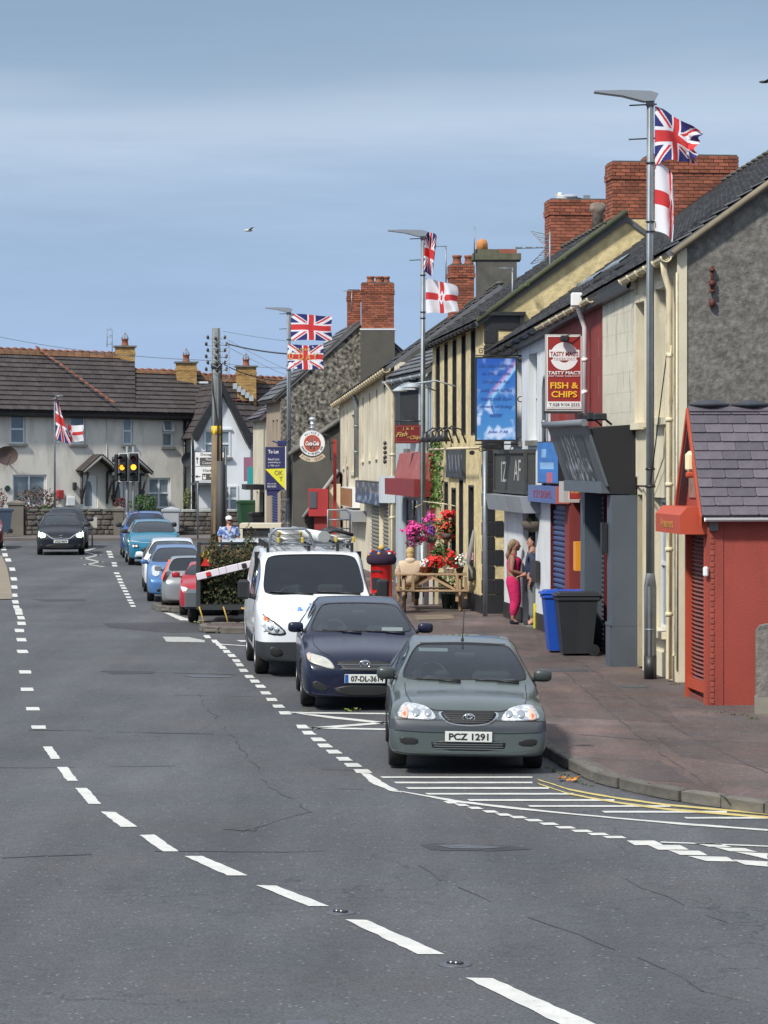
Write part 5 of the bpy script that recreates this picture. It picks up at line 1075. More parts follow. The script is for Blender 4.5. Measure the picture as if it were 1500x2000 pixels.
pipe(tr, [WT.p(WT.u(359), WT.z(359,815), .1), WT.p(WT.u(359), .1, .1)], .07, M_BLACK, 3)
b = MB(); b.tube([WT.p(WT.u(208), WT.z(208,800), .03), WT.p(WT.u(208), .5, .03)], .02, 4); b.build('cable', M_TREND, tr)
# chimneys
for (x0, x1, yc, yb_, bk) in ((226,262,678,724,4.4),(345,382,709,765,2.9),(-90,-54,672,715,4.4)):
    a, c = tpt(x0,0,bk), tpt(x1,0,bk); ztop = tpt(x0, yc, bk).z; m_ = (a+c)/2
    ch = chimney(tr, m_.x, m_.y, .14, (c-a).length*.94, .9, tpt(x0,yb_+30,bk).z, ztop, M_YBRICK, M_YMORTAR, 95, topcap=M_SILL, pots=((0,0),), poth=.36, potr=.16, cowl=True, crown=False)
    b = MB(); q0 = m_-Vector((.0,.75,0))
    for s in range(5): b.box(-(c-a).length/2-.12+s*.19, -(c-a).length/2+.1+s*.19, -.62-.0, -.5, tpt(x0,yb_-8,bk).z-s*.14, tpt(x0,yb_-8,bk).z-s*.14+.28, 0, Matrix.Translation((m_.x,m_.y,0)))
    b.build('lead_flashing', mat('pale_lead', (.38,.42,.44), .6), ch)
g = tpt(219,690,4.4); b = MB(); b.tube([g, g+Vector((0,0,1.1))], .02, 4)
for s in (0,.35,.7): b.tube([g+Vector((-.25,0,.45+s)), g+Vector((.02,0,.45+s)), g+Vector((-.1,0,.55+s))], .018, 4)
b.tube([g+Vector((-.25,0,.3)), g+Vector((-.25,0,1.2))], .02, 4)
b.build('aerial', M_STEEL, tr)
# fittings on the terrace front
def disc(name, px, py, r, o, m, par=tr, W=WT, dish=False, cat=None, el=1.0):
    u, z = W.hit(px, py); c = W.p(u, z, o); M = frame_M(c, W.d if W.side < 0 else -W.d, UPZ); b = MB()
    if dish:
        b.lathe([(r*q, .12*q*q*r*2) for q in (0.01,.3,.6,.85,1.0)], 20, M=M @ Matrix.Scale(el,4,(0,1,0)), caps=False); b.cyl(M @ Vector((0,0,-.0)), W.p(u, z-.1, 0), .03)
        b.tube([M @ Vector((0,-r*.9,.1)), M @ Vector((0,-.1,.5)), M @ Vector((0,0,.5))], .02, 4); b.bbox(M @ Vector((0,0,.5)), (.08,.08,.12), .02)
    else: b.lathe([(r,0),(r,.03),(r*.85,.05)], 18, M=M)
    return b.build(name, m, par)
disc('satellite_dish', 6, 890, .55, .35, mat('brown_dish', (.10,.07,.06), .6), dish=True, el=.8); disc('satellite_dish', 361, 898, .40, .35, mat('grey_dish', (.09,.10,.11), .5), dish=True, el=.9)
disc('round_plaque', 14, 954, .14, .02, mat('green_plaque', (.02,.05,.045), .5)); disc('round_plaque', 277, 961, .14, .02, mat('green_plaque', (.02,.05,.045), .5))
def fit(name, x0, x1, y0, y1, o, m): q = rect(x0,x1,y0,y1); b = MB(); c = WT.p((q[0]+q[1])/2, (q[2]+q[3])/2, o/2+.003); b.bbox((0,0,0), (q[1]-q[0], o, q[3]-q[2]), .03, M=TRS(c, WT.d, WT.n, UPZ)); return b.build(name, m, tr)
fit('wall_postbox', 109,121,957,974, .25, mat('dull_red_box', (.34,.03,.03), .5)); fit('meter_cabinet', 127,144,970,988, .2, M_WINF); fit('lantern', 141,147,942,957, .2, M_BLACK); fit('lantern', 217,223,966,976, .2, M_BLACK); fit('meter_cabinet', 259,271,973,990, .2, M_WINF)
# --- white gabled house at the end of the terrace
gh = thing('white_gabled_house', 'white house with steep black-edged gable behind the utility pole', 'house', P(433,1050,132))
g0, g1 = P(375,0,132.2), P(492,0,133); WG = Wall((g0.x,g0.y),(g1.x,g1.y),side=-1)
def gz(x,y): return WG.hit(x,y)
ap = gz(432,767); lf = gz(391,853); rt = gz(481,868); L0 = gz(377,858); R0 = gz(491,872)
M_WHT = mat('bright_white_render', (.74,.78,.82), .85, dirt=.25, dcol=(.4,.42,.44))
gable_mesh(WG, gh, M_WHT, [(.02,.1),(.02,L0[1]),lf,ap,rt,(WG.L,R0[1]),(WG.L,.1)], th=.3)
for (x0,x1,y0,y1,st) in ((398,450,840,893,'fr'),(430,465,948,1000,'cross')):
    q = rect(x0,x1,y0,y1,WG); window(WG, gh, *q, o=.03, style=('cross' if st == 'cross' else 'sash'), fm=M_WINF, pm=M_PANEC, fw=.09, sp=.16)
q = rect(398,450,840,893,WG); b = MB(); um = (q[0]+q[1])/2; b.box(um-.1,um+.1,.0,.08,q[2],q[3],0,WG.M); b.box(q[0]-.05,q[1]+.05,.0,.1,q[3],q[3]+.08,0,WG.M); b.build('mullion', M_WINF, gh)
b = MB()
for (p0, p1) in ((ap,(rt[0]+.1,rt[1]-.15)),((ap[0],ap[1]),(lf[0]-.15,lf[1]-.2))):
    s = Vector((p1[0]-p0[0], p1[1]-p0[1])).normalized(); nn_ = Vector((-s.y, s.x))*.2; nn_ = nn_ if nn_.y > 0 else -nn_
    c4_ = [(p0[0],p0[1]-.02),(p1[0],p1[1]-.02),(p1[0]+nn_.x*1.6,p1[1]+nn_.y*1.2+.2),(p0[0],p0[1]+.5)]
    b.add([WG.p(u,z,o) for o in (.003,.3) for u,z in c4_], [(0,1,2,3),(4,5,6,7),(0,1,5,4),(1,2,6,5),(2,3,7,6),(3,0,4,7)])
b.build('barge_board', M_BLACK, gh)
apb = (ap[0], ap[1]+.45)
for (p1) in ((rt[0]+.35, rt[1]+.05), (lf[0]-.3, lf[1]-.1)):
    e0_ = WG.p(p1[0], p1[1], .25); e1_ = WG.p(p1[0], p1[1], -4); r0_ = WG.p(ap[0], apb[1], .25); r1_ = WG.p(ap[0], apb[1], -4); roof_plane(gh, e0_, e1_, r1_, r0_, 9, 12, M_TILE, 0, name='roof_tile')
# main roof behind the gable
eA, eB = WT.p(WT.u(380),0,-.6), WT.p(WT.u(600),0,-.6); eA.z = tpt(385,868,.6).z; eB.z = tpt(385,868,.6).z-.1
rA, rB = tpt(380,733,3.9), tpt(600,743,3.9)
roof_plane(gh, eA, eB, rB, rA, 12, 20, M_TILE, 200, name='roof_tile', lift=.06, th=.05); ridge_row(gh, rA, rB, M_REDTILE, 18, (.34,.16))
b = MB(); b.add([WT.p(WT.u(493),.1,-.5),WT.p(WT.u(600),.1,-.5),WT.p(WT.u(600),eB.z,-.5),WT.p(WT.u(493),eA.z,-.5),WT.p(WT.u(493),.1,-.7),WT.p(WT.u(600),.1,-.7),WT.p(WT.u(600),eB.z,-.7),WT.p(WT.u(493),eA.z,-.7)],[(0,1,2,3),(4,5,6,7),(0,1,5,4),(0,3,7,4)]); b.build('side_wall', M_WHT, gh)
it = []
X = (rB-rA).normalized(); up = (rA-eA).normalized(); Z = X.cross(up); Z = Z if Z.z > 0 else -Z
for j in range(2):
    for i in range(18): it.append((rA.lerp(rB,(i+.5)/18)-up*(.12+j*.26)+Z*.11, X, up, Z, ((rB-rA).length/18*.96,.27,.03)))
pieces('lichened_tile', it, M_LICHEN, gh, 60)
p0 = eA.lerp(rA,.62)+Vector((0,-.1,.12)); p1 = eB.lerp(rB,.60)+Vector((0,-.1,.12)); ridge_row(gh, p0, p1, M_REDTILE, 16, (.2,.1), dz=.02, nm='red_course_tile')
for (x0, x1, yc, yb_) in ((463,498,717,768),(584,598,722,760)):
    a, c = tpt(x0,0,3.0), tpt(x1,0,3.0); m_ = (a+c)/2
    ch = chimney(gh, m_.x, m_.y, .14, (c-a).length*.94, .9, tpt(x0,yb_+26,3).z, tpt(x0,yc,3).z, M_YBRICK, M_YMORTAR, 95, topcap=M_SILL, pots=((0,0),) if x0 < 500 else (), poth=.34, potr=.16, cowl=True, crown=False)
    b = MB()
    for s in range(5): b.box(-(c-a).length/2-.12+s*.2, -(c-a).length/2+.1+s*.2, -.62, -.5, tpt(x0,yb_-8,3).z-s*.15, tpt(x0,yb_-8,3).z-s*.15+.28, 0, Matrix.Translation((m_.x,m_.y,0)))
    b.build('lead_flashing', mat('pale_lead'), ch)
g = tpt(396,748,2.6); b = MB(); b.bbox((g.x, g.y-.2, g.z), (.6,.3,.12), .03); b.build('roof_window', mat('pale_rooflight', (.5,.52,.54), .4), gh)
pipe(gh, [WG.p(WG.L+.1,R0[1]+.3,.3), WG.p(WG.L-.05,R0[1]-.2,.12), WG.p(WG.L-.05,.1,.12)], .06, M_STEEL, 2); pipe(gh, [WG.p(-.05,L0[1]+.1,.3), WG.p(.02,L0[1]-.4,.12), WG.p(.02,.1,.12)], .06, M_BLACK, 2)
b = MB(); u, z = WG.hit(418,960); b.tube([WG.p(u-.9,z,.05),WG.p(u-.9,z-1.2,.05)], .06, 4); b.tube([WG.p(u-.9,z-.9,.05),WG.p(u-.9,z+.3,.7)], .06, 4); b.tube([WG.p(u+.1,z,.05),WG.p(u+.1,z-1.2,.05)], .06, 4); b.tube([WG.p(u+.1,z-.9,.05),WG.p(u+.1,z+.3,.7)], .06, 4)
b.box(u-1.1,u+.3,.0,.8,z+.3,z+.42,0,WG.M); b.build('porch_canopy', M_DKWOOD, gh)
b = MB(); b.box(u-1.0,u-.3,.0,.03,.1,2.2,0,WG.M); b.build('door', M_WINF, gh)
# coloured banners on the corner pole
for (x0,x1,y0,y1,c,lab) in ((476,494,893,940,(.27,.12,.19),'faded mauve panel hanging at the junction corner'),(483,495,912,947,(.02,.30,.30),'teal panel hanging in front of the mauve panel')):
    yy = 116-(.4 if x0 > 480 else 0); a, c_ = P(x0,y0,yy), P(x1,y1,yy); b = MB(); b.box(a.x,c_.x,yy,yy+.05,c_.z,a.z)
    tag(b.build('street_banner', mat('panel_%d' % x0, c, .6)), lab, 'banner')
x = P(497,0,115.5).x; b = MB(); b.cyl((x,115.5,.1),(x,115.5,P(0,850,115.5).z),.06,n=8); tag(b.build('corner_pole', M_STEEL), 'thin grey pole holding the coloured panels at the junction corner', 'pole')
# ------------------------------------------------------------------ garden walls
M_RUBBLE = mat('rubble_stone', (.155,.135,.115), .95, col2=(.09,.08,.07), ns=1.3, rand=.4, bump=.5, bs=9)
M_RMORT = mat('rubble_mortar', (.10,.092,.08), .95)
def rubble_wall(name, label, pa, pb, ztop, cope, Yo=0, rise=0):
    Wq = Wall((pa.x,pa.y),(pb.x,pb.y),side=-1); t = thing(name, label, 'garden wall', (pa.x,pa.y,0))
    b = MB(); b.box(0,Wq.L,-.35,-.02,.05,ztop-.08,0,Wq.M); b.build('mortar_core', M_RMORT, t); it = []; z = .11; 
    while z < ztop-.12:
        h = min(R.uniform(.17,.27), ztop-.09-z); u = R.uniform(-.2,0)
        while u < Wq.L:
            w = R.uniform(.2,.5); u1 = min(u+w, Wq.L); u0 = max(u,0)
            if u1-u0 > .08: it.append((Wq.p((u0+u1)/2, z+h/2, -.03+R.uniform(-.015,.02)), Wq.d, Wq.n, UPZ, (u1-u0-.03, .12, h-.03)))
            u += w
        z += h
    pieces('stone', it, M_RUBBLE, t, 140, .22); it = []
    n = max(1,int(Wq.L/.6))
    for i in range(n): it.append((Wq.p((i+.5)*Wq.L/n, ztop-.02, -.18), Wq.d, Wq.n, UPZ, (Wq.L/n-.02, .46, .13)))
    pieces('coping_stone', it, cope, t, 60, .2); return t
YW = 124
rubble_wall('stone_garden_wall', 'rubble stone garden wall behind the dark oncoming car', P(48,0,YW), P(232,0,YW+1), 1.22, mat('grey_green_coping', (.13,.135,.11), .95, col2=(.09,.09,.08), ns=2))
rubble_wall('stone_garden_wall', 'rubble stone garden wall right of the pale pillar below the direction sign', P(350,0,YW+1), P(424,0,YW+1.4), 1.18, mat('pale_coping', (.32,.33,.31), .9))
rubble_wall('stone_garden_wall', 'rubble stone garden wall right of the utility pole behind the man in the cap', P(428,0,YW+1.4), P(468,0,YW+1.6), 1.18, mat('pale_coping'))
def pillar(px0, px1, ytop, m, label, Y=YW-.1, cap=True):
    a, c = P(px0,0,Y), P(px1,0,Y); z1 = P(0,ytop,Y).z; t = thing('gate_pillar', label, 'pillar', ((a.x+c.x)/2, Y, 0)); b = MB(); b.box(a.x,c.x,Y-.05,Y+.5,.05,z1); b.build('shaft', m, t)
    b = MB(); b.box(a.x-.06,c.x+.06,Y-.1,Y+.56,z1,z1+.1); b.add([(a.x-.06,Y-.1,z1+.1),(c.x+.06,Y-.1,z1+.1),(c.x+.06,Y+.56,z1+.1),(a.x-.06,Y+.56,z1+.1),((a.x+c.x)/2,Y+.23,z1+.22)],[(0,1,4),(1,2,4),(2,3,4),(3,0,4)]); b.build('cap', m, t)
M_BROWNR = mat('brown_grey_render', (.17,.155,.13), .95, col2=(.12,.11,.095), ns=1.5, dirt=.4)
pillar(16,46,986,M_BROWNR,'wide brown rendered gate pillar at the far left'); pillar(222,241,998,M_BROWNR,'brown stone gate pillar beside the traffic light posts'); pillar(318,349,999,mat('pale_grey_pillar', (.33,.36,.38), .9),'pale grey gate pillar behind the teal car')
t = thing('rendered_garden_wall','low rendered wall at the far left edge','garden wall',P(-60,1050,YW)); b = MB(); b.box(P(-200,0,YW).x, P(15,0,YW).x, YW, YW+.3, .05, 1.15); b.build('wall', M_BROWNR, t)
t = thing('low_front_wall','low rendered wall with metal rail under the bay window behind the blue car','garden wall',P(300,1050,YW)); b = MB(); b.box(P(242,0,YW).x, P(317,0,YW).x, YW+.6, YW+.9, .05, .95); b.build('wall', M_BROWNR, t)
# shrubs
def shrub(name, label, px, py, Y, rx, rz, cols, n=500, leaf=.07, ry=None, stem=True, cat='shrub', drop=0):
    g = P(px, py, Y); t = thing(name, label, cat, (g.x, g.y, .1)); ry = ry or rx*.8
    for ci, c in enumerate(cols):
        b = MB()
        for k_ in range(n//len(cols)):
            th = R.uniform(0,2*pi); ph = math.acos(R.uniform(-1,1)); r_ = R.uniform(.35,1)**.5; d = Vector((sin(ph)*cos(th)*rx, sin(ph)*sin(th)*ry, cos(ph)*rz)); nn_ = 1+.35*noise.noise(d*2.2/max(rx,.3)+Vector((px*.1,0,0)))
            p = g+d*r_*nn_; a = Vector((R.uniform(-1,1),R.uniform(-1,1),R.uniform(-1,1))).normalized()*leaf*R.uniform(.6,1.3); e = a.cross(Vector((R.uniform(-1,1),R.uniform(-1,1),R.uniform(-1,1)))).normalized()*leaf*.6
            b.add([p-a, p-e, p+a, p+e], [(0,1,2,3)])
        b.build('foliage' if ci == 0 else 'foliage', c, t)
    if stem:
        b = MB()
        for k_ in range(5): a = R.uniform(0,6.3); b.tube([(g.x,g.y,.1), (g.x+cos(a)*rx*.25,g.y+sin(a)*ry*.25,(g.z+.1)/2), (g.x+cos(a)*rx*.6,g.y+sin(a)*ry*.6,g.z+rz*.3)], [.03,.02,.008], 5)
        b.build('stem', M_DKWOOD, t)
    return t
L1 = lambda n, c, **kw: mat(n, c, .8, rand=.45, **kw)
shrub('garden_shrub','reddish brown bush behind the garden wall at left',72,985,125.5,1.0,.75,[L1('bronze_leaf',(.13,.06,.05)),L1('brown_leaf',(.09,.07,.045))],1100,.06)
shrub('garden_shrub','bright green low bush beside the reddish bush',88,1001,125.2,.6,.32,[L1('green_leaf',(.05,.11,.025))],500,.06)
shrub('garden_shrub','small dark red shrub by the traffic light posts',236,986,125.5,.32,.36,[L1('dark_red_leaf',(.13,.035,.04))],380,.05)
shrub('garden_shrub','dark red shrub cut by the left picture edge',-2,976,125.5,.35,.5,[L1('dark_red_leaf',(.13,.035,.04))],300,.05)
shrub('garden_shrub','deep green shrub between the traffic light posts and the window',282,984,125.5,.6,.42,[L1('deep_green_leaf',(.035,.085,.022)),L1('green_leaf',(.05,.11,.025))],800,.06)
shrub('garden_shrub','thin yellow green upright plant beside the black drainpipe',366,975,126.5,.18,.6,[L1('yellow_green_leaf',(.16,.19,.05))],240,.05)
shrub('garden_shrub','small green tub plant under the bay window',302,995,124.8,.18,.14,[L1('deep_green_leaf',(.035,.085,.022))],120,.04)
# ------------------------------------------------------------------ flags
BL, RD, WH = (.022,.024,.145), (.56,.035,.04), (.74,.74,.78)
def union(u, v, deco=None):
    X, Y = u*50-25, v*30-15
    if abs(X) < 3 or abs(Y) < 3: return RD
    if abs(X) < 5 or abs(Y) < 5: return WH
    L_ = sqrt(30*30+50*50); s1 = (X*30-Y*50)/L_; s2 = (X*30+Y*50)/L_
    s = s1 if (X*Y > 0) else s2
    if X*Y > 0: q = s1 if X > 0 else -s1
    else: q = -s2 if X > 0 else s2
    if X*Y > 0: q = s1*(1 if X < 0 else -1)
    else: q = s2*(1 if X < 0 else -1)
    if 0 < q < 2: return RD
    if abs(s) < 3: return WH
    return BL
def ulster(u, v):
    X, Y = u*50-25, v*30-15; r = sqrt(X*X+Y*Y); a = atan2(Y, X)
    if r < 7.2:
        st = 4.0/max(.5, cos(((a+pi/2) % (pi/3))-pi/6))*(1.0)
        k = 3.6+3.2*max(0, 1-abs(((a+pi/2) % (pi/3))-pi/6)/(pi/6)) if False else 3.6+3.2*abs(((a+pi/2) % (pi/3))/(pi/6)-1)
        if r < k: return RD if (abs(X) < 1.3 and abs(Y) < 2.2) else WH
    if abs(X) < 3.4 or abs(Y) < 3.4: return RD
    return WH
def dday(u, v):
    c = union(u, v); n = noise.noise(Vector((u*7, v*5, 4)))
    if n > .28 and c == BL: return WH
    if n < -.3 and c == WH: return (.55,.30,.25)
    return c
def flag(label, fn, origin, shape, group=None, grp=None, lettering=False):
    t = thing('flag', label, 'flag', origin, group=group)
    M = Matrix.Translation(origin) @ Matrix.Rotation(pi/2, 4, 'X')     # local x right, y up, z towards the camera
    printed('cloth', M, 1, 1, fn, 110, 66, M_FLAG, t, bend=shape)
    if lettering:
        for txt, cu, cv, w, h, c in (('D', .10,.52,.13,.26,'gold_print'), ('D', .38,.52,.15,.28,'gold_print'), ('A', .58,.52,.15,.28,'gold_print'), ('Y', .78,.52,.15,.28,'gold_print'), ('80 YEARS', .42,.82,.42,.10,'gold_print')):
            me = font_mesh(txt, .2, bold=.006, ext=0); xs = [q.co.x for q in me.vertices]; ys = [q.co.y for q in me.vertices]; W_, H_ = max(xs)-min(xs), max(ys)-min(ys)
            for q in me.vertices:
                u = cu+((q.co.x-min(xs))/W_-.5)*w; v = cv+((q.co.y-min(ys))/H_-.5)*h; p = shape(u, v); q.co = M @ (p+Vector((0,0,.015)))
            me.materials.clear(); me.materials.append(mat('gold_print', (.62,.42,.14), .7)); obj('lettering', me, t)
    return t
def wv(u, v, w, h, amp=.07, f=2.2, droop=.1, ph=0, taper=0, comp=1.0, lift=0):
    y = (v-.5)*h*(1-taper*u)-droop*u*u+lift*u+.03*u*sin(f*2*pi*u+ph)
    return Vector((u*w*comp+.02*sin(v*9+ph)*u, y, amp*1.5*u**.6*sin(f*2*pi*u+ph+v*2.2)+.03*sin(u*17+v*5)*u))
# ------------------------------------------------------------------ street lamps
def lamp(label, px, ytop, base, r0, r1, headlen, collar_z, group='street lamps along the road', head='flat', arms=True):
    Y = base.y; zt = P(px, ytop, Y).z; x, y, z0 = base
    t = thing('street_lamp', label, 'street lamp', base, group=group)
    b = MB(); b.cyl((x,y,z0), (x,y,collar_z-.08), r0, r0, 20); b.cyl((x,y,collar_z-.08), (x,y,collar_z+.12), r0, r1, 20, caps=False); b.cyl((x,y,collar_z+.12), (x,y,zt), r1, r1*.8, 18); b.cyl((x,y,collar_z-.75),(x,y,collar_z-.73),r0*1.03, n=20); b.build('column', M_STEEL, t)
    b = MB(); b.cyl((x,y,z0), (x,y,z0+.36), r0*1.03, n=20); b.build('black_base', M_BLACK, t)
    b = MB(); s = headlen
    prof = [(-s,.0),(-s,.035),(-s*.55,.10),(-.05,.12),(.12,.13),(.10,.0),(.05,-.04),(-s*.1,-.05)]
    prof = [(-s,.085),(-s,.105),(-s*.5,.115),(0,.10),(.12,.06),(.06,-.05),(-.1,-.055),(-s*.5,.03)]
    n = len(prof); vs = [(x+a, y-w, zt+c) for w in (.12,-.12) for a, c in prof]; b.add(vs, [tuple(range(n)), tuple(range(n,2*n))[::-1]]+[(i,(i+1)%n,n+(i+1)%n,n+i) for i in range(n)]); hd = b.build('lamp_head', mat('lamp_head_grey', (.27,.30,.33), .45, .3), t)
    b = MB(); b.box(x-s*.85, x-s*.45, y-.09, y+.09, zt+.035, zt+.055); b.build('lens', mat('lamp_lens', (.4,.42,.43), .2), hd) if False else None
    b = MB(); b.cyl((x,y,zt-.12),(x,y,zt-.02), r1*1.0, n=16)
    for z in (zt-.7*1, zt-1.15): pass
    b.build('neck', M_STEEL, t)
    if arms:
        b = MB()
        for z, l in ((zt-.1,.32),(zt-.62,.33)): b.cyl((x-l,y,z-.01),(x+.1,y,z+.01),.012,n=6)
        b.build('flag_stick', M_BLACK, t)
        b = MB()
        for z in (zt-1.0, zt-1.9, zt-2.05): b.cyl((x,y,z),(x,y,z+.02),r1*1.12,n=14)
        b.build('strap', M_BLACK, t)
    return t, zt
B1 = G(1270,1326,PZ); l1, zt1 = lamp('nearest tall grey street lamp on the pavement carrying two flags', 1270, 192, B1, .095, .066, .86, 1.62)
B2 = Vector(((826-750)/F*68.7, 68.7, PZ)); l2, zt2 = lamp('grey street lamp behind the picnic table and flower baskets', 826, 458, B2, .10, .066, .86, 1.7)
B3 = Vector(((564-750)/F*97, 97, PZ)); l3, zt3 = lamp('grey street lamp beside the to let board with anniversary flag', 564, 607, B3, .12, .08, .82, 2.0)
B0 = Vector(((107-750)/F*114, 114, .0)); l0, zt0 = lamp('slim far street lamp in front of the pale terrace at left', 107, 777, B0, .06, .04, -.35, 1.2, arms=False)
b = MB(); b.cyl(B1+Vector((-.0,-.07,2.95)), W2.p(.1,3.05,.0), .016, n=6); b.cyl(B1+Vector((0,0,2.93)),B1+Vector((0,0,2.97)),.08,n=14); b.cyl(B1+Vector((0,0,3.2)),B1+Vector((0,0,3.23)),.075,n=14); b.tube([B1+Vector((0,-.08,3.0)), B1+Vector((.15,-.05,4.2)), B1+Vector((.3,.2,5.2)), W1.p(.6,6.3,.1)], .01, 4); b.build('support_wire', M_BLACK, l1)
def S1(u, v):
    p = wv(u, v, .66, .92, .10, .8, .16, .4, .30); p.y += -.10*u+.30*u*(1-v)*(1-.4*u)+.03*sin(v*7+u*9)*u; p.z += .07*sin(v*8+u*6)*u; p.x *= (.93+.1*v); 
    if u > .8: p.x += .03*sin(v*22)
    return p
flag('union flag crumpled by the wind at the top of the nearest lamp', union, Vector((B1.x+.07, B1.y, P(0,266,B1.y).z)), S1, 'flags flying from the street lamps')
def S2(u, v):
    x = .30*sin(min(1,u*1.15)*pi*.62)*(1-.25*abs(v-.5)); return Vector((x, (v-.5)*1.05-.28*u*u-(.1*u), .16*sin(u*7+v*2)*u))
flag('white flag with red cross hanging limp below the union flag on the nearest lamp', ulster, Vector((B1.x+.07, B1.y, P(0,384,B1.y).z)), S2, 'flags flying from the street lamps')
def S3(u, v):
    p = Vector((.55*u*(1-.35*u)*(.7+.35*v), (v-.5)*.98-.12*u*u-.05*u*(1-v), .14*sin(u*8+v*2)*u**.5)); return p
flag('union flag folded at the top of the middle lamp', union, Vector((B2.x-.03, B2.y, P(0,491,B2.y).z)), S3, 'flags flying from the street lamps')
flag('white flag with red cross flying out below the union flag on the middle lamp', ulster, Vector((B2.x+.07, B2.y, P(0,578,B2.y).z)), lambda u, v: wv(u, v, .78, .86, .12, 1.2, .1, 1.0, .25), 'flags flying from the street lamps')
flag('union flag flying fully open at the top of the far right lamp', union, Vector((B3.x+.07, B3.y, P(0,639,B3.y).z)), lambda u, v: wv(u, v, 1.40, .93, .10, .9, .03, .2, .12), 'flags flying from the street lamps')
flag('union flag with gold anniversary lettering on the far right lamp', dday, Vector((B3.x-.03, B3.y-.15, P(0,697,B3.y).z)), lambda u, v: wv(u, v, 1.22, .84, .05, 1.3, .04, .7, .02), 'flags flying from the street lamps', lettering=True)
def S0(u, v):
    return Vector((.12*u+(1-v)*.52*u, (v-.5)*1.75-.25*u, .1*sin(u*7)*u))
flag('union flag drooping down the far left lamp', union, Vector((B0.x+.03, B0.y, P(0,815,B0.y).z)), S0, 'flags flying from the street lamps')
flag('white flag with red cross below the drooping flag on the far left lamp', ulster, Vector((B0.x+.03, B0.y+.1, P(0,846,B0.y).z)), lambda u, v: wv(u, v, 1.12, .72, .12, 1.1, .02, .5, .1), 'flags flying from the street lamps')
# ------------------------------------------------------------------ utility pole and wires
YP = 105; x0 = P(423,0,YP).x; zt = P(0,641,YP).z
t = thing('utility_pole', 'tall wooden utility pole with yellow band and clustered insulators', 'utility pole', (x0,YP,PZ))
b = MB(); b.cyl((x0-.02,YP,.0),(x0,YP,4.4),.21,.19,18); b.build('lower_pole', mat('brown_pole_wood', (.22,.16,.085), .9, col2=(.13,.105,.08), ns=3, dirt=.4, dsc=(4,4,.3)), t)
b = MB(); b.cyl((x0,YP,4.4),(x0-.02,YP,zt),.19,.155,18); b.build('upper_pole', mat('grey_pole_wood', (.23,.255,.26), .85, col2=(.16,.175,.18), ns=3, dirt=.3, dsc=(4,4,.3)), t)
b = MB(); b.cyl((x0,YP,P(0,848,YP).z),(x0,YP,P(0,832,YP).z),.2,n=18); b.build('yellow_band', mat('yellow_band', (.62,.42,.03), .6), t)
b = MB(); b.cyl((x0+.17,YP-.14,.0),(x0+.14,YP-.14,3.4),.13,.13,12); b.build('cable_guard', mat('dark_grey_guard', (.07,.075,.08), .7, dirt=.4), t)
b = MB(); b.cyl((x0+.32,YP+.1,.0),(x0+.32,YP+.1,3.9),.07,.06,12); b.build('side_conduit', M_STEEL, t)
b = MB(); b.tube([(x0-.17,YP-.08,zt-1.3),(x0-.12,YP-.17,zt-2.4),(x0+.06,YP-.2,zt-3.6),(x0+.05,YP-.2,3.4)], .025, 5); b.tube([(x0+.18,YP-.05,zt-1.3),(x0+.2,YP-.06,3.3)], .03, 5); b.build('riser_cable', M_BLACK, t)
ins = MB(); br = MB()
for k_, py in enumerate((659,672,684,696,708,721)):
    z = P(0,py,YP).z
    for s in (-1,1):
        ox = s*(.32+.06*(k_%2)); ins.ell((x0+ox, YP-.1, z), (.055,.055,.075), 8, 6); br.tube([(x0+s*.12,YP-.1,z-.03),(x0+ox,YP-.1,z-.07)], .015, 4)
    ins.ell((x0+.02*(k_%3-1), YP-.24, z-.05), (.055,.05,.07), 8, 6)
    br.tube([(x0+.18, YP-.1, z+.05),(x0+.42, YP-.15, z-.02),(x0+.5, YP-.15, z-.3),(x0+.3,YP-.1,z-.5)], .014, 5)
    br.tube([(x0-.15, YP-.2, z-.1),(x0+.05, YP-.25, z-.2),(x0+.16, YP-.2, z-.08)], .012, 4)
ins.build('insulator', M_BLACK, t); br.build('jumper_wire', mat('pale_wire', (.35,.38,.40), .5), t)
b = MB(); b.cyl((x0,YP,zt-1.5),(x0,YP,zt-1.3),.215,n=16); b.build('steel_collar', mat('dark_steel', (.08,.085,.09), .6), t)
def wire(label, p0, p1, sag, r, m=M_BLACK, n=14):
    p0, p1 = Vector(p0), Vector(p1); b = MB(); b.tube([p0.lerp(p1,i/n)-Vector((0,0,4*sag*(i/n)*(1-i/n))) for i in range(n+1)], r, 5); o = b.build('overhead_wire', m); tag(o, label, 'overhead wire')
M_WIRE = mat('thin_wire', (.10,.12,.14), .6)
PT = lambda px, py: P(px, py, YP)
wire('thick dark overhead cable from the utility pole to the lamp post', PT(445,672), P(560,691,97), .05, .028)
wire('sagging dark cable descending from the utility pole to the white corner building', PT(438,712), P(556,744,107), .15, .02)
wire('thinnest overhead wire at the top right of the utility pole', PT(436,647), P(560,666,99), .02, .008, M_WIRE)
wire('thin diagonal wire from the utility pole down towards the pebbledashed gable', PT(446,664), P(575,728,101), .05, .008, M_WIRE)
wire('second thin diagonal wire below it towards the pebbledashed gable', PT(446,678), P(572,738,101), .05, .008, M_WIRE)
wire('long thin wire across the sky above the terrace ridge', PT(412,704), P(-60,645,125), .25, .012, M_WIRE)
wire('faint wire low beside the yellow chimney', PT(430,709), P(575,719,101), .05, .008, M_WIRE)
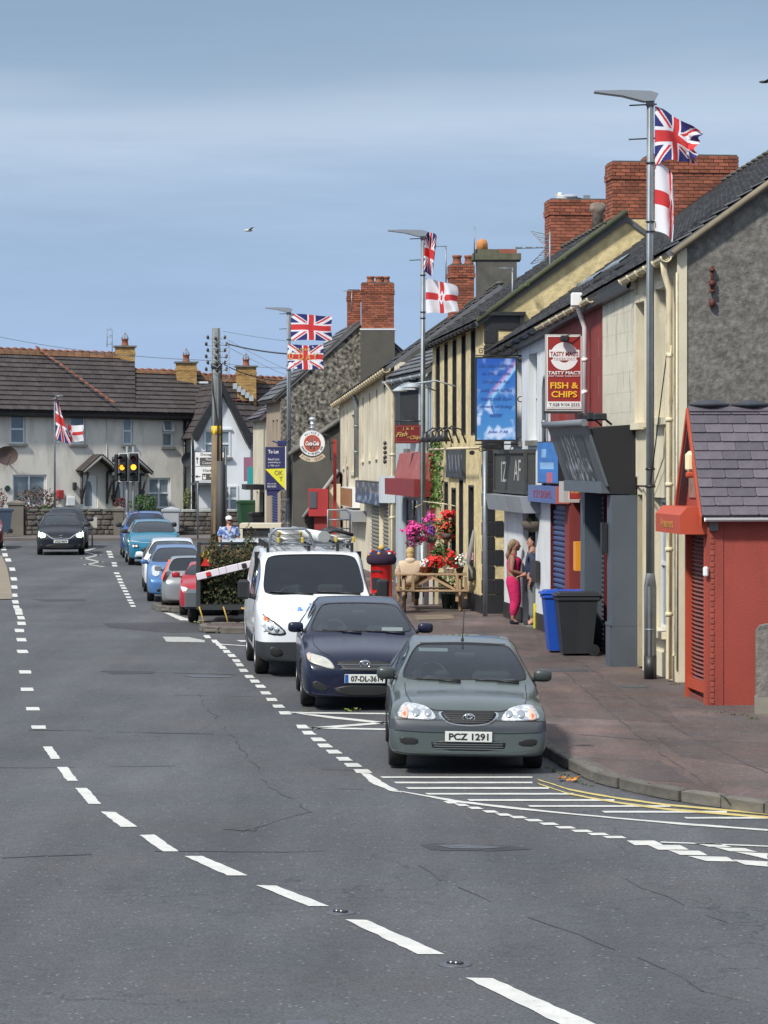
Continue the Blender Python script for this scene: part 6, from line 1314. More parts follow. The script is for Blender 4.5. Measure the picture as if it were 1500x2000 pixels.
# ------------------------------------------------------------------ traffic lights
YT = 106; t = thing('traffic_light', 'pair of traffic signals both showing amber, on two grey posts', 'traffic light', (P(253,0,YT).x,YT,0))
b = MB()
for px, yt in ((248,872),(260,872)): x = P(px,0,YT).x; b.cyl((x,YT+.1,0),(x,YT+.1,P(0,yt,YT).z),.058,n=12)
b.build('post', M_STEEL, t); b = MB(); x = P(248,0,YT).x; b.cyl((x,YT+.1,0),(x,YT+.1,1.15),.09,n=12); b.cyl((x,YT+.02,1.3),(x,YT+.02,1.45),.06); b.build('post_sleeve', M_STEEL, t)
def head(x, zc, w, h, rot, on):
    M = Matrix.Translation((x,YT-.1,zc)) @ Matrix.Rotation(rot,4,'Z'); b = MB(); b.bbox((0,.02,0),(w,.03,h),.01,M=M); hd = b.build('backing_board', M_BLACK, t)
    b = MB(); e = .022
    for q in ((-w/2,-w/2+e,-h/2,h/2),(w/2-e,w/2,-h/2,h/2),(-w/2+e,w/2-e,-h/2,-h/2+e),(-w/2+e,w/2-e,h/2-e,h/2)): b.box(q[0],q[1],-.003,.004,q[2],q[3],0,M)
    b.build('white_border', M_WHITEP, hd); b = MB(); b.bbox((0,-.08,0),(.27,.16,h*.92),.03,M=M); b.build('signal_body', M_BLACK, hd)
    for i, zz in enumerate((.31,0,-.31)):
        c = {0:((.10,.012,.01),None),1:((.9,.3,.02),(1.0,.36,.02)),2:((.01,.05,.03),None)}[i]; b = MB(); b.lathe([(.001,-.03),(.06,-.025),(.10,0)],18,M=M @ Matrix.Translation((0,-.165,zz)) @ Matrix.Rotation(pi/2,4,'X') @ Matrix.Scale(-1,4,(0,0,1)),caps=False)
        b.build('lens', mat('signal_lens_%d_%d' % (i,int(on*10)), c[0], .25, emit=c[1], es=on if c[1] else 0), hd)
        b = MB(); 
        vs = [];n=9
        for yy in (-.16,-.36):
            for j in range(n): a = pi*j/(n-1); vs.append((.118*cos(a), yy, zz+.118*sin(a)))
        b.add(vs,[(j,j+1,n+j+1,n+j) for j in range(n-1)],0,True,M); b.build('visor', M_BLACK, hd)
zc = P(0,913,YT).z
head(P(241.5,0,YT).x, zc, .36, 1.08, radians(-12), 1.6); head(P(262,0,YT).x, zc+.01, .40, 1.1, 0.0, 3.0)
b = MB(); M = Matrix.Translation((P(227,0,YT).x,YT+.1,zc)); b.bbox((0,0,0),(.14,.3,1.0),.03,M=M)
for zz in (.3,0,-.3): b.cyl((P(227,0,YT).x-.02,YT+.1,zc+zz),(P(224,0,YT).x-.1,YT+.1,zc+zz),.11,n=10)
b.build('side_head', M_BLACK, t)
# ------------------------------------------------------------------ direction sign
YD = 118; a, c = P(380,882,YD), P(441,940,YD); t = thing('direction_sign', 'white two panel direction sign half hidden behind the utility pole', 'road sign', ((a.x+c.x)/2,YD,PZ)); cx = (a.x+c.x)/2; w = c.x-a.x
b = MB(); b.box(a.x,c.x,YD,YD+.03,c.z,a.z); bd = b.build('panel', M_WHITEP, t); h = a.z-c.z
b = MB(); e = .02
for q in ((a.x,a.x+e,c.z,a.z),(c.x-e,c.x,c.z,a.z),(a.x+e,c.x-e,c.z,c.z+e),(a.x+e,c.x-e,a.z-e,a.z),(a.x+e,c.x-e,c.z+h*.5-.008,c.z+h*.5+.008)): b.box(q[0],q[1],YD-.006,YD-.001,q[2],q[3])
M_K = mat('sign_black', (.015,.015,.015), .5); b.build('border', M_K, bd)
tx = lambda s, dx, z, w_, h_, m: text('lettering', s, frame_M((a.x+dx, YD-.012, z), (1,0,0), UPZ), m, bd, width=w_, height=h_)
tx('Donaghadee', .68, a.z-.13, .85, .13, M_K); M_BRN = mat('sign_brown_grey', (.09,.075,.07), .6)
b = MB(); b.box(a.x+.22, c.x-.05, YD-.008, YD-.002, c.z+h*.53, a.z-.25); b.box(a.x+.32, c.x-.05, YD-.008, YD-.002, c.z+.06, c.z+h*.26); b.build('brown_patch', M_BRN, bd)
tx('Mourne', .65, a.z-.33, .35, .10, M_WHITEP); tx('Coastal Rte', .70, a.z-.47, .75, .11, M_WHITEP); tx("N'ards", .55, c.z+h*.37, .4, .12, M_K); tx('Ards', .78, c.z+.22, .3, .1, M_WHITEP)
b = MB(); z = a.z-.35; b.box(a.x+.095,a.x+.125,YD-.009,YD-.002,z-.16,z+.05); b.add([(a.x+.05,YD-.009,z+.03),(a.x+.17,YD-.009,z+.03),(a.x+.11,YD-.009,z+.14)],[(0,1,2)]); z = c.z+.2; b.box(a.x+.08,a.x+.24,YD-.009,YD-.002,z-.015,z+.015); b.add([(a.x+.12,YD-.009,z-.07),(a.x+.12,YD-.009,z+.07),(a.x+.03,YD-.009,z)],[(0,1,2)]); b.build('arrow', M_K, bd)
b = MB(); b.ell((a.x+.42,YD-.01,c.z+.13),(.07,.004,.06),10,6); b.ell((a.x+.38,YD-.01,c.z+.22),(.025,.004,.04),8,5); b.ell((a.x+.46,YD-.01,c.z+.22),(.025,.004,.04),8,5); b.build('animal_symbol', M_WHITEP, bd)
b = MB(); 
for px in (386,436): x = P(px,0,YD).x; b.cyl((x,YD+.08,PZ if px<400 else PZ),(x,YD+.08,a.z-.02),.04,n=8)
b.build('post', M_STEEL, t)
# ------------------------------------------------------------------ hanging and projecting signs
def panel_at(name, label, px0, px1, y0, y1, Y, m, cat='sign', th=.08):
    a, c = P(px0,y0,Y), P(px1,y1,Y); t = thing(name, label, cat, ((a.x+c.x)/2, Y, c.z)); b = MB(); b.box(a.x,c.x,Y,Y+th,c.z,a.z); bd = b.build('panel', m, t); return t, bd, (a.x+c.x)/2, (a.z+c.z)/2, c.x-a.x, a.z-c.z
# scripture sign
Y = 57.6; t, bd, cx, cz, w, h = panel_at('scripture_sign', 'large blue sky and rainbow sign with scripture text on scrolled iron bracket', 928,1010,697,862, Y, M_BLACK, th=.1)
def skyart(u, v):
    n = noise.noise(Vector((u*3, v*6, 2)))+.5*noise.noise(Vector((u*8, v*14, 5))); base = [.015+.05*(1-v), .09+.17*(1-v), .42+.14*(1-v)]
    cl = max(0, min(1, (n+.22-(v)*1.5)*2.0+ (.9 if (u < .42 and .30 < v < .50 and (u+.55*(v-.3)) < .42) else 0)))
    cl = max(cl, max(0, n-.15)*.9); c = [b_*(1-cl)+q*cl for b_, q in zip(base, (.50,.62,.85))]
    d = v-(.50+.50*(u-.28)+.12*(u-.28)**2)
    if u > .25 and -.08 < d < .08:
        k_ = .85*sin(pi*(d+.08)/.16)*min(1,(u-.25)*5); rc = ((.62,.30,.52) if d > .02 else (.45,.45,.80) if d > -.02 else (.35,.80,.95)); c = [a_*(1-k_)+r_*k_ for a_, r_ in zip(c, rc)]
    return tuple(c)
printed('sky_print', frame_M((cx,Y-.004,cz),(1,0,0),UPZ), w-.07, h-.07, skyart, 80, 150, M_PRINT, bd)
M_NAVY = mat('navy_script', (.04,.11,.40), .6)
for i, (s, ww) in enumerate((('He who believes',.72),('in Me, as the',.58),('Scripture has',.58),('said, out of his',.66),('heart will flow',.64),('rivers of living',.66),('water',.26))):
    text('lettering', s, frame_M((cx,Y-.012,cz+h*.40-i*h*.098),(1,0,0),UPZ), M_NAVY, bd, width=ww*(w/.86), height=.085, shear=.35)
text('lettering', 'John 7:38', frame_M((cx+.03,Y-.012,cz-h*.39),(1,0,0),UPZ), M_NAVY, bd, width=.42, height=.07, shear=.35)
b = MB(); xr = cx+w/2
b.cyl((xr+.14,Y+.05,cz-h/2-.15),(xr+.14,Y+.05,cz+h/2+.25),.016,n=6)
for dz in (-h/2+.04, 0, h/2-.04):
    b.tube([(xr+.07+.055*cos(a),Y+.05,cz+dz+.055*sin(a)) for a in [2*pi*i/12 for i in range(13)]], .011, 5)
for z in (cz+h/2+.03, cz-h/2-.06): b.cyl((cx-w/2,Y+.05,z),(xr+.14,Y+.05,z),.014,n=6)
for z, s in ((cz+h/2+.03,1),(cz-h/2-.06,-1)):
    for x in (cx-.3, cx+.1, cx+.34): b.tube([(x+.07*(1-i*.07)*cos(i*.8),Y+.05,z+s*(.09+.07*(1-i*.07)*sin(i*.8))) for i in range(12)], .009, 4)
b.cyl((xr,Y+.05,cz+h/2+.03),(xr,Y+.05,cz+h/2+.22),.012,n=5); b.build('scroll_bracket', M_BLACK, t)
# takeaway sign
Y = 50.6; t, bd, cx, cz, w, h = panel_at('takeaway_sign', 'red and white takeaway hanging sign with yellow fish and chips lettering', 1065,1139,653,803, Y, mat('sign_frame_metal', (.48,.46,.44), .5, dirt=.4), th=.12)
M_SRED = mat('sign_red', (.30,.028,.024), .4); zb = lambda f: cz+h/2-f*h
b = MB(); b.box(cx-w/2+.045,cx+w/2-.045,Y-.008,Y-.002,cz-h/2+.06,cz+h/2-.045); b.build('red_field', M_SRED, bd)
b = MB(); fr = .012
for q in ((cx-w/2+.03,cx-w/2+.045,cz-h/2+.04,cz+h/2-.03),(cx+w/2-.045,cx+w/2-.03,cz-h/2+.04,cz+h/2-.03),(cx-w/2+.045,cx+w/2-.045,cz+h/2-.045,cz+h/2-.03),(cx-w/2+.045,cx+w/2-.045,cz-h/2+.04,cz-h/2+.055)): b.box(q[0],q[1],Y-.012,Y-.002,q[2],q[3])
b.build('white_edge', M_WHITEP, bd)
b = MB(); zc = zb(.285); r = w*.37; ri = w*.17
def ringpts(a0,a1,n): return [a0+(a1-a0)*i/n for i in range(n+1)]
for a0, a1 in ((radians(16),radians(164)),(radians(196),radians(344))):
    aa = ringpts(a0,a1,20); b.add([(cx+q*cos(a)*r,Y-.014,zc+q*sin(a)*r) for a in aa for q in (1,ri/r)], [(2*i,2*i+1,2*i+3,2*i+2) for i in range(20)])
b.box(cx-w*.40,cx+w*.40,Y-.018,Y-.014,zc-.02,zc+.115); b.box(cx-w*.30,cx+w*.32,Y-.018,Y-.014,zc-.075,zc-.022); b.build('white_roundel', M_WHITEP, bd)
tf = lambda s, f, ww, hh, m, dx=0, **k_: text('lettering', s, frame_M((cx+dx,Y-.022,zb(f)),(1,0,0),UPZ), m, bd, width=ww, height=hh, **k_)
tf("TASTY MAC'S", .255, w*.74, .085, M_SRED, bold=.004); tf('TAKEAWAY', .318, w*.56, .028, M_SRED, sp=1.3)
tf("TASTY MAC'S", .50, w*.86, .062, M_WHITEP, bold=.006, shear=.1); tf('FAST FOOD TAKEAWAY', .543, w*.84, .028, M_WHITEP, shear=.1)
M_YL = mat('sign_yellow', (.85,.48,.04), .4); tf('FISH &', .665, w*.74, .115, M_YL, bold=.006); tf('CHIPS', .78, w*.68, .115, M_YL, bold=.006)
b = MB(); b.box(cx-w*.44,cx+w*.44,Y-.016,Y-.01,zb(.955),zb(.875)); b.build('phone_strip', M_WHITEP, bd); tf('T.028 9104 2535', .915, w*.80, .055, mat('grey_letter', (.10,.09,.11), .6))
b = MB(); b.bbox((cx+.0,Y-.14,zb(.06)),(.16,.14,.11),.02); b.tube([(cx,Y-.12,zb(.03)),(cx+.15,Y-.1,zb(-.01)),(cx+.38,Y+.03,zb(.0)),(cx+.36,Y+.06,zb(.3))],.01,5); b.build('sign_floodlight', M_BLACK, t)
b = MB(); b.cyl((cx+w/2+.03,Y+.06,zb(1.05)),(cx+w/2+.03,Y+.06,zb(-.05)),.014,n=6); b.box(cx-w/2-.03,cx+w/2,Y-.02,Y+.14,zb(1.03),zb(1.0))
for f in (.1,.35,.6,.9): b.cyl((cx+w/2,Y+.06,zb(f)),(cx+w/2+.16,Y+.06,zb(f)),.012,n=5)
b.build('bracket', M_BLACK, t)
# round drinks sign
Y = 91.0; c = P(610,866,Y); t = thing('round_drinks_sign', 'round white soft drink sign with ribbon and silver ball on top', 'sign', c)
M = frame_M(c, (1,0,0), UPZ); b = MB(); b.lathe([(.43,-.06),(.43,.05),(.40,.06)], 36, M=M); b.build('rim', M_STEEL, t)
b = MB(); b.lathe([(.405,.0),(.405,.065)], 36, M=M); disc_ = b.build('white_face', M_WHITEP, t); b = MB(); b.lathe([(.275,.0),(.275,.075)], 32, M=M); b.build('red_disc', mat('faded_drink_red', (.42,.085,.05), .5), disc_)
b = MB()
for dx, hh in ((-.05,.17),(.06,.21)): b.lathe([(.028,-hh),(.03,0),(.012,hh*.8),(.012,hh)], 8, M=M @ Matrix.Translation((dx,0,.075)) @ Matrix.Rotation(-pi/2,4,'X') @ Matrix.Scale(.3,4,(0,1,0)))
b.build('bottle_shape', mat('bottle_blue', (.12,.19,.26), .5), disc_)
text('lettering', 'Coca-Cola', M @ Matrix.Translation((0,0,.1)), M_WHITEP, disc_, width=.44, height=.14, shear=.35, bold=.008)
def arc_text(s, rad, a0, a1, size, inward):
    for i, ch in enumerate(s):
        if ch == ' ': continue
        a = a0+(a1-a0)*i/(len(s)-1); rot = a-pi/2 if not inward else a+pi/2
        text('letter', ch, M @ Matrix.Translation((rad*cos(a),rad*sin(a),.07)) @ Matrix.Rotation(rot,4,'Z'), mat('grey_navy_letter', (.07,.09,.13), .6), disc_, size=size)
arc_text('WINES', .34, radians(125), radians(55), .12, False); arc_text('BAKERY & MINERAL BAR', .34, radians(200), radians(340), .10, True)
b = MB(); aa = ringpts(radians(225), radians(315), 16); b.add([Vector(M @ Vector((q*cos(a),q*sin(a)-.0,z))) for a in aa for q in (.46,.60) for z in (0,.05)], [(4*i,4*i+2,4*i+6,4*i+4) for i in range(16)]+[(4*i+1,4*i+3,4*i+7,4*i+5) for i in range(16)]+[(4*i+2,4*i+3,4*i+7,4*i+6) for i in range(16)]+[(4*i,4*i+1,4*i+5,4*i+4) for i in range(16)]); rb = b.build('ribbon', mat('cream_ribbon', (.55,.50,.38), .6, dirt=.3, dcol=(.5,.2,.03)), t)
for s, a0, a1 in (('FISH', 233, 257), ('CHIPS', 282, 307)):
    for i, ch in enumerate(s): a = radians(a0+(a1-a0)*i/(len(s)-1)); text('letter', ch, M @ Matrix.Translation((.53*cos(a),.53*sin(a),.056)) @ Matrix.Rotation(a+pi/2,4,'Z'), mat('red_brown_letter', (.25,.09,.06), .6), rb, size=.13)
b = MB(); b.ell((c.x,Y,c.z+.78),(.12,.12,.07)); b.cyl((c.x,Y,c.z+.4),(c.x,Y,c.z+.72),.05,.07,10); b.cyl((c.x,Y,c.z+.5),(c.x,Y,c.z+.53),.09); b.cyl((c.x,Y,c.z+.62),(c.x,Y,c.z+.64),.09); b.build('ball_finial', mat('silver_ball', (.6,.64,.68), .3, .6), t)
b = MB(); b.tube([(c.x+.42,Y,c.z+.02),(c.x+.73,Y,c.z+.02)],.02,5); b.tube([(c.x+.35,Y,c.z+.3),(c.x+.55,Y,c.z+.25),(c.x+.6,Y,c.z-.55),(c.x+.73,Y+.2,c.z-.5)],.018,5); b.build('support_arm', M_BLACK, t)
# to let board
Y = 96.2; t, bd, cx, cz, w, h = panel_at('to_let_board', 'navy and yellow to let board fixed left of the far right lamp', 518,557,873,957, Y, mat('board_navy', (.022,.026,.10), .5), th=.05)
b = MB(); b.add([(cx-w/2,Y-.006,cz-.02),(cx+w/2,Y-.006,cz+.0),(cx+w/2,Y-.006,cz-h/2+.02)],[(0,1,2)]); b.build('yellow_triangle', mat('board_yellow', (.72,.68,.03), .5), bd)
b = MB(); b.box(cx+w/2+.002,cx+w/2+.03,Y-.01,Y+.06,cz-h/2,cz+h/2+.03); b.build('edge_strip', M_WHITEP, bd)
tl = lambda s, dx, dz, ww, hh, m, **k_: text('lettering', s, frame_M((cx+dx,Y-.012,cz+dz),(1,0,0),UPZ), m, bd, width=ww, height=hh, **k_)
tl('To Let', -.06, h/2-.16, .36, .12, M_WHITEP, bold=.004); tl('Retail Unit', -.05, h/2-.42, .38, .07, M_WHITEP); tl('extending to', -.03, h/2-.53, .42, .07, M_WHITEP); tl('c. 926 sq ft', -.05, h/2-.64, .38, .07, M_WHITEP)
tl('OK', .12, -.15, .28, .16, mat('board_navy')); tl('T', .20, -.36, .12, .15, mat('board_navy')); tl('okt.co.uk', -.12, -h/2+.22, .3, .05, M_WHITEP); tl('9024 8181', -.12, -h/2+.12, .3, .07, M_WHITEP)
b = MB(); b.add([(cx-w*.45,Y+.03,cz-h/2),(cx+w*.3,Y+.03,cz-h/2),(cx+.0,Y+.03,cz-h/2-.18),(cx-w*.4,Y+.03,cz-h/2-.2),(cx-w*.45,Y+.06,cz-h/2),(cx+w*.3,Y+.06,cz-h/2),(cx+.0,Y+.06,cz-h/2-.18),(cx-w*.4,Y+.06,cz-h/2-.2)],[(0,1,2,3),(4,5,6,7),(0,1,5,4),(1,2,6,5),(2,3,7,6),(3,0,4,7)]); b.build('lower_flap', mat('board_navy'), bd)
b = MB(); b.tube([(cx-.1,Y+.5,cz+h/2+.2),(cx+.3,Y+.1,cz+h/2+.05),(cx+.5,Y+.1,cz+h/2+.3)],.03,5); b.bbox((cx+.22,Y+.1,cz+h/2+.12),(.3,.06,.2),.02); b.build('bracket', mat('board_navy'), t)
# ------------------------------------------------------------------ roof aerials, gull, birds
def aerial(label, px, ybot, ytop, Y, kind):
    p0, p1 = P(px,ybot,Y), P(px,ytop,Y); t = thing('roof_aerial', label, 'aerial', p0); b = MB(); b.cyl(p0-Vector((0,0,.2)), p1, .02, n=6); b.build('mast', M_STEEL, t); b = MB()
    if kind == 0:
        z = p1.z-.35; b.tube([(p1.x-.75,Y,z-.02),(p1.x+.1,Y,z)], .012, 5)
        for i in range(3):
            x = p1.x-.68+i*.22; b.bbox((x,Y,z),(.13,.05,.03),.005); b.cyl((x-.06,Y-.12,z),(x-.06,Y+.12,z),.008,n=4); b.cyl((x+.06,Y-.12,z),(x+.06,Y+.12,z),.008,n=4)
        for s in (-1,1):
            for i in range(6): f = i/5; b.cyl((p1.x-.40+.28*f-.0,Y,z+s*(.36-.30*f)),(p1.x-.08+.1*f,Y,z+s*(.28-.24*f)),.008,n=4)
            b.cyl((p1.x-.42,Y,z+s*.36),(p1.x-.1,Y,z+s*.03),.012,n=4); b.cyl((p1.x-.1,Y,z+s*.28),(p1.x+.02,Y,z+s*.03),.012,n=4)
    else:
        z = p1.z; b.cyl((p1.x-.3,Y,z),(p1.x+.03,Y,z),.014,n=5)
        for i in range(5): b.cyl((p1.x-.28+i*.06,Y-.1,z-.0),(p1.x-.28+i*.06,Y+.1,z),.008,n=4)
    b.build('elements', M_STEEL, t)
aerial('television aerial with angled reflector grids on the pub roof verge', 1074, 560, 452, 61.6, 0); aerial('small T shaped aerial lower on the pub roof verge', 1001, 598, 524, 61.6, 1); aerial('thin aerial mast left of the short brick chimney', 871, 550, 481, 80, 1); aerial('aerial beside the far brick chimney', 687, 600, 568, 101.5, 1)
g = P(1108,387,69); t = thing('gull', 'white and grey gull resting on the left brick chimney', 'bird', g); b = MB(); b.ell((g.x,g.y,g.z),(.23,.09,.085),14,8); b.add([(g.x+.18,g.y-.04,g.z+.03),(g.x+.46,g.y,g.z-.02),(g.x+.18,g.y+.04,g.z+.0)],[(0,1,2)]); b.ell((g.x-.18,g.y,g.z+.09),(.065,.055,.055),10,7); b.build('body', mat('gull_white', (.7,.7,.7), .8), t)
b = MB(); b.ell((g.x+.05,g.y-.03,g.z+.035),(.2,.09,.06),10,6); b.build('wing', mat('gull_grey', (.35,.38,.42), .8), t); b = MB(); b.cyl((g.x-.24,g.y,g.z+.085),(g.x-.31,g.y,g.z+.07),.015,.004,6); b.build('beak', M_YL, t)
for dx, lab in ((-.19,'round white vent cowl in front of the resting gull'),(.46,'short cut flue liner right of the gull on the chimney')):
    b = MB(); q = Vector((g.x+dx,g.y-.05,g.z-.03)); b.cyl(q+Vector((-.0,-.05,0)),q+Vector((.02,.1,.03)),.095,n=14) if dx < 0 else b.box(q.x-.06,q.x+.1,q.y,q.y+.15,q.z-.08,q.z+.1); o = b.build('flue_cowl', M_WHITEP if dx < 0 else M_STEEL); tag(o, lab, 'flue')
for (px,py,Yb,sc,lab,c) in ((485,450,150,.25,'small pale gull gliding alone in the open sky',(.5,.52,.53)),(1492,160,120,.22,'small dark bird at the top right picture edge',(.05,.05,.06))):
    g = P(px,py,Yb); b = MB(); b.ell(g,(sc,sc*.3,sc*.28),10,6); b.add([g+Vector((-.05,0,0)),g+Vector((.15,0,.02)),g+Vector((.35,-.5,.12)),g+Vector((.2,-.5,.12))],[(0,1,2,3)]); b.add([g+Vector((-.05,0,0)),g+Vector((.15,0,.02)),g+Vector((.3,.5,.16)),g+Vector((.15,.5,.14))],[(0,1,2,3)]); tag(b.build('gull', mat('bird_%d' % px, c, .8)), lab, 'bird')
# ------------------------------------------------------------------ wheelie bins
def bin_(label, x, y, rz, m, mlid, z=PZ, s=1.0):
    t = thing('wheelie_bin', label, 'wheelie bin', (x,y,z), rz, world=False); b = MB()
    w0,w1,d0,d1,h = .24,.29,.26,.355,.96; lv = []
    for i in range(6):
        f = i/5; w = w0+(w1-w0)*f; d = d0+(d1-d0)*f; lv.append([(-d+.0,-w,.04+h*f),(d-.02,-w,.04+h*f),(d-.02,w,.04+h*f),(-d,w,.04+h*f)])
    vs = [v for l in lv for v in l]; b.add(vs, [(4*i+j,4*i+(j+1)%4,4*i+4+(j+1)%4,4*i+4+j) for i in range(5) for j in range(4)]+[(0,1,2,3)]); b.bbox((0,0,.97),(.75,.62,.06),.015); b.build('body', m, t)
    b = MB(); b.bbox((-.01,0,1.03),(.79,.62,.05),.02); b.bbox((0,0,1.06),(.68,.52,.05),.02); b.build('lid', mlid, t)
    b = MB(); b.cyl((.40,-.25,1.0),(.40,.25,1.0),.02,n=8)
    for yy in (-.2,.2): b.bbox((.37,yy,1.0),(.1,.03,.06),.01)
    b.build('handle', mlid, t); b = MB()
    for yy in (-.29,.29):
        b.cyl((.26,yy-.025,.1),(.26,yy+.025,.1),.1,n=16); b.cyl((.26,yy-.03,.1),(.26,yy+.03,.1),.03,n=8)
    b.cyl((.26,-.3,.1),(.26,.3,.1),.014,n=6); b.build('wheel', M_BLACK, t); return t
M_BINK = mat('charcoal_bin_plastic', (.022,.024,.028), .5, dirt=.25, dcol=(.07,.07,.07)); M_BINB = mat('blue_bin_plastic', (.012,.075,.42), .42, dirt=.2, dcol=(.1,.12,.2))
bin_('dark grey wheelie bin in front of the blue bin', P(1126,0,48.4).x, 48.4, .06, M_BINK, M_BINK); bin_('bright blue wheelie bin behind the dark grey bin', P(1100,0,49.1).x, 49.15, .05, M_BINB, M_BINB)
M_BING = mat('green_bin_plastic', (.02,.07,.035), .5); bin_('green wheelie bin at the corner beyond the cream cabin', P(482,0,112).x, 112, .3, M_BING, M_BING, z=.75); bin_('dark lidded wheelie bin just right of the green bin', P(506,0,108).x, 108, .3, M_BINK, M_BINK, z=.35)
bin_('dark blue wheelie bin by the left gate pillar', P(7,0,122).x, 122, .3, mat('slate_blue_bin', (.05,.08,.12), .5), mat('slate_blue_bin'), z=.25)
# cream cabin roofed hatch seen over the trailer
Y = 93; a, c = P(470,1023,Y), P(546,1052,Y); t = thing('cream_cabin', 'low cream cabin with dark hatch band behind the parked white car', 'cabin', ((a.x+c.x)/2,Y,PZ))
b = MB(); b.box(a.x,c.x,Y,Y+1.5,PZ,a.z-.16); b.build('wall', mat('grey_cabin', (.38,.42,.42), .6), t); b = MB(); b.box(a.x-.03,c.x+.05,Y-.12,Y+1.6,a.z-.14,a.z); b.box(a.x-.02,a.x+.07,Y-.1,Y,PZ,a.z-.14); b.build('roof', mat('cream_trim', (.62,.58,.46), .6), t); b = MB(); b.box(a.x+.07,c.x,Y-.05,Y-.003,a.z-.4,a.z-.15); b.build('hatch', M_BLACK, t)
# ------------------------------------------------------------------ post box
g = Vector((P(745,0,61).x, 61, PZ)); t = thing('post_box', 'red pillar post box wearing a dark knitted topper', 'post box', g); M = Matrix.Translation(g)
b = MB(); b.lathe([(.26,0),(.26,.12),(.235,.14),(.235,1.08),(.262,1.12),(.262,1.2),(.2,1.27),(0.01,1.33)], 28, M=M); b.build('body', mat('post_box_red', (.50,.012,.012), .35, coat=.3), t)
b = MB(); b.lathe([(.263,-.0),(.263,.1)], 28, M=M); b.build('black_foot', M_BLACK, t)
b = MB(); b.box(-.13,.13,-.25,-.225,.93,.96,0,M @ Matrix.Rotation(-.5,4,'Z')); b.box(-.1,.1,-.245,-.232,.55,.8,0,M @ Matrix.Rotation(-.5,4,'Z')); b.build('slot_and_plate', M_BLACK, t)
b = MB(); b.lathe([(.27,1.08),(.315,1.12),(.33,1.2),(.30,1.30),(.2,1.36),(.01,1.40)], 24, M=M, smooth=True); tp = b.build('knitted_topper', mat('knitted_navy', (.035,.018,.045), .95, bump=1, bs=70), t)
for i in range(16):
    a_ = i*.9; r = R.uniform(.12,.31); c = R.choice([(.6,.6,.6),(.5,.03,.05),(.05,.15,.5),(.6,.3,.05)]); b = MB(); b.ell((g.x+r*cos(a_),g.y+r*sin(a_),PZ+1.42-r*r*1.6+.02),(.04,.04,.032),8,6); b.build('pompom', mat('wool_%d' % int(c[0]*100+c[2]*10), c, .95), tp)
b = MB(); b.ell((g.x,g.y,PZ+1.44),(.07,.07,.065),10,7); b.build('figure', mat('wool_yellow', (.6,.42,.12), .95), tp)
# ------------------------------------------------------------------ picnic table
g = Vector((P(843,0,62.7).x, 62.7, PZ)); t = thing('picnic_table', 'weathered wooden picnic table loaded with potted flowers', 'picnic table', g, .0, world=False); L_ = 1.55; tz = .80
me = []
for i in range(5): b = MB(); b.bbox((0,-.28+i*.14,tz),(L_,.13,.04),.008); b.build('plank', M_TIMBER, t)
for s in (-1,1):
    for i in range(2): b = MB(); b.bbox((.03*s*0,s*(.62+i*.13),.46),(L_+.04,.12,.04),.008); b.build('seat_plank', M_TIMBER, t)
for x in (-.62,.62):
    for s in (-1,1):
        b = MB(); b.tube([(x,s*.20,tz-.02),(x,s*.62,.0)], .045, 4); b.build('leg', M_TIMBER, t)
    b = MB(); b.bbox((x+.05,0,.42),(.04,1.5,.09),.008); b.bbox((x+.05,0,tz-.06),(.04,.62,.08),.008); b.build('cross_rail', M_TIMBER, t)
for s in (-1,1): b = MB(); b.tube([(s*.58,0,.42),(s*.12,0,tz-.05)], .035, 4); b.build('brace', M_TIMBER, t)
for x in (-.74,-.42,.55,.74): b = MB(); b.bbox((x,-.70,.33+(.2 if abs(x)<.6 or True else 0)),(.07,.05,.62 if x != .74 else .5),.01); b.build('rail_post', M_TIMBER, t)
for s in (-1,1): b = MB(); b.add([(s*.5,-.66,.46),(s*.5,-.66,.52),(0,-.5,tz-.02),(0,-.5,tz-.08),(s*.5,-.62,.46),(s*.5,-.62,.52),(0,-.46,tz-.02),(0,-.46,tz-.08)],[(0,1,2,3),(4,5,6,7),(0,1,5,4),(1,2,6,5),(2,3,7,6),(3,0,4,7)]); b.build('front_brace', M_TIMBER, t)
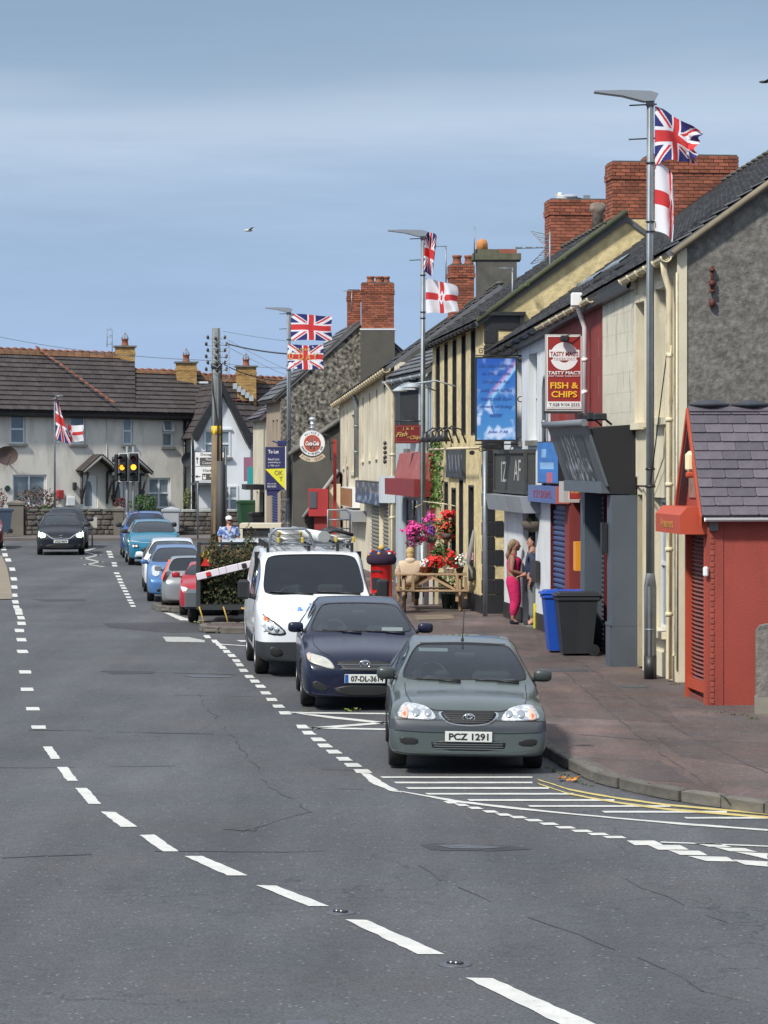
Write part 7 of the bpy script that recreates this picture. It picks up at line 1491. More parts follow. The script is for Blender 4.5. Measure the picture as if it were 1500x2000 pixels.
# ------------------------------------------------------------------ flowers
M_LEAF = mat('flower_foliage', (.05,.10,.025), .8, col2=(.09,.15,.04), ns=8, rand=.5)
def flowers(name, label, c, rx, rz, cols, n=300, leafn=300, ps=.028, pot=None, potc=None, hang=0, cat='flowers', zoff=0):
    c = Vector(c); t = thing(name, label, cat, c); b = MB()
    def rp():
        th = R.uniform(0,2*pi); ph = math.acos(R.uniform(-1,1)); d_ = Vector((sin(ph)*cos(th), sin(ph)*sin(th)*.8, cos(ph))); k_n = .82+.75*noise.noise(d_*2.3+c*7)+(.25*R.random()**3); return Vector((d_.x*rx*k_n, d_.y*rx*k_n, d_.z*rz*k_n*(1.35 if d_.z < -.3 and hang else 1)))
    for k_ in range(leafn):
        p = c+rp()*R.uniform(.3,1)+Vector((0,0,zoff)); a = Vector((R.uniform(-1,1),R.uniform(-1,1),R.uniform(-1,1))).normalized()*.032; e = a.cross(Vector((R.uniform(-1,1),R.uniform(-1,1),R.uniform(-1,1)))).normalized()*.024; b.add([p-a,p-e,p+a,p+e],[(0,1,2,3)])
    for k_ in range(10): p = c+rp()*.8; b.tube([c+Vector((0,0,-rz)), c.lerp(p,.5), p], .006, 3)
    b.build('foliage', M_LEAF, t)
    bs = [MB() for _ in cols]
    for k_ in range(n):
        d = rp(); q = noise.noise(d*5+c*3); i = int((q+.5)*len(cols)*.999+R.uniform(-.4,.4)) % len(cols); p = c+d*R.uniform(.8,1.06)+Vector((0,0,zoff)); nrm = (d+Vector((0,-.1,.05))).normalized(); s = ps*R.uniform(.7,1.3); u = nrm.orthogonal().normalized(); v = nrm.cross(u)
        pts = [p+nrm*.008]+[p+(u*cos(2*pi*j/5)+v*sin(2*pi*j/5))*s*(1 if j%1==0 else .5)+nrm*.012 for j in range(5)]; bs[i].add(pts, [(0,j+1,(j+1)%5+1) for j in range(5)])
    for i, (cn, cc) in enumerate(cols):
        if bs[i].v: bs[i].build('petals', mat(cn, cc, .7, rand=.25), t)
    if pot is not None:
        b = MB(); h, r = pot; b.lathe([(r*.7,0),(r,h-.03),(r*1.08,h-.03),(r*1.08,h),(r*.8,h-.01)], 16, M=Matrix.Translation((c.x,c.y,c.z-rz-h+.04))); b.build('pot', potc or M_POT, t)
    if hang:
        b = MB(); b.lathe([(.02,-rz-.02),(.12,-rz+.02),(.17,-rz+.14)], 14, M=Matrix.Translation(c)); 
        for a in (0,2.1,4.2): b.tube([c+Vector((.15*cos(a),.15*sin(a),-rz+.14)), c+Vector((0,0,hang))], .005, 3)
        b.build('basket', M_DKWOOD, t)
    return t
MAG = [('magenta_petal',(.62,.02,.22)),('pink_petal',(.68,.06,.33))]; RED = [('scarlet_petal',(.62,.015,.015))]; ORA = [('orange_petal',(.55,.16,.04)),('scarlet_petal',(.62,.015,.015)),('dull_orange_petal',(.42,.13,.05))]
WHT = [('white_petal',(.72,.70,.68))]; PNK = [('pale_pink_petal',(.65,.30,.42))]; VIO = [('violet_petal',(.14,.05,.35))]
flowers('hanging_basket','magenta hanging basket bulging left of the middle lamp', P(812,1038,66.5), .27,.25, MAG, 420, 200, .03, hang=.5)
flowers('hanging_basket','pink trailing basket hugging the middle lamp post', P(840,1018,68), .17,.16, MAG[1:], 150, 120, .03, hang=.4)
flowers('hanging_basket','violet flower spray between the magenta and orange baskets', P(842,1040,67), .09,.24, VIO, 90, 60, .028, hang=.3)
flowers('hanging_basket','orange and red hanging basket with dense green foliage', P(873,1030,66), .35,.28, ORA, 230, 520, .03, hang=.55)
flowers('hanging_basket','cluster of scarlet blooms topping the orange basket', P(878,1004,65.8), .22,.08, RED, 90, 60, .032)
b = MB(); b.tube([(B2.x,B2.y,P(0,985,68).z),(P(812,0,66.5).x,66.5,P(0,990,66.5).z)],.015,5); b.tube([(B2.x,B2.y,P(0,980,68).z),(P(873,0,66).x,66,P(0,985,66).z),(P(905,0,66).x,66.2,P(0,992,66).z)],.015,5); b.build('basket_arm', M_CREAMPIPE, l2)
Yt = 62.7; tzz = PZ+.82
def onT(px, rx, rz, cols, nm, lab, potc, dy=0, **kw): flowers(nm, lab, (P(px,0,Yt).x, Yt+dy, tzz+.14+rz*.75), rx, rz, cols, pot=(.15,.085), potc=potc, **kw)
onT(829, .10,.10, WHT, 'potted_flowers','white flowers in a terracotta pot at the left of the picnic table group', M_POT, n=60, leafn=90)
onT(850, .20,.15, RED, 'potted_flowers','bright red geraniums in a low pot on the picnic table', M_BLACK, n=170, leafn=200, ps=.034)
onT(838, .10,.09, MAG, 'potted_flowers','small dark pink flowers beside the red geraniums on the table', M_POT, dy=.15, n=70, leafn=70)
onT(880, .17,.22, RED, 'potted_flowers','tall red geranium in a white bucket pot on the table', M_WHITEP, n=75, leafn=330, ps=.04)
onT(898, .15,.15, WHT, 'potted_flowers','white petunias trailing over the right table edge', M_BLACK, n=80, leafn=260)
flowers('potted_flowers','pale pink hydrangea right of the picnic table', P(922,1088,62.9), .11,.08, PNK, 120, 60, .035, pot=None)
flowers('green_shrub','loose green foliage behind the potted geraniums', P(858,1082,64), .28,.26, WHT, 4, 500, .02)
for px, lab in ((872,'green planter pot standing under the picnic table'),(889,'second green planter pot under the right end of the picnic table')):
    g = Vector((P(px,0,63.5).x,63.5,PZ)); t = thing('planter', lab, 'planter', g); b = MB(); b.lathe([(.09,0),(.125,.3),(.135,.3),(.135,.33),(.11,.32)],16,M=Matrix.Translation(g)); b.build('pot', mat('sage_green_pot', (.10,.15,.11), .5), t); b = MB()
    for k_ in range(140): p = g+Vector((R.uniform(-.15,.15),R.uniform(-.15,.15),R.uniform(.3,.75))); a = Vector((R.uniform(-1,1),R.uniform(-1,1),R.uniform(-1,1))).normalized()*.035; e = a.cross(Vector((R.uniform(-1,1),R.uniform(-1,1),1))).normalized()*.025; b.add([p-a,p-e,p+a,p+e],[(0,1,2,3)])
    b.build('foliage', M_LEAF, t)
g = P(1040,1018,55.6); flowers('hanging_basket','nearly dead hanging basket above the white shop doorway', g, .16,.07, [('dry_pink_petal',(.22,.12,.12))], 20, 60, .02)
b = MB(); b.lathe([(.02,-.22),(.16,-.16),(.26,.0)],18,M=Matrix.Translation(g)); 
for a in (0,2.1,4.2): b.tube([g+Vector((.25*cos(a),.25*sin(a),0)),g+Vector((0,0,.45))],.006,3)
b.tube([g+Vector((0,0,.45)),g+Vector((.35,.1,.5))],.015,5); tag(b.build('basket_bowl', mat('brown_basket', (.10,.085,.07), .9)), 'brown conical basket bowl hanging by chains above the doorway', 'basket')
# grey post at the pub corner, ground hatch plate and tactile slabs
g = Vector((P(947.5,0,60.2).x,60.2,PZ)); b = MB(); b.cyl(g,g+Vector((0,0,P(0,881,60.2).z-PZ)),.052,n=14); tag(b.build('steel_post', M_STEEL), 'plain galvanised post in front of the pub corner', 'post')
tp = [G(812,1203,PZ),G(884,1201,PZ),G(880,1209,PZ),G(812,1212,PZ)]; q = thing('tactile_paving','buff tactile slabs set in the pavement before the picnic table','paving',tp[0]); Xd = (tp[1]-tp[0])/4; Yd = (tp[3]-tp[0])/3
for i in range(4):
    for j in range(3): c = tp[0]+Xd*(i+.5)+Yd*(j+.5); piece('slab', unit_box(mat('buff_slab', (.17,.135,.095), .9, rand=.12), .05), TRS((c.x,c.y,PZ+.012), Xd.normalized(), Yd.normalized(), UPZ, (Xd.length-.01, Yd.length-.02, .02)), q)
# menu boards leaning under the table line
for i, (px, c) in enumerate(((822,(.5,.5,.48)),(832,(.06,.06,.07)),(842,(.55,.54,.5)),(853,(.5,.45,.28)))):
    g = Vector((P(px,0,65).x,65,PZ)); b = MB(); b.bbox((g.x,g.y,g.z+.3),(.09,.05,.6),.01); tag(b.build('propped_board', mat('propped_%d' % i, c, .7, dirt=.3)), ('white','black','off white','ochre')[i]+' narrow board propped on the ground behind the picnic table', 'board')
# manhole on the pavement
for px, py, s in ((1105,1310,.35),(1237,1341,.2)): g = G(px,py,PZ); b = MB(); b.box(g.x-s,g.x+s,g.y-.2,g.y+.2,PZ+.001,PZ+.006); b.build('access_cover', M_IRON, pavement)
# smoke-grey scarf of plastic by the pub door
g = P(920,1075,62.3); b = MB(); b.tube([P(925,1035,62.3),P(922,1060,62.3),P(917,1085,62.3),P(914,1100,62.3),P(921,1115,62.3),P(922,1130,62.3)], [.02,.05,.06,.03,.03,.03], 8); o = b.build('grey_sack', mat('grey_sacking', (.22,.23,.24), .8)); tag(o, 'twisted grey plastic strip hanging at the pub door', 'plastic strip')
b = MB(); g = P(921,1120,62.4); b.bbox((g.x,g.y,g.z),(.14,.2,.3),.02); tag(b.build('black_box', M_BLACK), 'small black box fixed below the grey strip on the pub wall', 'box')
# ------------------------------------------------------------------ vehicles
M_TYRE = mat('tyre_rubber', (.012,.012,.013), .85, col2=(.025,.024,.023), ns=6)
M_RIM = mat('alloy_rim', (.45,.46,.47), .35, .8)
M_TRIM = mat('black_trim_plastic', (.018,.019,.021), .5)
M_GLS = glass('car_glass', (.72,.80,.82), 1.35); M_GLD = glass('dark_car_glass', (.10,.12,.13), .9)
M_LAMP = mat('headlamp_glass', (.80,.82,.85), .12, .25, col2=(.38,.41,.44), ns=22, namt=.2, coat=1.0, bump=.5, bs=35)
M_LAMPD = mat('lamp_reflector', (.42,.45,.48), .2, .6); M_AMB = mat('amber_lens', (.62,.15,.03), .25, coat=.6); M_CHR = mat('chrome', (.72,.73,.74), .12, 1.0)
M_SEAT = mat('dark_seat_cloth', (.022,.024,.028), .9); M_DASH = mat('dashboard_grey', (.09,.095,.10), .8)
M_PLATE = mat('plate_white', (.62,.64,.60), .45, dirt=.15); M_PLK = mat('plate_black', (.012,.012,.012), .5); M_PLB = mat('plate_blue', (.01,.08,.36), .4)
M_REDL = mat('red_lens', (.55,.02,.015), .2, coat=.8)
def paint(name, c, metal=.35, rough=.32, dirt=.12, coat=.65): return mat(name, c, rough, metal, coat=coat, dirt=dirt, dcol=(.16,.15,.13), dsc=(1,1,1.5), dth=.56)
def car_mesh(st, glass_spans, wheels, wr, arch=1.14, sub=2):
    """st: stations (y, w, zb, zs, zt, wt, g). returns evaluated mesh with slots body/windscreen/side glass/rear glass/arch"""
    vs = []; k = 10
    for (y, w, zb, zs, zt, wt, g) in st:
        h = zt-zs; l = lambda a, b: a+(b-a)*g
        half = [(0,zb),(w*.91,zb),(w*.99,zb+.14*(zs-zb)),(w,zb+.62*(zs-zb)),(w*.965,zs),
                (l(w*(.90 if g == 0 else .985),wt+.04),zs+h*l(.35,.84)),(l(w*(.80 if g == 0 else .975),wt*.995),zs+h*l(.66,.95)),(l(w*(.68 if g == 0 else .96),wt*.95),zs+h*l(.84,.985)),(l(w*(.40 if g == 0 else .5),wt*.55),zs+h*l(.96,1.005)),(0,zt+.012)]
        row = [(x,y,z) for x,z in half]+[(-x,y,z) for x,z in half[1:-1]][::-1]
        vs += row
    n = 18; fs = []; mi = []
    for i in range(len(st)-1):
        for j in range(n):
            a, b = j, (j+1) % n; fs.append((i*n+a, i*n+b, (i+1)*n+b, (i+1)*n+a))
            jj = j if j < 9 else 17-j; m = 0
            for kind, s0, s1 in glass_spans:
                if s0 <= i < s1:
                    if kind == 'W' and jj in (7,8): m = 1
                    if kind == 'S' and jj == 4: m = 2
                    if kind == 'R' and jj in (7,8): m = 3
            mi.append(m)
    for e, base in ((0,0),(len(st)-1,(len(st)-1)*n)):
        for j in range(9):
            a, b = j, j+1; a2, b2 = (n-a)%n, (n-b)%n
            q = [base+a, base+b, base+b2, base+a2]; q2 = []
            for v in q:
                if v not in q2: q2.append(v)
            if len(q2) > 2: fs.append(tuple(q2)); mi.append(0)
    me = bpy.data.meshes.new('cage'); me.from_pydata(vs, [], fs)
    for nm in range(5): me.materials.append(M_BLACK)
    me.polygons.foreach_set('material_index', mi)
    bm = bmesh.new(); bm.from_mesh(me); bmesh.ops.recalc_face_normals(bm, faces=bm.faces[:])
    cl = bm.edges.layers.float.new('crease_edge')
    bm.verts.ensure_lookup_table()
    for i_ in range(len(st)-1):
        for j_, c_ in ((4,.45),(14,.45),(6,.35),(12,.35)):
            if st[i_][6] == 0 and j_ in (6,12): continue
            e_ = bm.edges.get((bm.verts[i_*n+j_], bm.verts[(i_+1)*n+j_]))
            if e_: e_[cl] = c_
    for e in bm.edges:
        ms_ = {f.material_index for f in e.link_faces}
        if len(ms_) > 1: e[cl] = .93
    bm.to_mesh(me); bm.free()
    o = bpy.data.objects.new('cage', me); COL.objects.link(o); s = o.modifiers.new('s', 'SUBSURF'); s.levels = sub; s.render_levels = sub
    cuts = []
    for (x, y) in wheels:
        b = MB(); sx_ = 1 if x > 0 else -1; b.cyl((x-.28*sx_ , y, wr+.01), (x+.6*sx_, y, wr+.01), wr*arch, n=28, smooth=False); cm = b.mesh('cut')
        for _ in range(5): cm.materials.append(M_BLACK)
        cm.polygons.foreach_set('material_index', [4]*len(cm.polygons)); co = bpy.data.objects.new('cut', cm); COL.objects.link(co); cuts.append(co)
        md = o.modifiers.new('b', 'BOOLEAN'); md.operation = 'DIFFERENCE'; md.object = co; md.solver = 'EXACT'
    dg = bpy.context.evaluated_depsgraph_get(); dg.update(); out = bpy.data.meshes.new_from_object(o.evaluated_get(dg))
    for c in cuts+[o]: bpy.data.objects.remove(c)
    return out
def split(me, idx, sd=0):
    bm = bmesh.new(); bm.from_mesh(me); bmesh.ops.delete(bm, geom=[f for f in bm.faces if f.material_index not in idx or f.calc_center_median().x*sd < 0], context='FACES'); bmesh.ops.delete(bm, geom=[v for v in bm.verts if not v.link_faces], context='VERTS')
    o = bpy.data.meshes.new('m'); bm.to_mesh(o); 
    loops = [(e.verts[0].co.copy(), e.verts[1].co.copy()) for e in bm.edges if len(e.link_faces) == 1]; bm.free(); o.polygons.foreach_set('use_smooth', [True]*len(o.polygons)); return o, loops
class Car:
    def __init__(s, label, loc, slope, pm, st, spans, wheels, wr, glassm=None, group='cars parked and driving along the road', name='parked_car', cat='car', roll=0, interior=True, rimm=None, flip=False, track=None, steer=0, tw=.2, archm=None, rear_glassm=None):
        s.t = thing(name, label, cat, loc, -slope+(pi if flip else 0), group=group, world=False); s.t.rotation_euler[1] = roll; s.pm = pm; s.st = st
        me = car_mesh(st, spans, wheels, wr); body, _ = split(me, (0,4))
        s.bvh = None; bm = bmesh.new(); bm.from_mesh(me); s.bvh = BVHTree.FromBMesh(bm); bm.free()
        body.materials.clear(); 
        for m in (pm,M_BLACK,M_BLACK,M_BLACK,archm or M_TRIM): body.materials.append(m)
        s.body = obj('body', body, s.t)
        for idx, nm, gm, sd in ((1,'windscreen',glassm or M_GLS,0),(2,'side_window',glassm or M_GLS,1),(2,'side_window',glassm or M_GLS,-1),(3,'rear_window',rear_glassm or glassm or M_GLS,0)):
            g, loops = split(me, (idx,), sd)
            if not g.polygons: continue
            g.materials.clear(); g.materials.append(gm); g.polygons.foreach_set('material_index', [0]*len(g.polygons)); go = obj(nm, g, s.t)
            b = MB()
            for p, q in loops: b.cyl(p, q, .011, n=4, caps=False)
            if loops: b.build('rubber_seal', M_TRIM, go)
            if idx == 1: s.ws = go
        xs = abs(wheels[0][0])
        for (x, y) in wheels:
            sg = 1 if x > 0 else -1; rot = Matrix.Rotation(steer if y < 2 else 0, 4, 'Z'); M = Matrix.Translation((x, y, wr)) @ rot @ Matrix.Rotation(pi/2, 4, 'Y') @ Matrix.Scale(1,4)
            b = MB(); h = tw/2; b.lathe([(wr*.62,-h),(wr*.93,-h),(wr*.985,-h*.8),(wr,-h*.5),(wr,h*.5),(wr*.985,h*.8),(wr*.93,h),(wr*.62,h)], 32, M=M, caps=False); ty = b.build('tyre', M_TYRE, s.t)
            b = MB(); o_ = h*.75*sg; b.lathe([(wr*.64,o_+.02*sg),(wr*.62,o_-.03*sg),(wr*.60,-o_)], 28, M=M, caps=False)
            for k in range(7):
                a = 2*pi*k/7; b.add([M @ Vector(v) for v in ((wr*.1*cos(a-.5),wr*.1*sin(a-.5),o_),(wr*.62*cos(a-.13),wr*.62*sin(a-.13),o_),(wr*.62*cos(a+.13),wr*.62*sin(a+.13),o_),(wr*.1*cos(a+.5),wr*.1*sin(a+.5),o_))], [(0,1,2,3)])
            b.cyl(M @ Vector((0,0,o_-.02*sg)), M @ Vector((0,0,o_+.015*sg)), wr*.16, n=14); b.build('rim', rimm or M_RIM, ty)
            b = MB(); b.cyl(M @ Vector((0,0,o_-.06*sg)), M @ Vector((0,0,o_-.055*sg)), wr*.6, n=20); b.build('brake_disc', M_TRIM, ty)
    def hit(s, d, a, b, off=0.0):
        o, dr = {'f':(Vector((a,-4,b)),Vector((0,1,0))),'r':(Vector((a,12,b)),Vector((0,-1,0))),'t':(Vector((a,b,6)),Vector((0,0,-1))),'l':(Vector((-5,a,b)),Vector((1,0,0))),'R':(Vector((5,a,b)),Vector((-1,0,0)))}[d]
        h = s.bvh.ray_cast(o, dr)
        if h[0] is None: return None
        return h[0]-dr*off
    def patch(s, name, out, m, d='f', off=.006, rings=5, n=40, parent=None, mirror=False, smooth=2, edge=.02):
        if mirror: s.patch(name, [(-x, z) for x, z in out], m, d, off, rings, n, parent, False, smooth, edge)
        pts = [Vector(p) for p in out]
        for _ in range(smooth):
            q = []
            for i in range(len(pts)): a, b = pts[i], pts[(i+1)%len(pts)]; q += [a.lerp(b,.25), a.lerp(b,.75)]
            pts = q
        c = sum(pts, Vector((0,0)))/len(pts); L_ = len(pts); vs = []; last = s.hit(d, c.x, c.y, off) or Vector((c.x,0,c.y)); cen = last
        vs.append(cen)
        for r in range(1, rings+1):
            for p in pts:
                q = c.lerp(p, r/rings); h = s.hit(d, q.x, q.y, off*(1.25-.5*r/rings)); vs.append(h if h is not None else None)
        for i, v in enumerate(vs):
            if v is None: j = i; 
            if v is None: vs[i] = vs[i-L_] if i-L_ > 0 and vs[i-L_] is not None else cen
        dr = {'f':Vector((0,1,0)),'r':Vector((0,-1,0)),'t':Vector((0,0,-1)),'l':Vector((1,0,0)),'R':Vector((-1,0,0))}[d]
        base = 1+(rings-1)*L_; vs += [vs[base+i]+dr*edge for i in range(L_)]
        fs = [(0, 1+i, 1+(i+1)%L_) for i in range(L_)]
        for r in range(rings): fs += [(1+r*L_+i, 1+(r+1)*L_+i, 1+(r+1)*L_+(i+1)%L_, 1+r*L_+(i+1)%L_) for i in range(L_)]
        b = MB(); b.add(vs, fs, 0, True); return b.build(name, m, parent or s.body)
    def strip(s, name, pts, w, m, d='f', off=.005, parent=None, mirror=False, n=10):
        if mirror: s.strip(name, [(-x, z) for x, z in pts], w, m, d, off, parent, False, n)
        P_ = [Vector(p) for p in pts]; q = []
        for a, b in zip(P_[:-1], P_[1:]): q += [a.lerp(b, i/n) for i in range(n)]
        q.append(P_[-1]); vs = []; ok = []
        for i, p in enumerate(q):
            t = (q[min(i+1,len(q)-1)]-q[max(i-1,0)]).normalized(); nn = Vector((-t.y, t.x))*w/2; a = s.hit(d, *(p+nn), off); c = s.hit(d, *(p-nn), off)
            if a is not None and c is not None: vs.append((a, c))
        b = MB()
        for (a, c), (e, f) in zip(vs[:-1], vs[1:]):
            if (a-e).length < .5: b.add([a,c,f,e], [(0,1,2,3)])
        return b.build(name, m, parent or s.body)
    def repaint(s, z, y, m, z0=-1):      # lower front of the shell in another material, cut cleanly
        bm = bmesh.new(); bm.from_mesh(s.body.data)
        for co, no in (((0,0,z),(0,0,1)),((0,y,0),(0,1,0)),((0,0,z0),(0,0,1))): bmesh.ops.bisect_plane(bm, geom=bm.verts[:]+bm.edges[:]+bm.faces[:], plane_co=co, plane_no=no)
        k = len(s.body.data.materials); s.body.data.materials.append(m)
        for f in bm.faces:
            c = f.calc_center_median()
            if z0 < c.z < z and c.y < y and f.material_index == 0: f.material_index = k
        bm.to_mesh(s.body.data); bm.free()
    def plate(s, z, txt, w=.52, h=.115, y=None, euro=False, x=0, m=None, d='f', tilt=-.06):
        p = s.hit(d, x, z, .02); yy = p.y if y is None else y; b = MB(); sg = -1 if d == 'f' else 1
        b.bbox((x, yy-.0, z), (w, .015, h), .004); pl = b.build('number_plate', m or M_PLATE, s.t)
        r = (1,0,0) if d == 'f' else (-1,0,0); M = frame_M((x+(.03 if euro else 0), yy+sg*.0105, z), r, (0,0,1))
        text('characters', txt, M, M_PLK, pl, width=w*(.80 if euro else .84), height=h*.66, bold=.006)
        if euro: b = MB(); b.box(x-w/2+.004, x-w/2+.05, yy-.0115, yy-.006, z-h/2+.004, z+h/2-.004); b.build('country_band', M_PLB, pl)
        return pl
    def mirror(s, x, y, z, w=.23, h=.15, m=None, arm=.1, dd=.12):
        for sg in (-1,1):
            b = MB(); c = Vector((sg*(x+w/2), y, z)); b.ell((0,0,0), (w/2,dd/2,h/2), 16, 10, M=Matrix.Translation(c)); 
            for i, v in enumerate(b.v):   # squarer shell
                q = Vector(v)-c; q.x = math.copysign(abs(q.x/(w/2))**.6*(w/2), q.x); q.z = math.copysign(abs(q.z/(h/2))**.6*(h/2), q.z); b.v[i] = tuple(c+q)
            mo = b.build('wing_mirror', m or s.pm, s.t); a = MB(); a.tube([(sg*(x+.02), y, z-h*.3), (sg*(x-arm), y+.03, z-h*.45)], .03, 6); a.build('mirror_arm', M_TRIM, mo)
            g = MB(); g.bbox((sg*(x+w/2), y+dd/2-.005, z), (w*.8,.01,h*.75), .004); g.build('mirror_glass', M_CHR, mo)
    def seats(s, yf, z0, zt, sp=.36, w=.46, rear=True, wheel=True, cowl=None, dz=None):
        for sg in (-1,1):
            b = MB(); b.bbox((sg*sp, yf+.1, (z0+zt-.22)/2), (w,.16,zt-.22-z0), .05); b.bbox((sg*sp, yf-.2, z0), (w,.5,.18), .05); st_ = b.build('seat', M_SEAT, s.t); b = MB(); b.bbox((sg*sp, yf+.12, zt-.10), (w*.58,.11,.19), .04); b.build('headrest', M_SEAT, st_)
        if rear:
            b = MB(); b.bbox((0, yf+1.0, (z0+zt-.2)/2), (w*2.7,.18,zt-.25-z0), .05); rs = b.build('rear_seat', M_SEAT, s.t)
            for x in (-.42,0,.42): b = MB(); b.bbox((x, yf+1.02, zt-.17), (w*.5,.1,.15), .04); b.build('headrest', M_SEAT, rs)
        if cowl:
            yc, zc, wc = cowl; b = MB(); b.bbox((0,yc+.28,zc-.12), (wc*2,.55,.2), .06); b.build('dashboard', M_DASH, s.t)
            b = MB(); c = Vector((-sp, yc+.62, zc-.02)); M = Matrix.Translation(c) @ Matrix.Rotation(radians(68),4,'X'); b.tube([M @ Vector((.18*cos(a),.18*sin(a),0)) for a in [2*pi*i/20 for i in range(21)]], .015, 6); b.tube([M @ Vector((-.17,0,0)), M @ Vector((.17,0,0))], .018, 5); b.build('steering_wheel', M_TRIM, s.t)
        b = MB(); b.box(-.7,.7, s.st[3][0], s.st[-3][0], z0-.25, z0-.2); b.build('cabin_floor', M_DARK, s.t)
    def wipers(s, pts):
        b = MB()
        for a, c in pts:
            p, q = s.hit('f', *a, .02), s.hit('f', *c, .02)
            if p is None or q is None: continue
            mids = [s.hit('f', a[0]+(c[0]-a[0])*t, a[1]+(c[1]-a[1])*t, .022) or p for t in (.25,.5,.75)]
            b.tube([p]+mids+[q], .011, 5); b.tube([s.hit('f', a[0], a[1]-.02, .02) or p, mids[1]+Vector((0,-.015,0))], .013, 5)
        b.build('wiper', M_TRIM, s.t)
def spoked_badge(car, z, r, name='badge', m=None):
    """oval badge made of three crossed rings"""
    p = car.hit('f', 0, z, .02); b = MB(); m = m or M_CHR
    def ring(cx, cz, rx, rz, rr): b.tube([(cx+rx*cos(a), p.y-.004, z+cz+rz*sin(a)) for a in [2*pi*i/24 for i in range(25)]], rr, 5)
    ring(0,0,r,r*.68,r*.11); ring(0,r*.20,r*.62,r*.26,r*.09); ring(0,-.02*r,r*.27,r*.60,r*.09); return b.build(name, m, car.body)
def saloon(L, w, H, hood, cowl, zc, top0, roof0, zr0, roof1, rwend, zrw, wt, zs=.86, nose=.56, zb=.2, tail=.95, nw=.80):
    return [ (0.0, w*nw, zb+.05, nose-.14, nose-.06, w*.5, 0), (.05, w*(nw+.10), zb+.01, nose-.02, nose+.03, w*.55, 0), (.16, w*(nw+.16), zb, nose+.09, nose+.14, w*.6, 0), (.40, w*.985, zb, nose+.17, nose+.235, w*.62, 0), (hood, w*.99, zb, zs-.05, zc-.07, w*.66, 0),
      (cowl, w, zb, zs, zc, w*.72, .15), (cowl+.06, w, zb, zs+.01, zc+.03, w*.72, .3), (top0, w, zb, zs+.03, (zc+zr0)/2+.03, (w*.76+wt)/2+.01, .8), (roof0, w, zb, zs+.05, zr0, wt, 1), (roof0+.12, w, zb, zs+.05, zr0+.03, wt, 1),
      ((roof0+roof1)/2, w, zb, zs+.06, H, wt, 1), (roof1-.08, w, zb, zs+.07, H-.03, wt*.99, 1), (roof1, w, zb, zs+.07, H-.055, wt*.98, 1), (rwend, w*.985, zb, zs+.07, zrw, w*.70, .45), (rwend+.08, w*.98, zb, zs+.07, zrw-.03, w*.7, .2), (L-.25, w*.95, zb+.02, tail-.08, tail, w*.66, 0), (L-.06, w*.88, zb+.05, tail-.22, tail-.12, w*.6, 0), (L, w*.74, zb+.1, tail-.36, tail-.28, w*.5, 0)]
SPANS = [('W',6,8),('S',7,10),('S',10,12),('R',12,13)]
# === grey green hatchback (nearest) ===========================================
M_GG = paint('grey_green_metallic', (.115,.142,.138), .5, .3); 
st = saloon(4.5, .875, 1.395, .95, 1.18, .925, 1.6, 2.02, 1.325, 3.15, 4.0, 1.08, .585, zs=.84, nose=.60, zb=.19, nw=.86)
c1 = Car('silver green hatchback parked nearest the camera with black bumper band', (.925,31.05,0), -.012, M_GG, st, SPANS, [(-.765,.86),(.765,.86),(-.765,3.5),(.765,3.5)], .305, roll=.018)
hl = [(.80,.638),(.74,.752),(.68,.778),(.51,.756),(.43,.722),(.36,.645),(.37,.60),(.72,.615)]
c1.patch('headlight', hl, M_LAMP, mirror=True, smooth=1, off=.012); c1.patch('indicator', [(.768,.632),(.715,.742),(.672,.75),(.665,.622),(.70,.612)], mat('clear_amber', (.60,.42,.34), .2, coat=.6), mirror=True, smooth=1, off=.022, rings=3)
c1.patch('indicator_bulb', [(.742,.66),(.70,.715),(.685,.66),(.70,.63)], M_AMB, mirror=True, smooth=1, off=.026, rings=2)
for x, r in ((.58,.048),(.45,.042)): c1.patch('reflector', [(x+r*cos(a),.678+r*sin(a)) for a in [2*pi*i/8 for i in range(8)]], M_LAMPD, mirror=True, off=.018, rings=2); c1.patch('reflector', [(x+r*.6*cos(a),.678+r*.6*sin(a)) for a in [2*pi*i/8 for i in range(8)]], M_CHR, mirror=True, off=.021, rings=2)
c1.patch('chrome_surround', [(-.36,.685),(-.26,.70),(.26,.70),(.36,.685),(.27,.575),(.12,.545),(-.12,.545),(-.27,.575)], M_CHR, off=.008, smooth=2)
c1.patch('grille', [(-.33,.69),(-.2,.705),(.2,.705),(.33,.69),(.25,.59),(.11,.562),(-.11,.562),(-.25,.59)], M_PLK, off=.014, smooth=2)
for z in (.585,.607,.63,.652,.675): c1.strip('grille_bar', [(-.27 if z > .6 else -.2,z),(.27 if z > .6 else .2,z)], .005, mat('grille_charcoal', (.04,.042,.045), .6), off=.022)
spoked_badge(c1, .632, .066)
c1.repaint(.605, .62, mat('grey_bumper_plastic', (.052,.060,.072), .5, dirt=.15), .49)
c1.strip('bumper_seam', [(-.86,.607),(-.5,.607),(.5,.607),(.86,.607)], .008, M_PLK, off=.004)
c1.strip('bumper_seam', [(-.82,.487),(-.5,.474),(.5,.474),(.82,.487)], .008, M_PLK, off=.007)
c1.patch('lower_grille', [(-.42,.395),(.42,.395),(.39,.275),(-.39,.275)], M_PLK, off=.006, smooth=1)
for z in (.295,.32,.345,.37): c1.strip('lower_slat', [(-.38,z),(.38,z)], .008, mat('slat_grey', (.12,.14,.14), .4), off=.012)
c1.patch('fog_recess', [(.77,.42),(.56,.405),(.55,.335),(.74,.33)], M_PLK, mirror=True, off=.006, smooth=1); c1.strip('bumper_crease', [(-.74,.30),(-.4,.262),(.4,.262),(.74,.30)], .010, mat('green_edge', (.09,.12,.11), .4), off=.004)
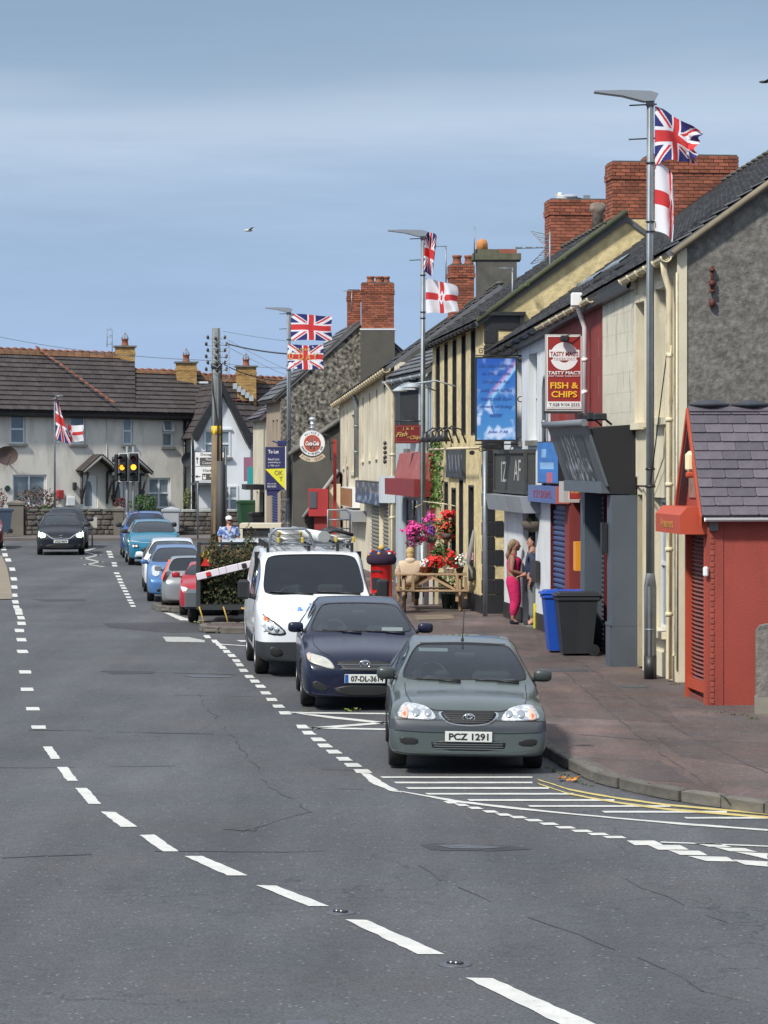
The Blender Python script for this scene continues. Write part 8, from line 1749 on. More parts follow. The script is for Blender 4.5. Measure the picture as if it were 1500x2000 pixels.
c1.strip('bonnet_gap', [(.69,1.18),(.685,.8),(.66,.45),(.62,.22)], .009, M_PLK, d='t', mirror=True, off=.003); c1.strip('bonnet_front_gap', [(-.62,.765),(-.36,.705),(.36,.705),(.62,.765)], .007, M_PLK, off=.008)
c1.plate(.43, 'PCZ 1291'); c1.mirror(.80, 1.42, 1.01, .21, .145, mat('dark_green_mirror', (.05,.06,.055), .35, .3, coat=.4), .1)
c1.seats(2.15, .55, 1.22, cowl=(1.35,.95,.66)); c1.wipers([((-.05,.955),(-.55,.965)),((.62,.955),(.12,.965))])
b = MB(); b.bbox((.02,1.86,1.20),(.24,.03,.06),.015); b.build('interior_mirror', M_TRIM, c1.t)
b = MB(); p = c1.hit('t',.0,2.12); b.tube([p, p+Vector((.02,.12,.35))], .006, 4); b.cyl(p-Vector((0,0,.01)), p+Vector((0,0,.035)), .02, .012, 8); b.build('aerial', M_TRIM, c1.t)
b = MB(); p = c1.hit('f', -.34, 1.255, -.03); b.box(-.52,-.18,p.y+.03,p.y+.034,1.235,1.275); b.build('sun_visor', mat('visor_grey', (.35,.40,.42), .8), c1.t)
c1.strip('door_gap', [(1.35,.30),(1.30,.5),(1.32,.83)], .009, M_PLK, d='l'); c1.strip('door_gap', [(2.35,.28),(2.35,.86)], .009, M_PLK, d='l'); c1.strip('rub_strip', [(1.3,.52),(3.1,.52)], .05, M_TRIM, d='l', off=.012)
c1.strip('windscreen_header', [(-.5,1.318),(0,1.328),(.5,1.318)], .02, M_TRIM, off=.006)
# === navy saloon ==============================================================
M_NV = paint('navy_metallic', (.005,.008,.028), .15, .25, coat=.35)
st = saloon(4.54, .88, 1.47, .98, 1.12, 1.0, 1.6, 2.05, 1.39, 3.3, 4.05, 1.12, .58, zs=.92, nose=.62, zb=.17, nw=.78, tail=1.02)
c2 = Car('navy blue saloon parked behind the silver green hatchback', (P(712,0,38.9).x,38.9,0), -.055, M_NV, st, SPANS, [(-.76,.92),(.76,.92),(-.76,3.52),(.76,3.52)], .315, roll=.01)
c2.patch('headlight', [(.80,.80),(.79,.70),(.72,.655),(.44,.575),(.41,.60),(.47,.69),(.56,.745),(.70,.775)], mat('yellowed_headlamp', (.62,.62,.54), .2, .2, col2=(.42,.42,.36), ns=9, coat=.8), mirror=True, smooth=1, off=.012)
c2.patch('indicator', [(.805,.79),(.79,.70),(.745,.69),(.74,.77)], mat('clear_amber'), mirror=True, smooth=1, off=.018, rings=2)
c2.patch('grille', [(-.42,.70),(.42,.70),(.36,.62),(.28,.555),(-.28,.555),(-.36,.62)], M_PLK, off=.006, smooth=1)
for z in (.59,.645): c2.strip('grille_bar', [(-.33 if z < .6 else -.38,z),(.33 if z < .6 else .38,z)], .018, mat('dull_grille_bar', (.08,.085,.10), .35, .3), off=.014)
spoked_badge(c2, .655, .072); c2.patch('lower_grille', [(-.45,.36),(.45,.36),(.38,.22),(-.38,.22)], M_PLK, off=.006, smooth=1); c2.patch('fog_recess', [(.72,.44),(.52,.36),(.50,.28),(.72,.30)], M_PLK, mirror=True, off=.005, smooth=1)
c2.strip('bonnet_gap', [(.70,1.12),(.69,.7),(.60,.3),(.44,.15)], .009, M_PLK, d='t', mirror=True, off=.003)
c2.plate(.455, '07-DL-3614', euro=True, w=.56, h=.12); c2.mirror(.82, 1.38, 1.08, .22, .15, None, .1); c2.seats(2.2, .58, 1.28, cowl=(1.35,1.0,.68)); c2.wipers([((-.0,1.035),(-.55,1.05)),((.62,1.03),(.08,1.045))])
b = MB(); p = c2.hit('f', .42, 1.06, -.02) ; b.bbox((.45,p.y+.06,1.06),(.30,.01,.05),.003,M=Matrix.Identity(4)); b.build('paper_permit', M_WHITEP, c2.t)
c2.strip('door_gap', [(1.40,.25),(1.35,.5),(1.38,.9)], .009, M_PLK, d='l'); c2.strip('door_gap', [(2.4,.25),(2.4,.92)], .009, M_PLK, d='l')
b = MB(); b.bbox((.0,1.9,1.27),(.2,.03,.055),.015); b.build('interior_mirror', M_TRIM, c2.t)
# === white van ================================================================
M_VW = mat('white_van_paint', (.74,.77,.80), .35, coat=.7, dirt=.10, dcol=(.4,.4,.38))
st = [(0,.74,.26,.74,.80,.5,0),(.06,.86,.23,.86,.92,.55,0),(.18,.93,.22,.95,1.02,.6,0),(.42,.975,.22,1.03,1.12,.62,0),(.70,.99,.22,1.10,1.20,.68,0),(.86,.99,.22,1.13,1.25,.74,.15),(.93,.99,.22,1.14,1.28,.76,.35),(1.35,.99,.22,1.18,1.62,.79,.85),(1.74,.99,.22,1.2,1.90,.80,1),(1.86,.99,.22,1.2,1.955,.80,1),(2.9,.99,.24,1.22,2.0,.81,1),(3.1,.99,.24,1.22,2.0,.81,1),(4.7,.99,.24,1.22,1.99,.80,1),(4.92,.97,.26,1.2,1.95,.79,1),(4.99,.92,.28,1.1,1.85,.76,.9)]
van = Car('white panel van with ladders on its roof rack parked behind the navy saloon', (P(622,0,44.9).x,44.9,0), -.094, M_VW, st, [('W',6,8),('S',7,10)], [(-.86,1.0),(.86,1.0),(-.86,3.95),(.86,3.95)], .345, name='panel_van', cat='van', interior=True, tw=.22)
van.patch('headlight', [(.90,1.02),(.84,.97),(.66,.84),(.53,.72),(.56,.69),(.74,.70),(.87,.76)], M_LAMP, mirror=True, smooth=1, off=.012); van.patch('lamp_bezel', [(.92,1.05),(.84,.99),(.64,.86),(.50,.72),(.55,.67),(.76,.68),(.90,.74)], M_TRIM, mirror=True, smooth=1, off=.006)
van.patch('indicator', [(.86,.99),(.78,.93),(.78,.88),(.87,.92)], M_AMB, mirror=True, smooth=1, off=.02, rings=2)
for x, z, r in ((.76,.80,.05),(.66,.765,.045)): van.patch('reflector', [(x+r*cos(a),z+r*sin(a)) for a in [2*pi*i/8 for i in range(8)]], M_CHR, mirror=True, off=.02, rings=2)
van.patch('upper_slot', [(-.46,.80),(.46,.80),(.38,.72),(-.38,.72)], M_PLK, off=.006, smooth=1); van.repaint(.57, .62, mat('charcoal_bumper', (.022,.026,.03), .6))
van.patch('fog_recess', [(.80,.50),(.60,.48),(.56,.36),(.74,.34)], M_PLK, mirror=True, off=.018, smooth=1)
M_BLET = mat('blue_van_lettering', (.03,.20,.58), .5)
for s_, x, z, w_ in (('Stephens',.16,1.195,.56),('& Aerial Services',.22,1.13,1.08)):
    p = van.hit('f', x, z, 0) or Vector((x,.5,z)); me_ = font_mesh(s_, .1, bold=.004, ext=0); xs = [v.co.x for v in me_.vertices]; ys = [v.co.y for v in me_.vertices]; kk = w_/(max(xs)-min(xs))
    yb = .30 if z > 1.16 else .20
    for v in me_.vertices: X_ = x+(v.co.x-(max(xs)+min(xs))/2)*kk; Y_ = yb+.05-(v.co.y-min(ys))*kk*-1.25; h = van.hit('t', X_, Y_, .004); v.co = h if h is not None else Vector((X_,Y_,1.1))
    me_.materials.clear(); me_.materials.append(M_BLET); obj('lettering', me_, van.body)
van.seats(2.0, .9, 1.62, rear=False, cowl=(1.05,1.22,.80)); van.wipers([((-.02,1.30),(-.72,1.33)),((.75,1.30),(.05,1.33))])
b = MB(); b.box(-.9,.9,2.5,2.53,.3,1.93); b.build('bulkhead', M_DARK, van.t)
for sg in (-1,1):
    b = MB(); b.bbox((sg*1.14,1.18,1.36),(.2,.12,.32),.04); mo = b.build('wing_mirror', M_TRIM, van.t); b = MB(); b.tube([(sg*1.05,1.2,1.26),(sg*.93,1.28,1.22)],.045,6); b.build('mirror_arm', M_TRIM, mo)
van.strip('side_rub', [(.9,.55),(4.8,.55)], .16, M_TRIM, d='l', off=.02); van.strip('door_gap', [(1.55,.3),(1.5,1.15)], .01, M_PLK, d='l'); van.strip('door_gap', [(2.6,.3),(2.6,1.9)], .01, M_PLK, d='l')
# roof rack and ladders
rk = thing('roof_rack', 'silver tubular roof rack with hoops on the white van', 'roof rack', van.t.location, van.t.rotation_euler[2], world=False); zr = 1.99
b = MB()
for x in (-.62,.0,.62): b.cyl((x,1.95,zr+.10),(x,4.8,zr+.10),.018,n=6)
for y in (2.0,2.9,3.8,4.75): b.cyl((-.72,y,zr+.07),(.72,y,zr+.07),.02,n=6)
b.build('rail', M_STEEL, rk); b = MB()
for x in (-.70,-.02,.46,.70):
    for y in (2.0,2.9,3.8,4.7): b.box(x-.025,x+.025,y-.03,y+.03,zr-.06,zr+.1)
b.build('foot', M_TRIM, rk)
for (x0_, x1_, hh, y) in ((-.68,.02,.34,1.98),): b = MB(); b.tube([(x0_,y,zr+.02),(x0_+.03,y-.05,zr+hh-.08),(x0_+.12,y-.06,zr+hh),(x1_-.12,y-.06,zr+hh),(x1_-.03,y-.05,zr+hh-.08),(x1_+.05,y,zr+.02)], .024, 8); b.tube([(x0_+.02,y-.02,zr+.05),(-.33,y-.02,zr+.14),(x1_,y-.02,zr+.05)],.012,5); b.build('front_hoop', M_STEEL, rk)
b = MB(); y = 3.6; b.tube([(.42,y,zr),(.42,y,zr+.62),(.74,y,zr+.62),(.80,y,zr+.55),(.80,y,zr)], .018, 6)
for h_ in (.14,.3,.45): b.cyl((.42,y,zr+h_),(.8,y,zr+h_),.012,n=5)
b.build('rear_hoop', M_STEEL, rk)
def ladder(label, x, zz_, y0, y1, w, n, m, rot=0):
    t = thing('ladder', label, 'ladder', van.t.location, van.t.rotation_euler[2], world=False); b = MB()
    for s in (-1,1): b.bbox((x+s*w/2,(y0+y1)/2,zz_),(.03,y1-y0,.075),.006)
    b.build('stile', mat('ladder_alloy', (.42,.42,.40), .4, .6), t); b = MB()
    for i in range(n): yy = y0+.15+i*(y1-y0-.3)/(n-1); b.cyl((x-w/2,yy,zz_),(x+w/2,yy,zz_),.016,n=6)
    b.build('rung', mat('ladder_alloy'), t); b = MB()
    for s in (-1,1): b.bbox((x+s*w/2,y0+.03,zz_),(.045,.07,.09),.01)
    b.build('end_cap', mat('ladder_yellow_cap', (.50,.38,.05), .6), t)
ladder('lower aluminium ladder lying inside the front hoop of the van rack', -.33, zr+.15, 1.9, 4.9, .40, 9, None); ladder('upper aluminium ladder stacked on the lower one on the van rack', -.33, zr+.245, 2.0, 4.7, .36, 9, None); ladder('aluminium ladder at the right side of the van rack', .60, zr+.15, 2.2, 4.9, .30, 9, None)
for i, zz_ in enumerate((.12,.22)): b = MB(); M = Matrix.Translation(van.t.location) @ Matrix.Rotation(van.t.rotation_euler[2],4,'Z'); b.bbox((-.33,3.2,zr+.15+.10+i*0+(.09 if i else -.16)),(.32,1.6,.05),.02,M=M); 
t = thing('plastic_tube', 'thick white capped tube lying diagonally on the van roof rack', 'tube', van.t.location, van.t.rotation_euler[2], world=False); b = MB(); b.cyl((.24,2.1,zr+.2),(-.1,4.9,zr+.22),.085,n=18); b.build('pipe', mat('pale_tube', (.62,.65,.66), .4), t); b = MB(); b.cyl((.245,2.05,zr+.2),(.24,2.12,zr+.2),.098,n=18); b.build('cap', mat('grey_cap', (.28,.30,.30), .6), t)
t = thing('folded_tarpaulin', 'black folded sheeting bundled on the right of the van roof rack', 'tarpaulin', van.t.location, van.t.rotation_euler[2], world=False); b = MB()
for i in range(9): b.tube([(.3+R.uniform(-.05,.05),2.6+i*.12,zr+.22+R.uniform(0,.05)),(.48,2.65+i*.12,zr+.29+R.uniform(-.02,.03)),(.78,2.7+i*.12,zr+.21)], .03, 5)
b.build('sheet', M_TRIM, t)
# === far cars =================================================================
def hatch(label, px, Y, slope, pm, H=1.47, w=.865, L=4.0, zs=.93, nose=.66, wt=.56, **kw):
    st = saloon(L, w, H, .85, .98, 1.03, 1.42, 1.82, H-.09, L-.85, L-.3, 1.08, wt, zs=zs, nose=nose, zb=.2, tail=1.0, nw=.78)
    return Car(label, (P(px,0,Y).x,Y,0), slope, pm, st, SPANS, [(-w+.12,.80),(w-.12,.80),(-w+.12,L-.7),(w-.12,L-.7)], .32, **kw)
M_TEAL = paint('teal_metallic', (.003,.16,.27), .2, .3, 0)
c = hatch('bright teal hatchback parked in front of the taller blue car', 303, 91.7, -.13, M_TEAL, H=1.48)
c.patch('headlight', [(.80,.70),(.56,.72),(.50,.63),(.56,.56),(.76,.58)], M_TRIM, mirror=True, smooth=1); 
for x in (.60,.70): c.patch('lamp_lens', [(x+.05*cos(a),.64+.045*sin(a)) for a in [2*pi*i/8 for i in range(8)]], M_LAMP, mirror=True, off=.014, rings=2)
c.patch('day_light', [(.82,.82),(.5,.80),(.5,.785),(.82,.795)], M_LAMP, mirror=True, smooth=0); c.strip('chrome_line', [(-.80,.80),(-.4,.755),(-.1,.75),(0,.79),(.1,.75),(.4,.755),(.80,.80)], .022, M_CHR)
c.patch('grille', [(-.42,.60),(.42,.60),(.45,.5),(.36,.38),(-.36,.38),(-.45,.5)], M_PLK, smooth=1); c.patch('lower_trim', [(-.75,.34),(.75,.34),(.7,.2),(-.7,.2)], M_TRIM, smooth=1); c.patch('fog_lamp', [(.66,.36),(.56,.36),(.56,.28),(.66,.28)], M_LAMP, mirror=True, smooth=1, off=.012)
c.plate(.46, 'HSZ 2831'); c.mirror(.84,1.2,1.10,.2,.15,M_TRIM); c.seats(2.0,.6,1.28,cowl=(1.2,1.02,.66)); c.strip('roof_edge', [(-.5,1.40),(.5,1.40)], .03, M_CHR)
M_BLU = paint('mid_blue_metallic', (.015,.09,.32), .2, .3, 0)
c = hatch('mid blue tall hatchback behind the teal car', 288, 98.5, -.12, M_BLU, H=1.62, w=.88, zs=1.0)
c.patch('headlight', [(.80,.84),(.5,.76),(.48,.70),(.76,.72)], M_LAMP, mirror=True, smooth=1); c.patch('grille', [(-.4,.62),(.4,.62),(.36,.42),(-.36,.42)], M_PLK, smooth=1); c.mirror(.86,1.2,1.15,.22,.17,M_TRIM); c.plate(.46,'XUI 4410')
M_MIC = paint('light_blue_metallic', (.07,.18,.40), .3, .3, 0)
c = hatch('light blue rounded small car parked between the white and silver cars', 346, 68.4, -.085, M_MIC, H=1.50, w=.83, L=3.7, zs=.94, nose=.60, wt=.54)
c.t.scale = (.9,.9,.9)
c.patch('headlight', [(.70,.93),(.60,.99),(.48,.90),(.46,.74),(.56,.68),(.68,.74)], M_LAMP, mirror=True, smooth=2, off=.02); c.patch('indicator', [(.42,.60),(.26,.60),(.24,.50),(.40,.48)], mat('white_indicator', (.7,.68,.66), .3), mirror=True, smooth=1); c.patch('fog_recess', [(.50+.06*cos(a),.33+.05*sin(a)) for a in [2*pi*i/8 for i in range(8)]], M_PLK, mirror=True, rings=2); c.patch('lower_grille', [(-.3,.42),(.3,.42),(.28,.3),(-.28,.3)], M_PLK, smooth=1)
c.mirror(.80,1.2,1.06,.19,.13); c.seats(2.0,.6,1.28,cowl=(1.2,1.02,.62))
M_WC = mat('white_car_paint', (.72,.75,.78), .3, coat=.8)
c = hatch('white hatchback mostly hidden behind the light blue car', 340, 73.2, -.10, M_WC, H=1.50, w=.87, L=4.2); c.t.scale = (.92,.92,.92); c.mirror(.85,1.2,1.06,.22,.15); c.patch('headlight', [(.80,.80),(.55,.74),(.52,.66),(.76,.68)], M_LAMP, mirror=True)
M_SIL = paint('silver_metallic', (.32,.34,.35), .5, .32, 0)
st = saloon(4.0, .85, 1.47, .85, .98, 1.03, 1.42, 1.82, 1.38, 3.15, 3.7, 1.08, .56, zs=.93, nose=.66, tail=1.0, nw=.78)
sc_ = Car('silver hatchback facing away between the light blue car and the trailer', (P(372,0,67.9).x,67.9,0), -.08, M_SIL, st, SPANS, [(-.74,.8),(.74,.8),(-.74,3.3),(.74,3.3)], .32, flip=True)
sc_.patch('tail_light', [(.76,1.25),(.68,1.28),(.74,.80),(.82,.80)], M_REDL, d='r', mirror=True, smooth=1, off=.02); sc_.mirror(.83,1.2,1.06,.2,.15,M_SIL)
for x in (-.84, .84): 
    b = MB(); b.add([(x*.76,3.70,1.40),(x*.70,3.78,1.40),(x*.95,3.98,.88),(x*1.01,3.86,.88),(x*.70,3.66,1.40),(x*.98,3.82,.88)],[(0,1,2,3),(0,3,5,4)]); b.build('tall_tail_light', mat('orange_red_lens', (.75,.08,.03), .25, coat=.8), sc_.t)
sc_.t.scale = (.84,.84,.84)
M_RC = paint('red_car_paint', (.36,.015,.025), .1, .3, 0)
rc = hatch('red hatchback wedged between the silver car and the hedge trailer', 406, 62.4, -.0, M_RC, H=1.40, w=.80, L=2.0+1.5); rc.t.scale = (.84,.6,.84); rc.mirror(.80,1.2,1.06,.22,.16); rc.patch('headlight', [(.78,.80),(.55,.76),(.50,.66),(.72,.66)], M_LAMP, mirror=True); rc.strip('black_line', [(1.3,.3),(1.3,.9)], .012, M_PLK, d='l')
M_SUZ = paint('black_blue_metallic', (.004,.006,.012), .0, .4, 0, .1)
sz = hatch('dark oncoming hatchback with glowing green white headlights in the road', 119, 101.5, -.118, M_SUZ, H=1.50, w=.875, name='oncoming_car')
M_HL = mat('lit_headlamp', (.9,1,.8), .2, emit=(.62,1.0,.42), es=4); sz.patch('headlight', [(.86,.90),(.60,.80),(.52,.66),(.80,.62),(.87,.72)], M_HL, mirror=True, smooth=1, off=.01); sz.patch('headlight_core', [(.80,.82),(.60,.76),(.58,.69),(.78,.68)], mat('lit_core', (1,1,1), .2, emit=(.9,1,.8), es=14), mirror=True, off=.02)
sz.strip('chrome_line', [(-.60,.80),(-.3,.60),(0,.585),(.3,.60),(.60,.80)], .03, M_CHR); sz.patch('grille', [(-.42,.68),(.42,.68),(.3,.6),(-.3,.6)], M_PLK, smooth=1)
p = sz.hit('f',0,.68,.02); b = MB(); b.tube([(.07,p.y,.73),(-.05,p.y,.70),(.06,p.y,.66),(-.07,p.y,.63)],.015,5); b.build('badge', M_CHR, sz.body)
sz.plate(.50,'UGZ 8074'); sz.mirror(.85,1.2,1.08,.22,.16,M_TRIM); sz.patch('lower_grille', [(-.6,.40),(.6,.40),(.5,.24),(-.5,.24)], M_PLK, smooth=1); sz.patch('fog_recess', [(.78,.42),(.62,.40),(.62,.30),(.76,.32)], M_PLK, mirror=True); sz.seats(2.0,.6,1.28,cowl=(1.2,1.02,.66))
M_GRC = paint('grey_blue_metallic', (.03,.038,.05), .2, .4, 0, .2); c = hatch('grey car following close behind the dark oncoming hatchback', 128, 108.5, -.112, M_GRC, H=1.58, w=.90, L=4.3, name='oncoming_car'); c.mirror(.87,1.2,1.12,.22,.17)
M_RD2 = paint('dark_red_metallic', (.20,.012,.025), .3, .3, 0); c = hatch('dark red car cut off by the left picture edge', -38, 108, -.13, M_RD2, H=1.5, name='parked_car'); c.patch('headlight', [(.80,.80),(.5,.74),(.48,.66),(.76,.68)], M_LAMP, mirror=True)
M_WH2 = M_WC; c = hatch('white estate car towing the hedge trailer, only its roof showing', 476, 66.9, -.04, M_WH2, H=1.52, w=.90, L=4.5, zs=1.0, wt=.62, flip=False, glassm=M_GLD)
# yield: pale rear plate board in the road beside the grey car
g = G(178,1062); t = thing('pale_road_sign', 'small pale road sign behind the dark oncoming car', 'sign', g); b = MB(); b.bbox(P(181,1021,112),(.36,.05,.42),.01); b.build('panel', mat('pale_sign_back', (.42,.42,.36), .6), t); b = MB(); b.cyl((P(180,0,112).x,112.05,0),(P(180,0,112).x,112.05,P(0,1030,112).z),.03,n=8); b.build('post', M_STEEL, t)
# === trailer loaded with hedge cuttings ========================================
TY = 59.2; xl, xr_ = P(385,0,TY).x, P(500,0,TY).x; cx = (xl+xr_)/2; tw_ = xr_-xl
t = thing('garden_trailer', 'dark trailer heaped with hedge cuttings parked behind the white van', 'trailer', (cx,TY,0)); zf = P(0,1180,TY).z; zt_ = P(0,1092,TY).z
b = MB(); b.box(xl,xr_,TY,TY+2.6,zf-.06,zf); b.box(xl,xl+.05,TY,TY+2.6,zf,zt_+.1); b.box(xr_-.05,xr_,TY,TY+2.6,zf,zt_+.1); b.box(xl,xr_,TY+2.55,TY+2.6,zf,P(0,1066,TY+2.6).z); b.build('bed', M_TRIM, t)
b = MB(); b.box(xl-.02,xl+.07,TY-.02,TY+.05,zf-.1,P(0,1083,TY).z); b.box(xr_-.05,xr_+.03,TY-.02,TY+.05,zf-.1,zt_+.3); b.box(xl,xr_,TY-.03,TY+.03,zf-.12,zf-.02); b.box(xl-.02,xl+.05,TY+.3,TY+.4,zf,P(0,1060,TY).z); b.cyl((xl,TY+.35,P(0,1062,TY).z),(xr_,TY+.35,P(0,1062,TY).z),.03); b.build('frame', mat('dark_trailer_steel', (.03,.035,.035), .6), t)
for sx_, s in ((xl,-1),(xr_,1)):
    b = MB(); b.lathe([(.18,-.1),(.29,-.1),(.31,-.05),(.31,.05),(.29,.1),(.18,.1)],24,M=Matrix.Translation((sx_+s*.14,TY+.9,.31)) @ Matrix.Rotation(pi/2,4,'Y'),caps=False); ty = b.build('tyre', M_TYRE, t); b = MB(); b.cyl((sx_+s*.1,TY+.9,.31),(sx_+s*.2,TY+.9,.31),.19,n=18); b.build('rim', M_TRIM, ty)
    b = MB(); M = Matrix.Translation((sx_+s*.15,TY+.9,.31)); vs = []; n = 9
    for xx in (-.13,.13):
        for j in range(n): a = pi*j/(n-1); vs.append((xx,.42*cos(a),.40*sin(a)))
    b.add(vs,[(j,j+1,n+j+1,n+j) for j in range(n-1)],0,True,M); b.build('mudguard', mat('grey_mudguard', (.10,.115,.13), .5), t)
    b = MB(); b.bbox((sx_+s*.16,TY+.46,.50),(.27,.05,.34),.03); b.build('mudflap', mat('grey_mudguard'), t)
b = MB(); b.cyl((xl,TY+.9,.31),(xr_,TY+.9,.31),.04); b.box(cx-.05,cx+.05,TY,TY+3.8,zf-.2,zf-.12); b.build('axle', M_TRIM, t)
b = MB()
for (u, v, hh) in ((.04,.0,.45),(.45,.0,.4),(.8,.0,.08)):
    x = xl+u*tw_; b.tube([(x,TY-.05,zf-.05),(x+.06,TY-.07,zf-.25),(x+.12,TY-.06,zf-.1-hh)], .018, 4)
b.tube([(xl+.75*tw_,TY-.05,zf-.08),(xl+.85*tw_,TY-.05,zf-.12),(xl+.95*tw_,TY-.05,zf-.08)],.02,4); b.build('ratchet_strap', mat('yellow_strap', (.55,.36,.08), .8), t)
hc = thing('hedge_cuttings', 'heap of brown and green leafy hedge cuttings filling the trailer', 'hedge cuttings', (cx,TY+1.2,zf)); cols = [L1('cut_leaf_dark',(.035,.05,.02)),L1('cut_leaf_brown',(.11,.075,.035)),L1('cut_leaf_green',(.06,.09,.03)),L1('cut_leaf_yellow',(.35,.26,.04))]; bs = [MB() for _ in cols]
for k_ in range(5200):
    u = R.random(); y = TY+.05+R.random()**2*2.4; top = zt_+.16+.55*noise.noise(Vector((u*6,y*2,0)))+.25*(u > .85); z = zf+(top-zf)*R.random(); p = Vector((xl+.06+u*(tw_-.12), y, z)); s = R.uniform(.025,.055); a = Vector((R.uniform(-1,1),R.uniform(-1,1),R.uniform(-1,1))).normalized()*s; e = a.cross(Vector((R.uniform(-1,1),R.uniform(-1,1),R.uniform(-1,1)))).normalized()*s*.6
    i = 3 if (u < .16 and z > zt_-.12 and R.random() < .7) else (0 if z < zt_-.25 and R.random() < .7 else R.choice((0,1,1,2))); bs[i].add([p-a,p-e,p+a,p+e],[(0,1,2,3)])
for m_, b_ in zip(cols, bs): b_.build('foliage', m_, hc, kind='stuff')
b = MB()
for k_ in range(50): p = Vector((R.uniform(xl+.1,xr_-.1), TY+R.uniform(.05,1.5), R.uniform(zf,zt_))); d = Vector((R.uniform(-1,1),R.uniform(-.4,.4),R.uniform(-.3,.8)))*.35; b.tube([p,p+d*.5+Vector((0,0,.03)),p+d],.008,3)
b.build('twig', mat('twig_bark', (.14,.10,.07), .9), hc)
# trailer light board
a, c = P(384,1127,TY-.12), P(500,1099,TY-.12); X = (c-a).normalized(); Z = Vector((-X.z,0,X.x)); L_ = (c-a).length; Mb = TRS((a+c)/2, X, Vector((0,1,0)), Z)
tb = thing('trailer_light_board', 'slanted white light board with red triangles across the trailer', 'light board', (a+c)/2); b = MB(); b.bbox((0,0,0),(L_,.03,.15),.01,M=Mb); bd = b.build('board', mat('pinkish_white_board', (.70,.66,.72), .5), tb)
b = MB(); b.bbox((-L_*.30,-.03,0),(.10,.05,.10),.015,M=Mb); b.build('lamp', M_REDL, bd); b = MB(); b.bbox((L_*.30,-.03,0),(.10,.05,.10),.015,M=Mb); b.build('lamp', M_TRIM, bd)
b = MB(); b.prism([(L_*.37,-.06),(L_*.50,-.06),(L_*.435,.075)],1,-.03,-.016,M=Mb); b.build('red_triangle', M_REDL, bd); b = MB(); xx = a.x+.19; zz_ = P(0,1105,TY).z; b.prism([(xx-.11,zz_),(xx+.09,zz_),(xx-.0,zz_+.18)],1,TY-.12,TY-.1); b.build('red_triangle', M_REDL, tb)
b = MB()
for f in (-.12,.0,.2): b.box(L_*f-.003,L_*f+.003,-.017,-.014,-.075,.075,0,Mb)
b.build('joint', M_TRIM, bd)
# ------------------------------------------------------------------ people
M_SKIN = mat('skin', (.42,.22,.15), .6); M_SKINT = mat('tanned_skin', (.34,.16,.10), .6, col2=(.20,.11,.09), ns=14, namt=.4)
def skin(name, joints, edges, m, parent, sub=2, root=0):
    """continuous body surface grown over a skeleton: joints {key:(x,y,z,r or (rx,ry))}"""
    keys = list(joints); me = bpy.data.meshes.new(name); me.from_pydata([joints[k][:3] for k in keys], [(keys.index(a), keys.index(b)) for a, b in edges], [])
    o = bpy.data.objects.new('tmp', me); COL.objects.link(o); md = o.modifiers.new('s', 'SKIN'); sv = me.skin_vertices[0].data
    for i, k in enumerate(keys):
        r = joints[k][3]; k_ = 1.0 if r == joints[k][3] and (min(r) if isinstance(r, tuple) else r) < .03 else 1.22; sv[i].radius = tuple(q*k_ for q in (r if isinstance(r, tuple) else (r, r))); sv[i].use_root = (i == root)
    s = o.modifiers.new('u', 'SUBSURF'); s.levels = sub; s.render_levels = sub; dg = bpy.context.evaluated_depsgraph_get(); dg.update()
    out = bpy.data.meshes.new_from_object(o.evaluated_get(dg)); bpy.data.objects.remove(o); out.polygons.foreach_set('use_smooth', [True]*len(out.polygons)); out.materials.clear(); out.materials.append(m); return obj(name, out, parent)
def head(t, c, f, m, body_parent, hair=None, r=.1, hairm=None, ears=True):
    """face details on a head at c looking along f (unit, horizontal)"""
    f = Vector(f).normalized(); rt = f.cross(Vector((0,0,1))); M = TRS(c, rt, f, (0,0,1)); b = MB()
    b.ell((0,0,0),(r*.78,r*.98,r*1.22),18,12,M=M); b.ell((0,r*.55,-r*.62),(r*.48,r*.42,r*.48),12,8,M=M); b.ell((0,r*1.0,-r*.12),(r*.16,r*.22,r*.26),8,6,M=M); b.ell((0,r*.88,-r*.58),(r*.3,r*.1,r*.09),8,5,M=M)
    for s in (-1,1): b.ell((s*r*.8,-.0,-r*.1),(r*.1,r*.2,r*.28),8,6,M=M)
    h = b.build('head', m, body_parent); b = MB()
    for s in (-1,1): b.ell((s*r*.33,r*.88,r*.1),(r*.12,r*.06,r*.07),8,5,M=M)
    b.build('eye', M_BLACK, h); b = MB(); b.ell((0,r*.97,-r*.5),(r*.26,r*.05,r*.05),8,5,M=M); b.build('mouth', mat('lips', (.33,.10,.08), .6), h); return M
def hand(joints, edges, k, base, d, up, s=1.0, n=5):
    """five separate fingers leaving the palm at joint k"""
    d = Vector(d).normalized(); up = Vector(up).normalized(); side = d.cross(up)
    for i in range(4):
        o = side*(.027*(i-1.5))*s; l = (.065,.078,.073,.056)[i]*s; p0 = Vector(base)+d*.045*s+o; p1 = p0+d*l*.55-up*.006; p2 = p0+d*l*.9-up*.03*s
        for j, p in enumerate((p0,p1,p2)): joints[f'{k}f{i}{j}'] = (*p, .0095*s)
        edges += [(k, f'{k}f{i}0'), (f'{k}f{i}0', f'{k}f{i}1'), (f'{k}f{i}1', f'{k}f{i}2')]
    p0 = Vector(base)-side*.035*s+d*.01*s; p1 = p0-side*.02*s+d*.035*s; joints[f'{k}t0'] = (*p0, .012*s); joints[f'{k}t1'] = (*p1, .010*s); edges += [(k, f'{k}t0'), (f'{k}t0', f'{k}t1')]
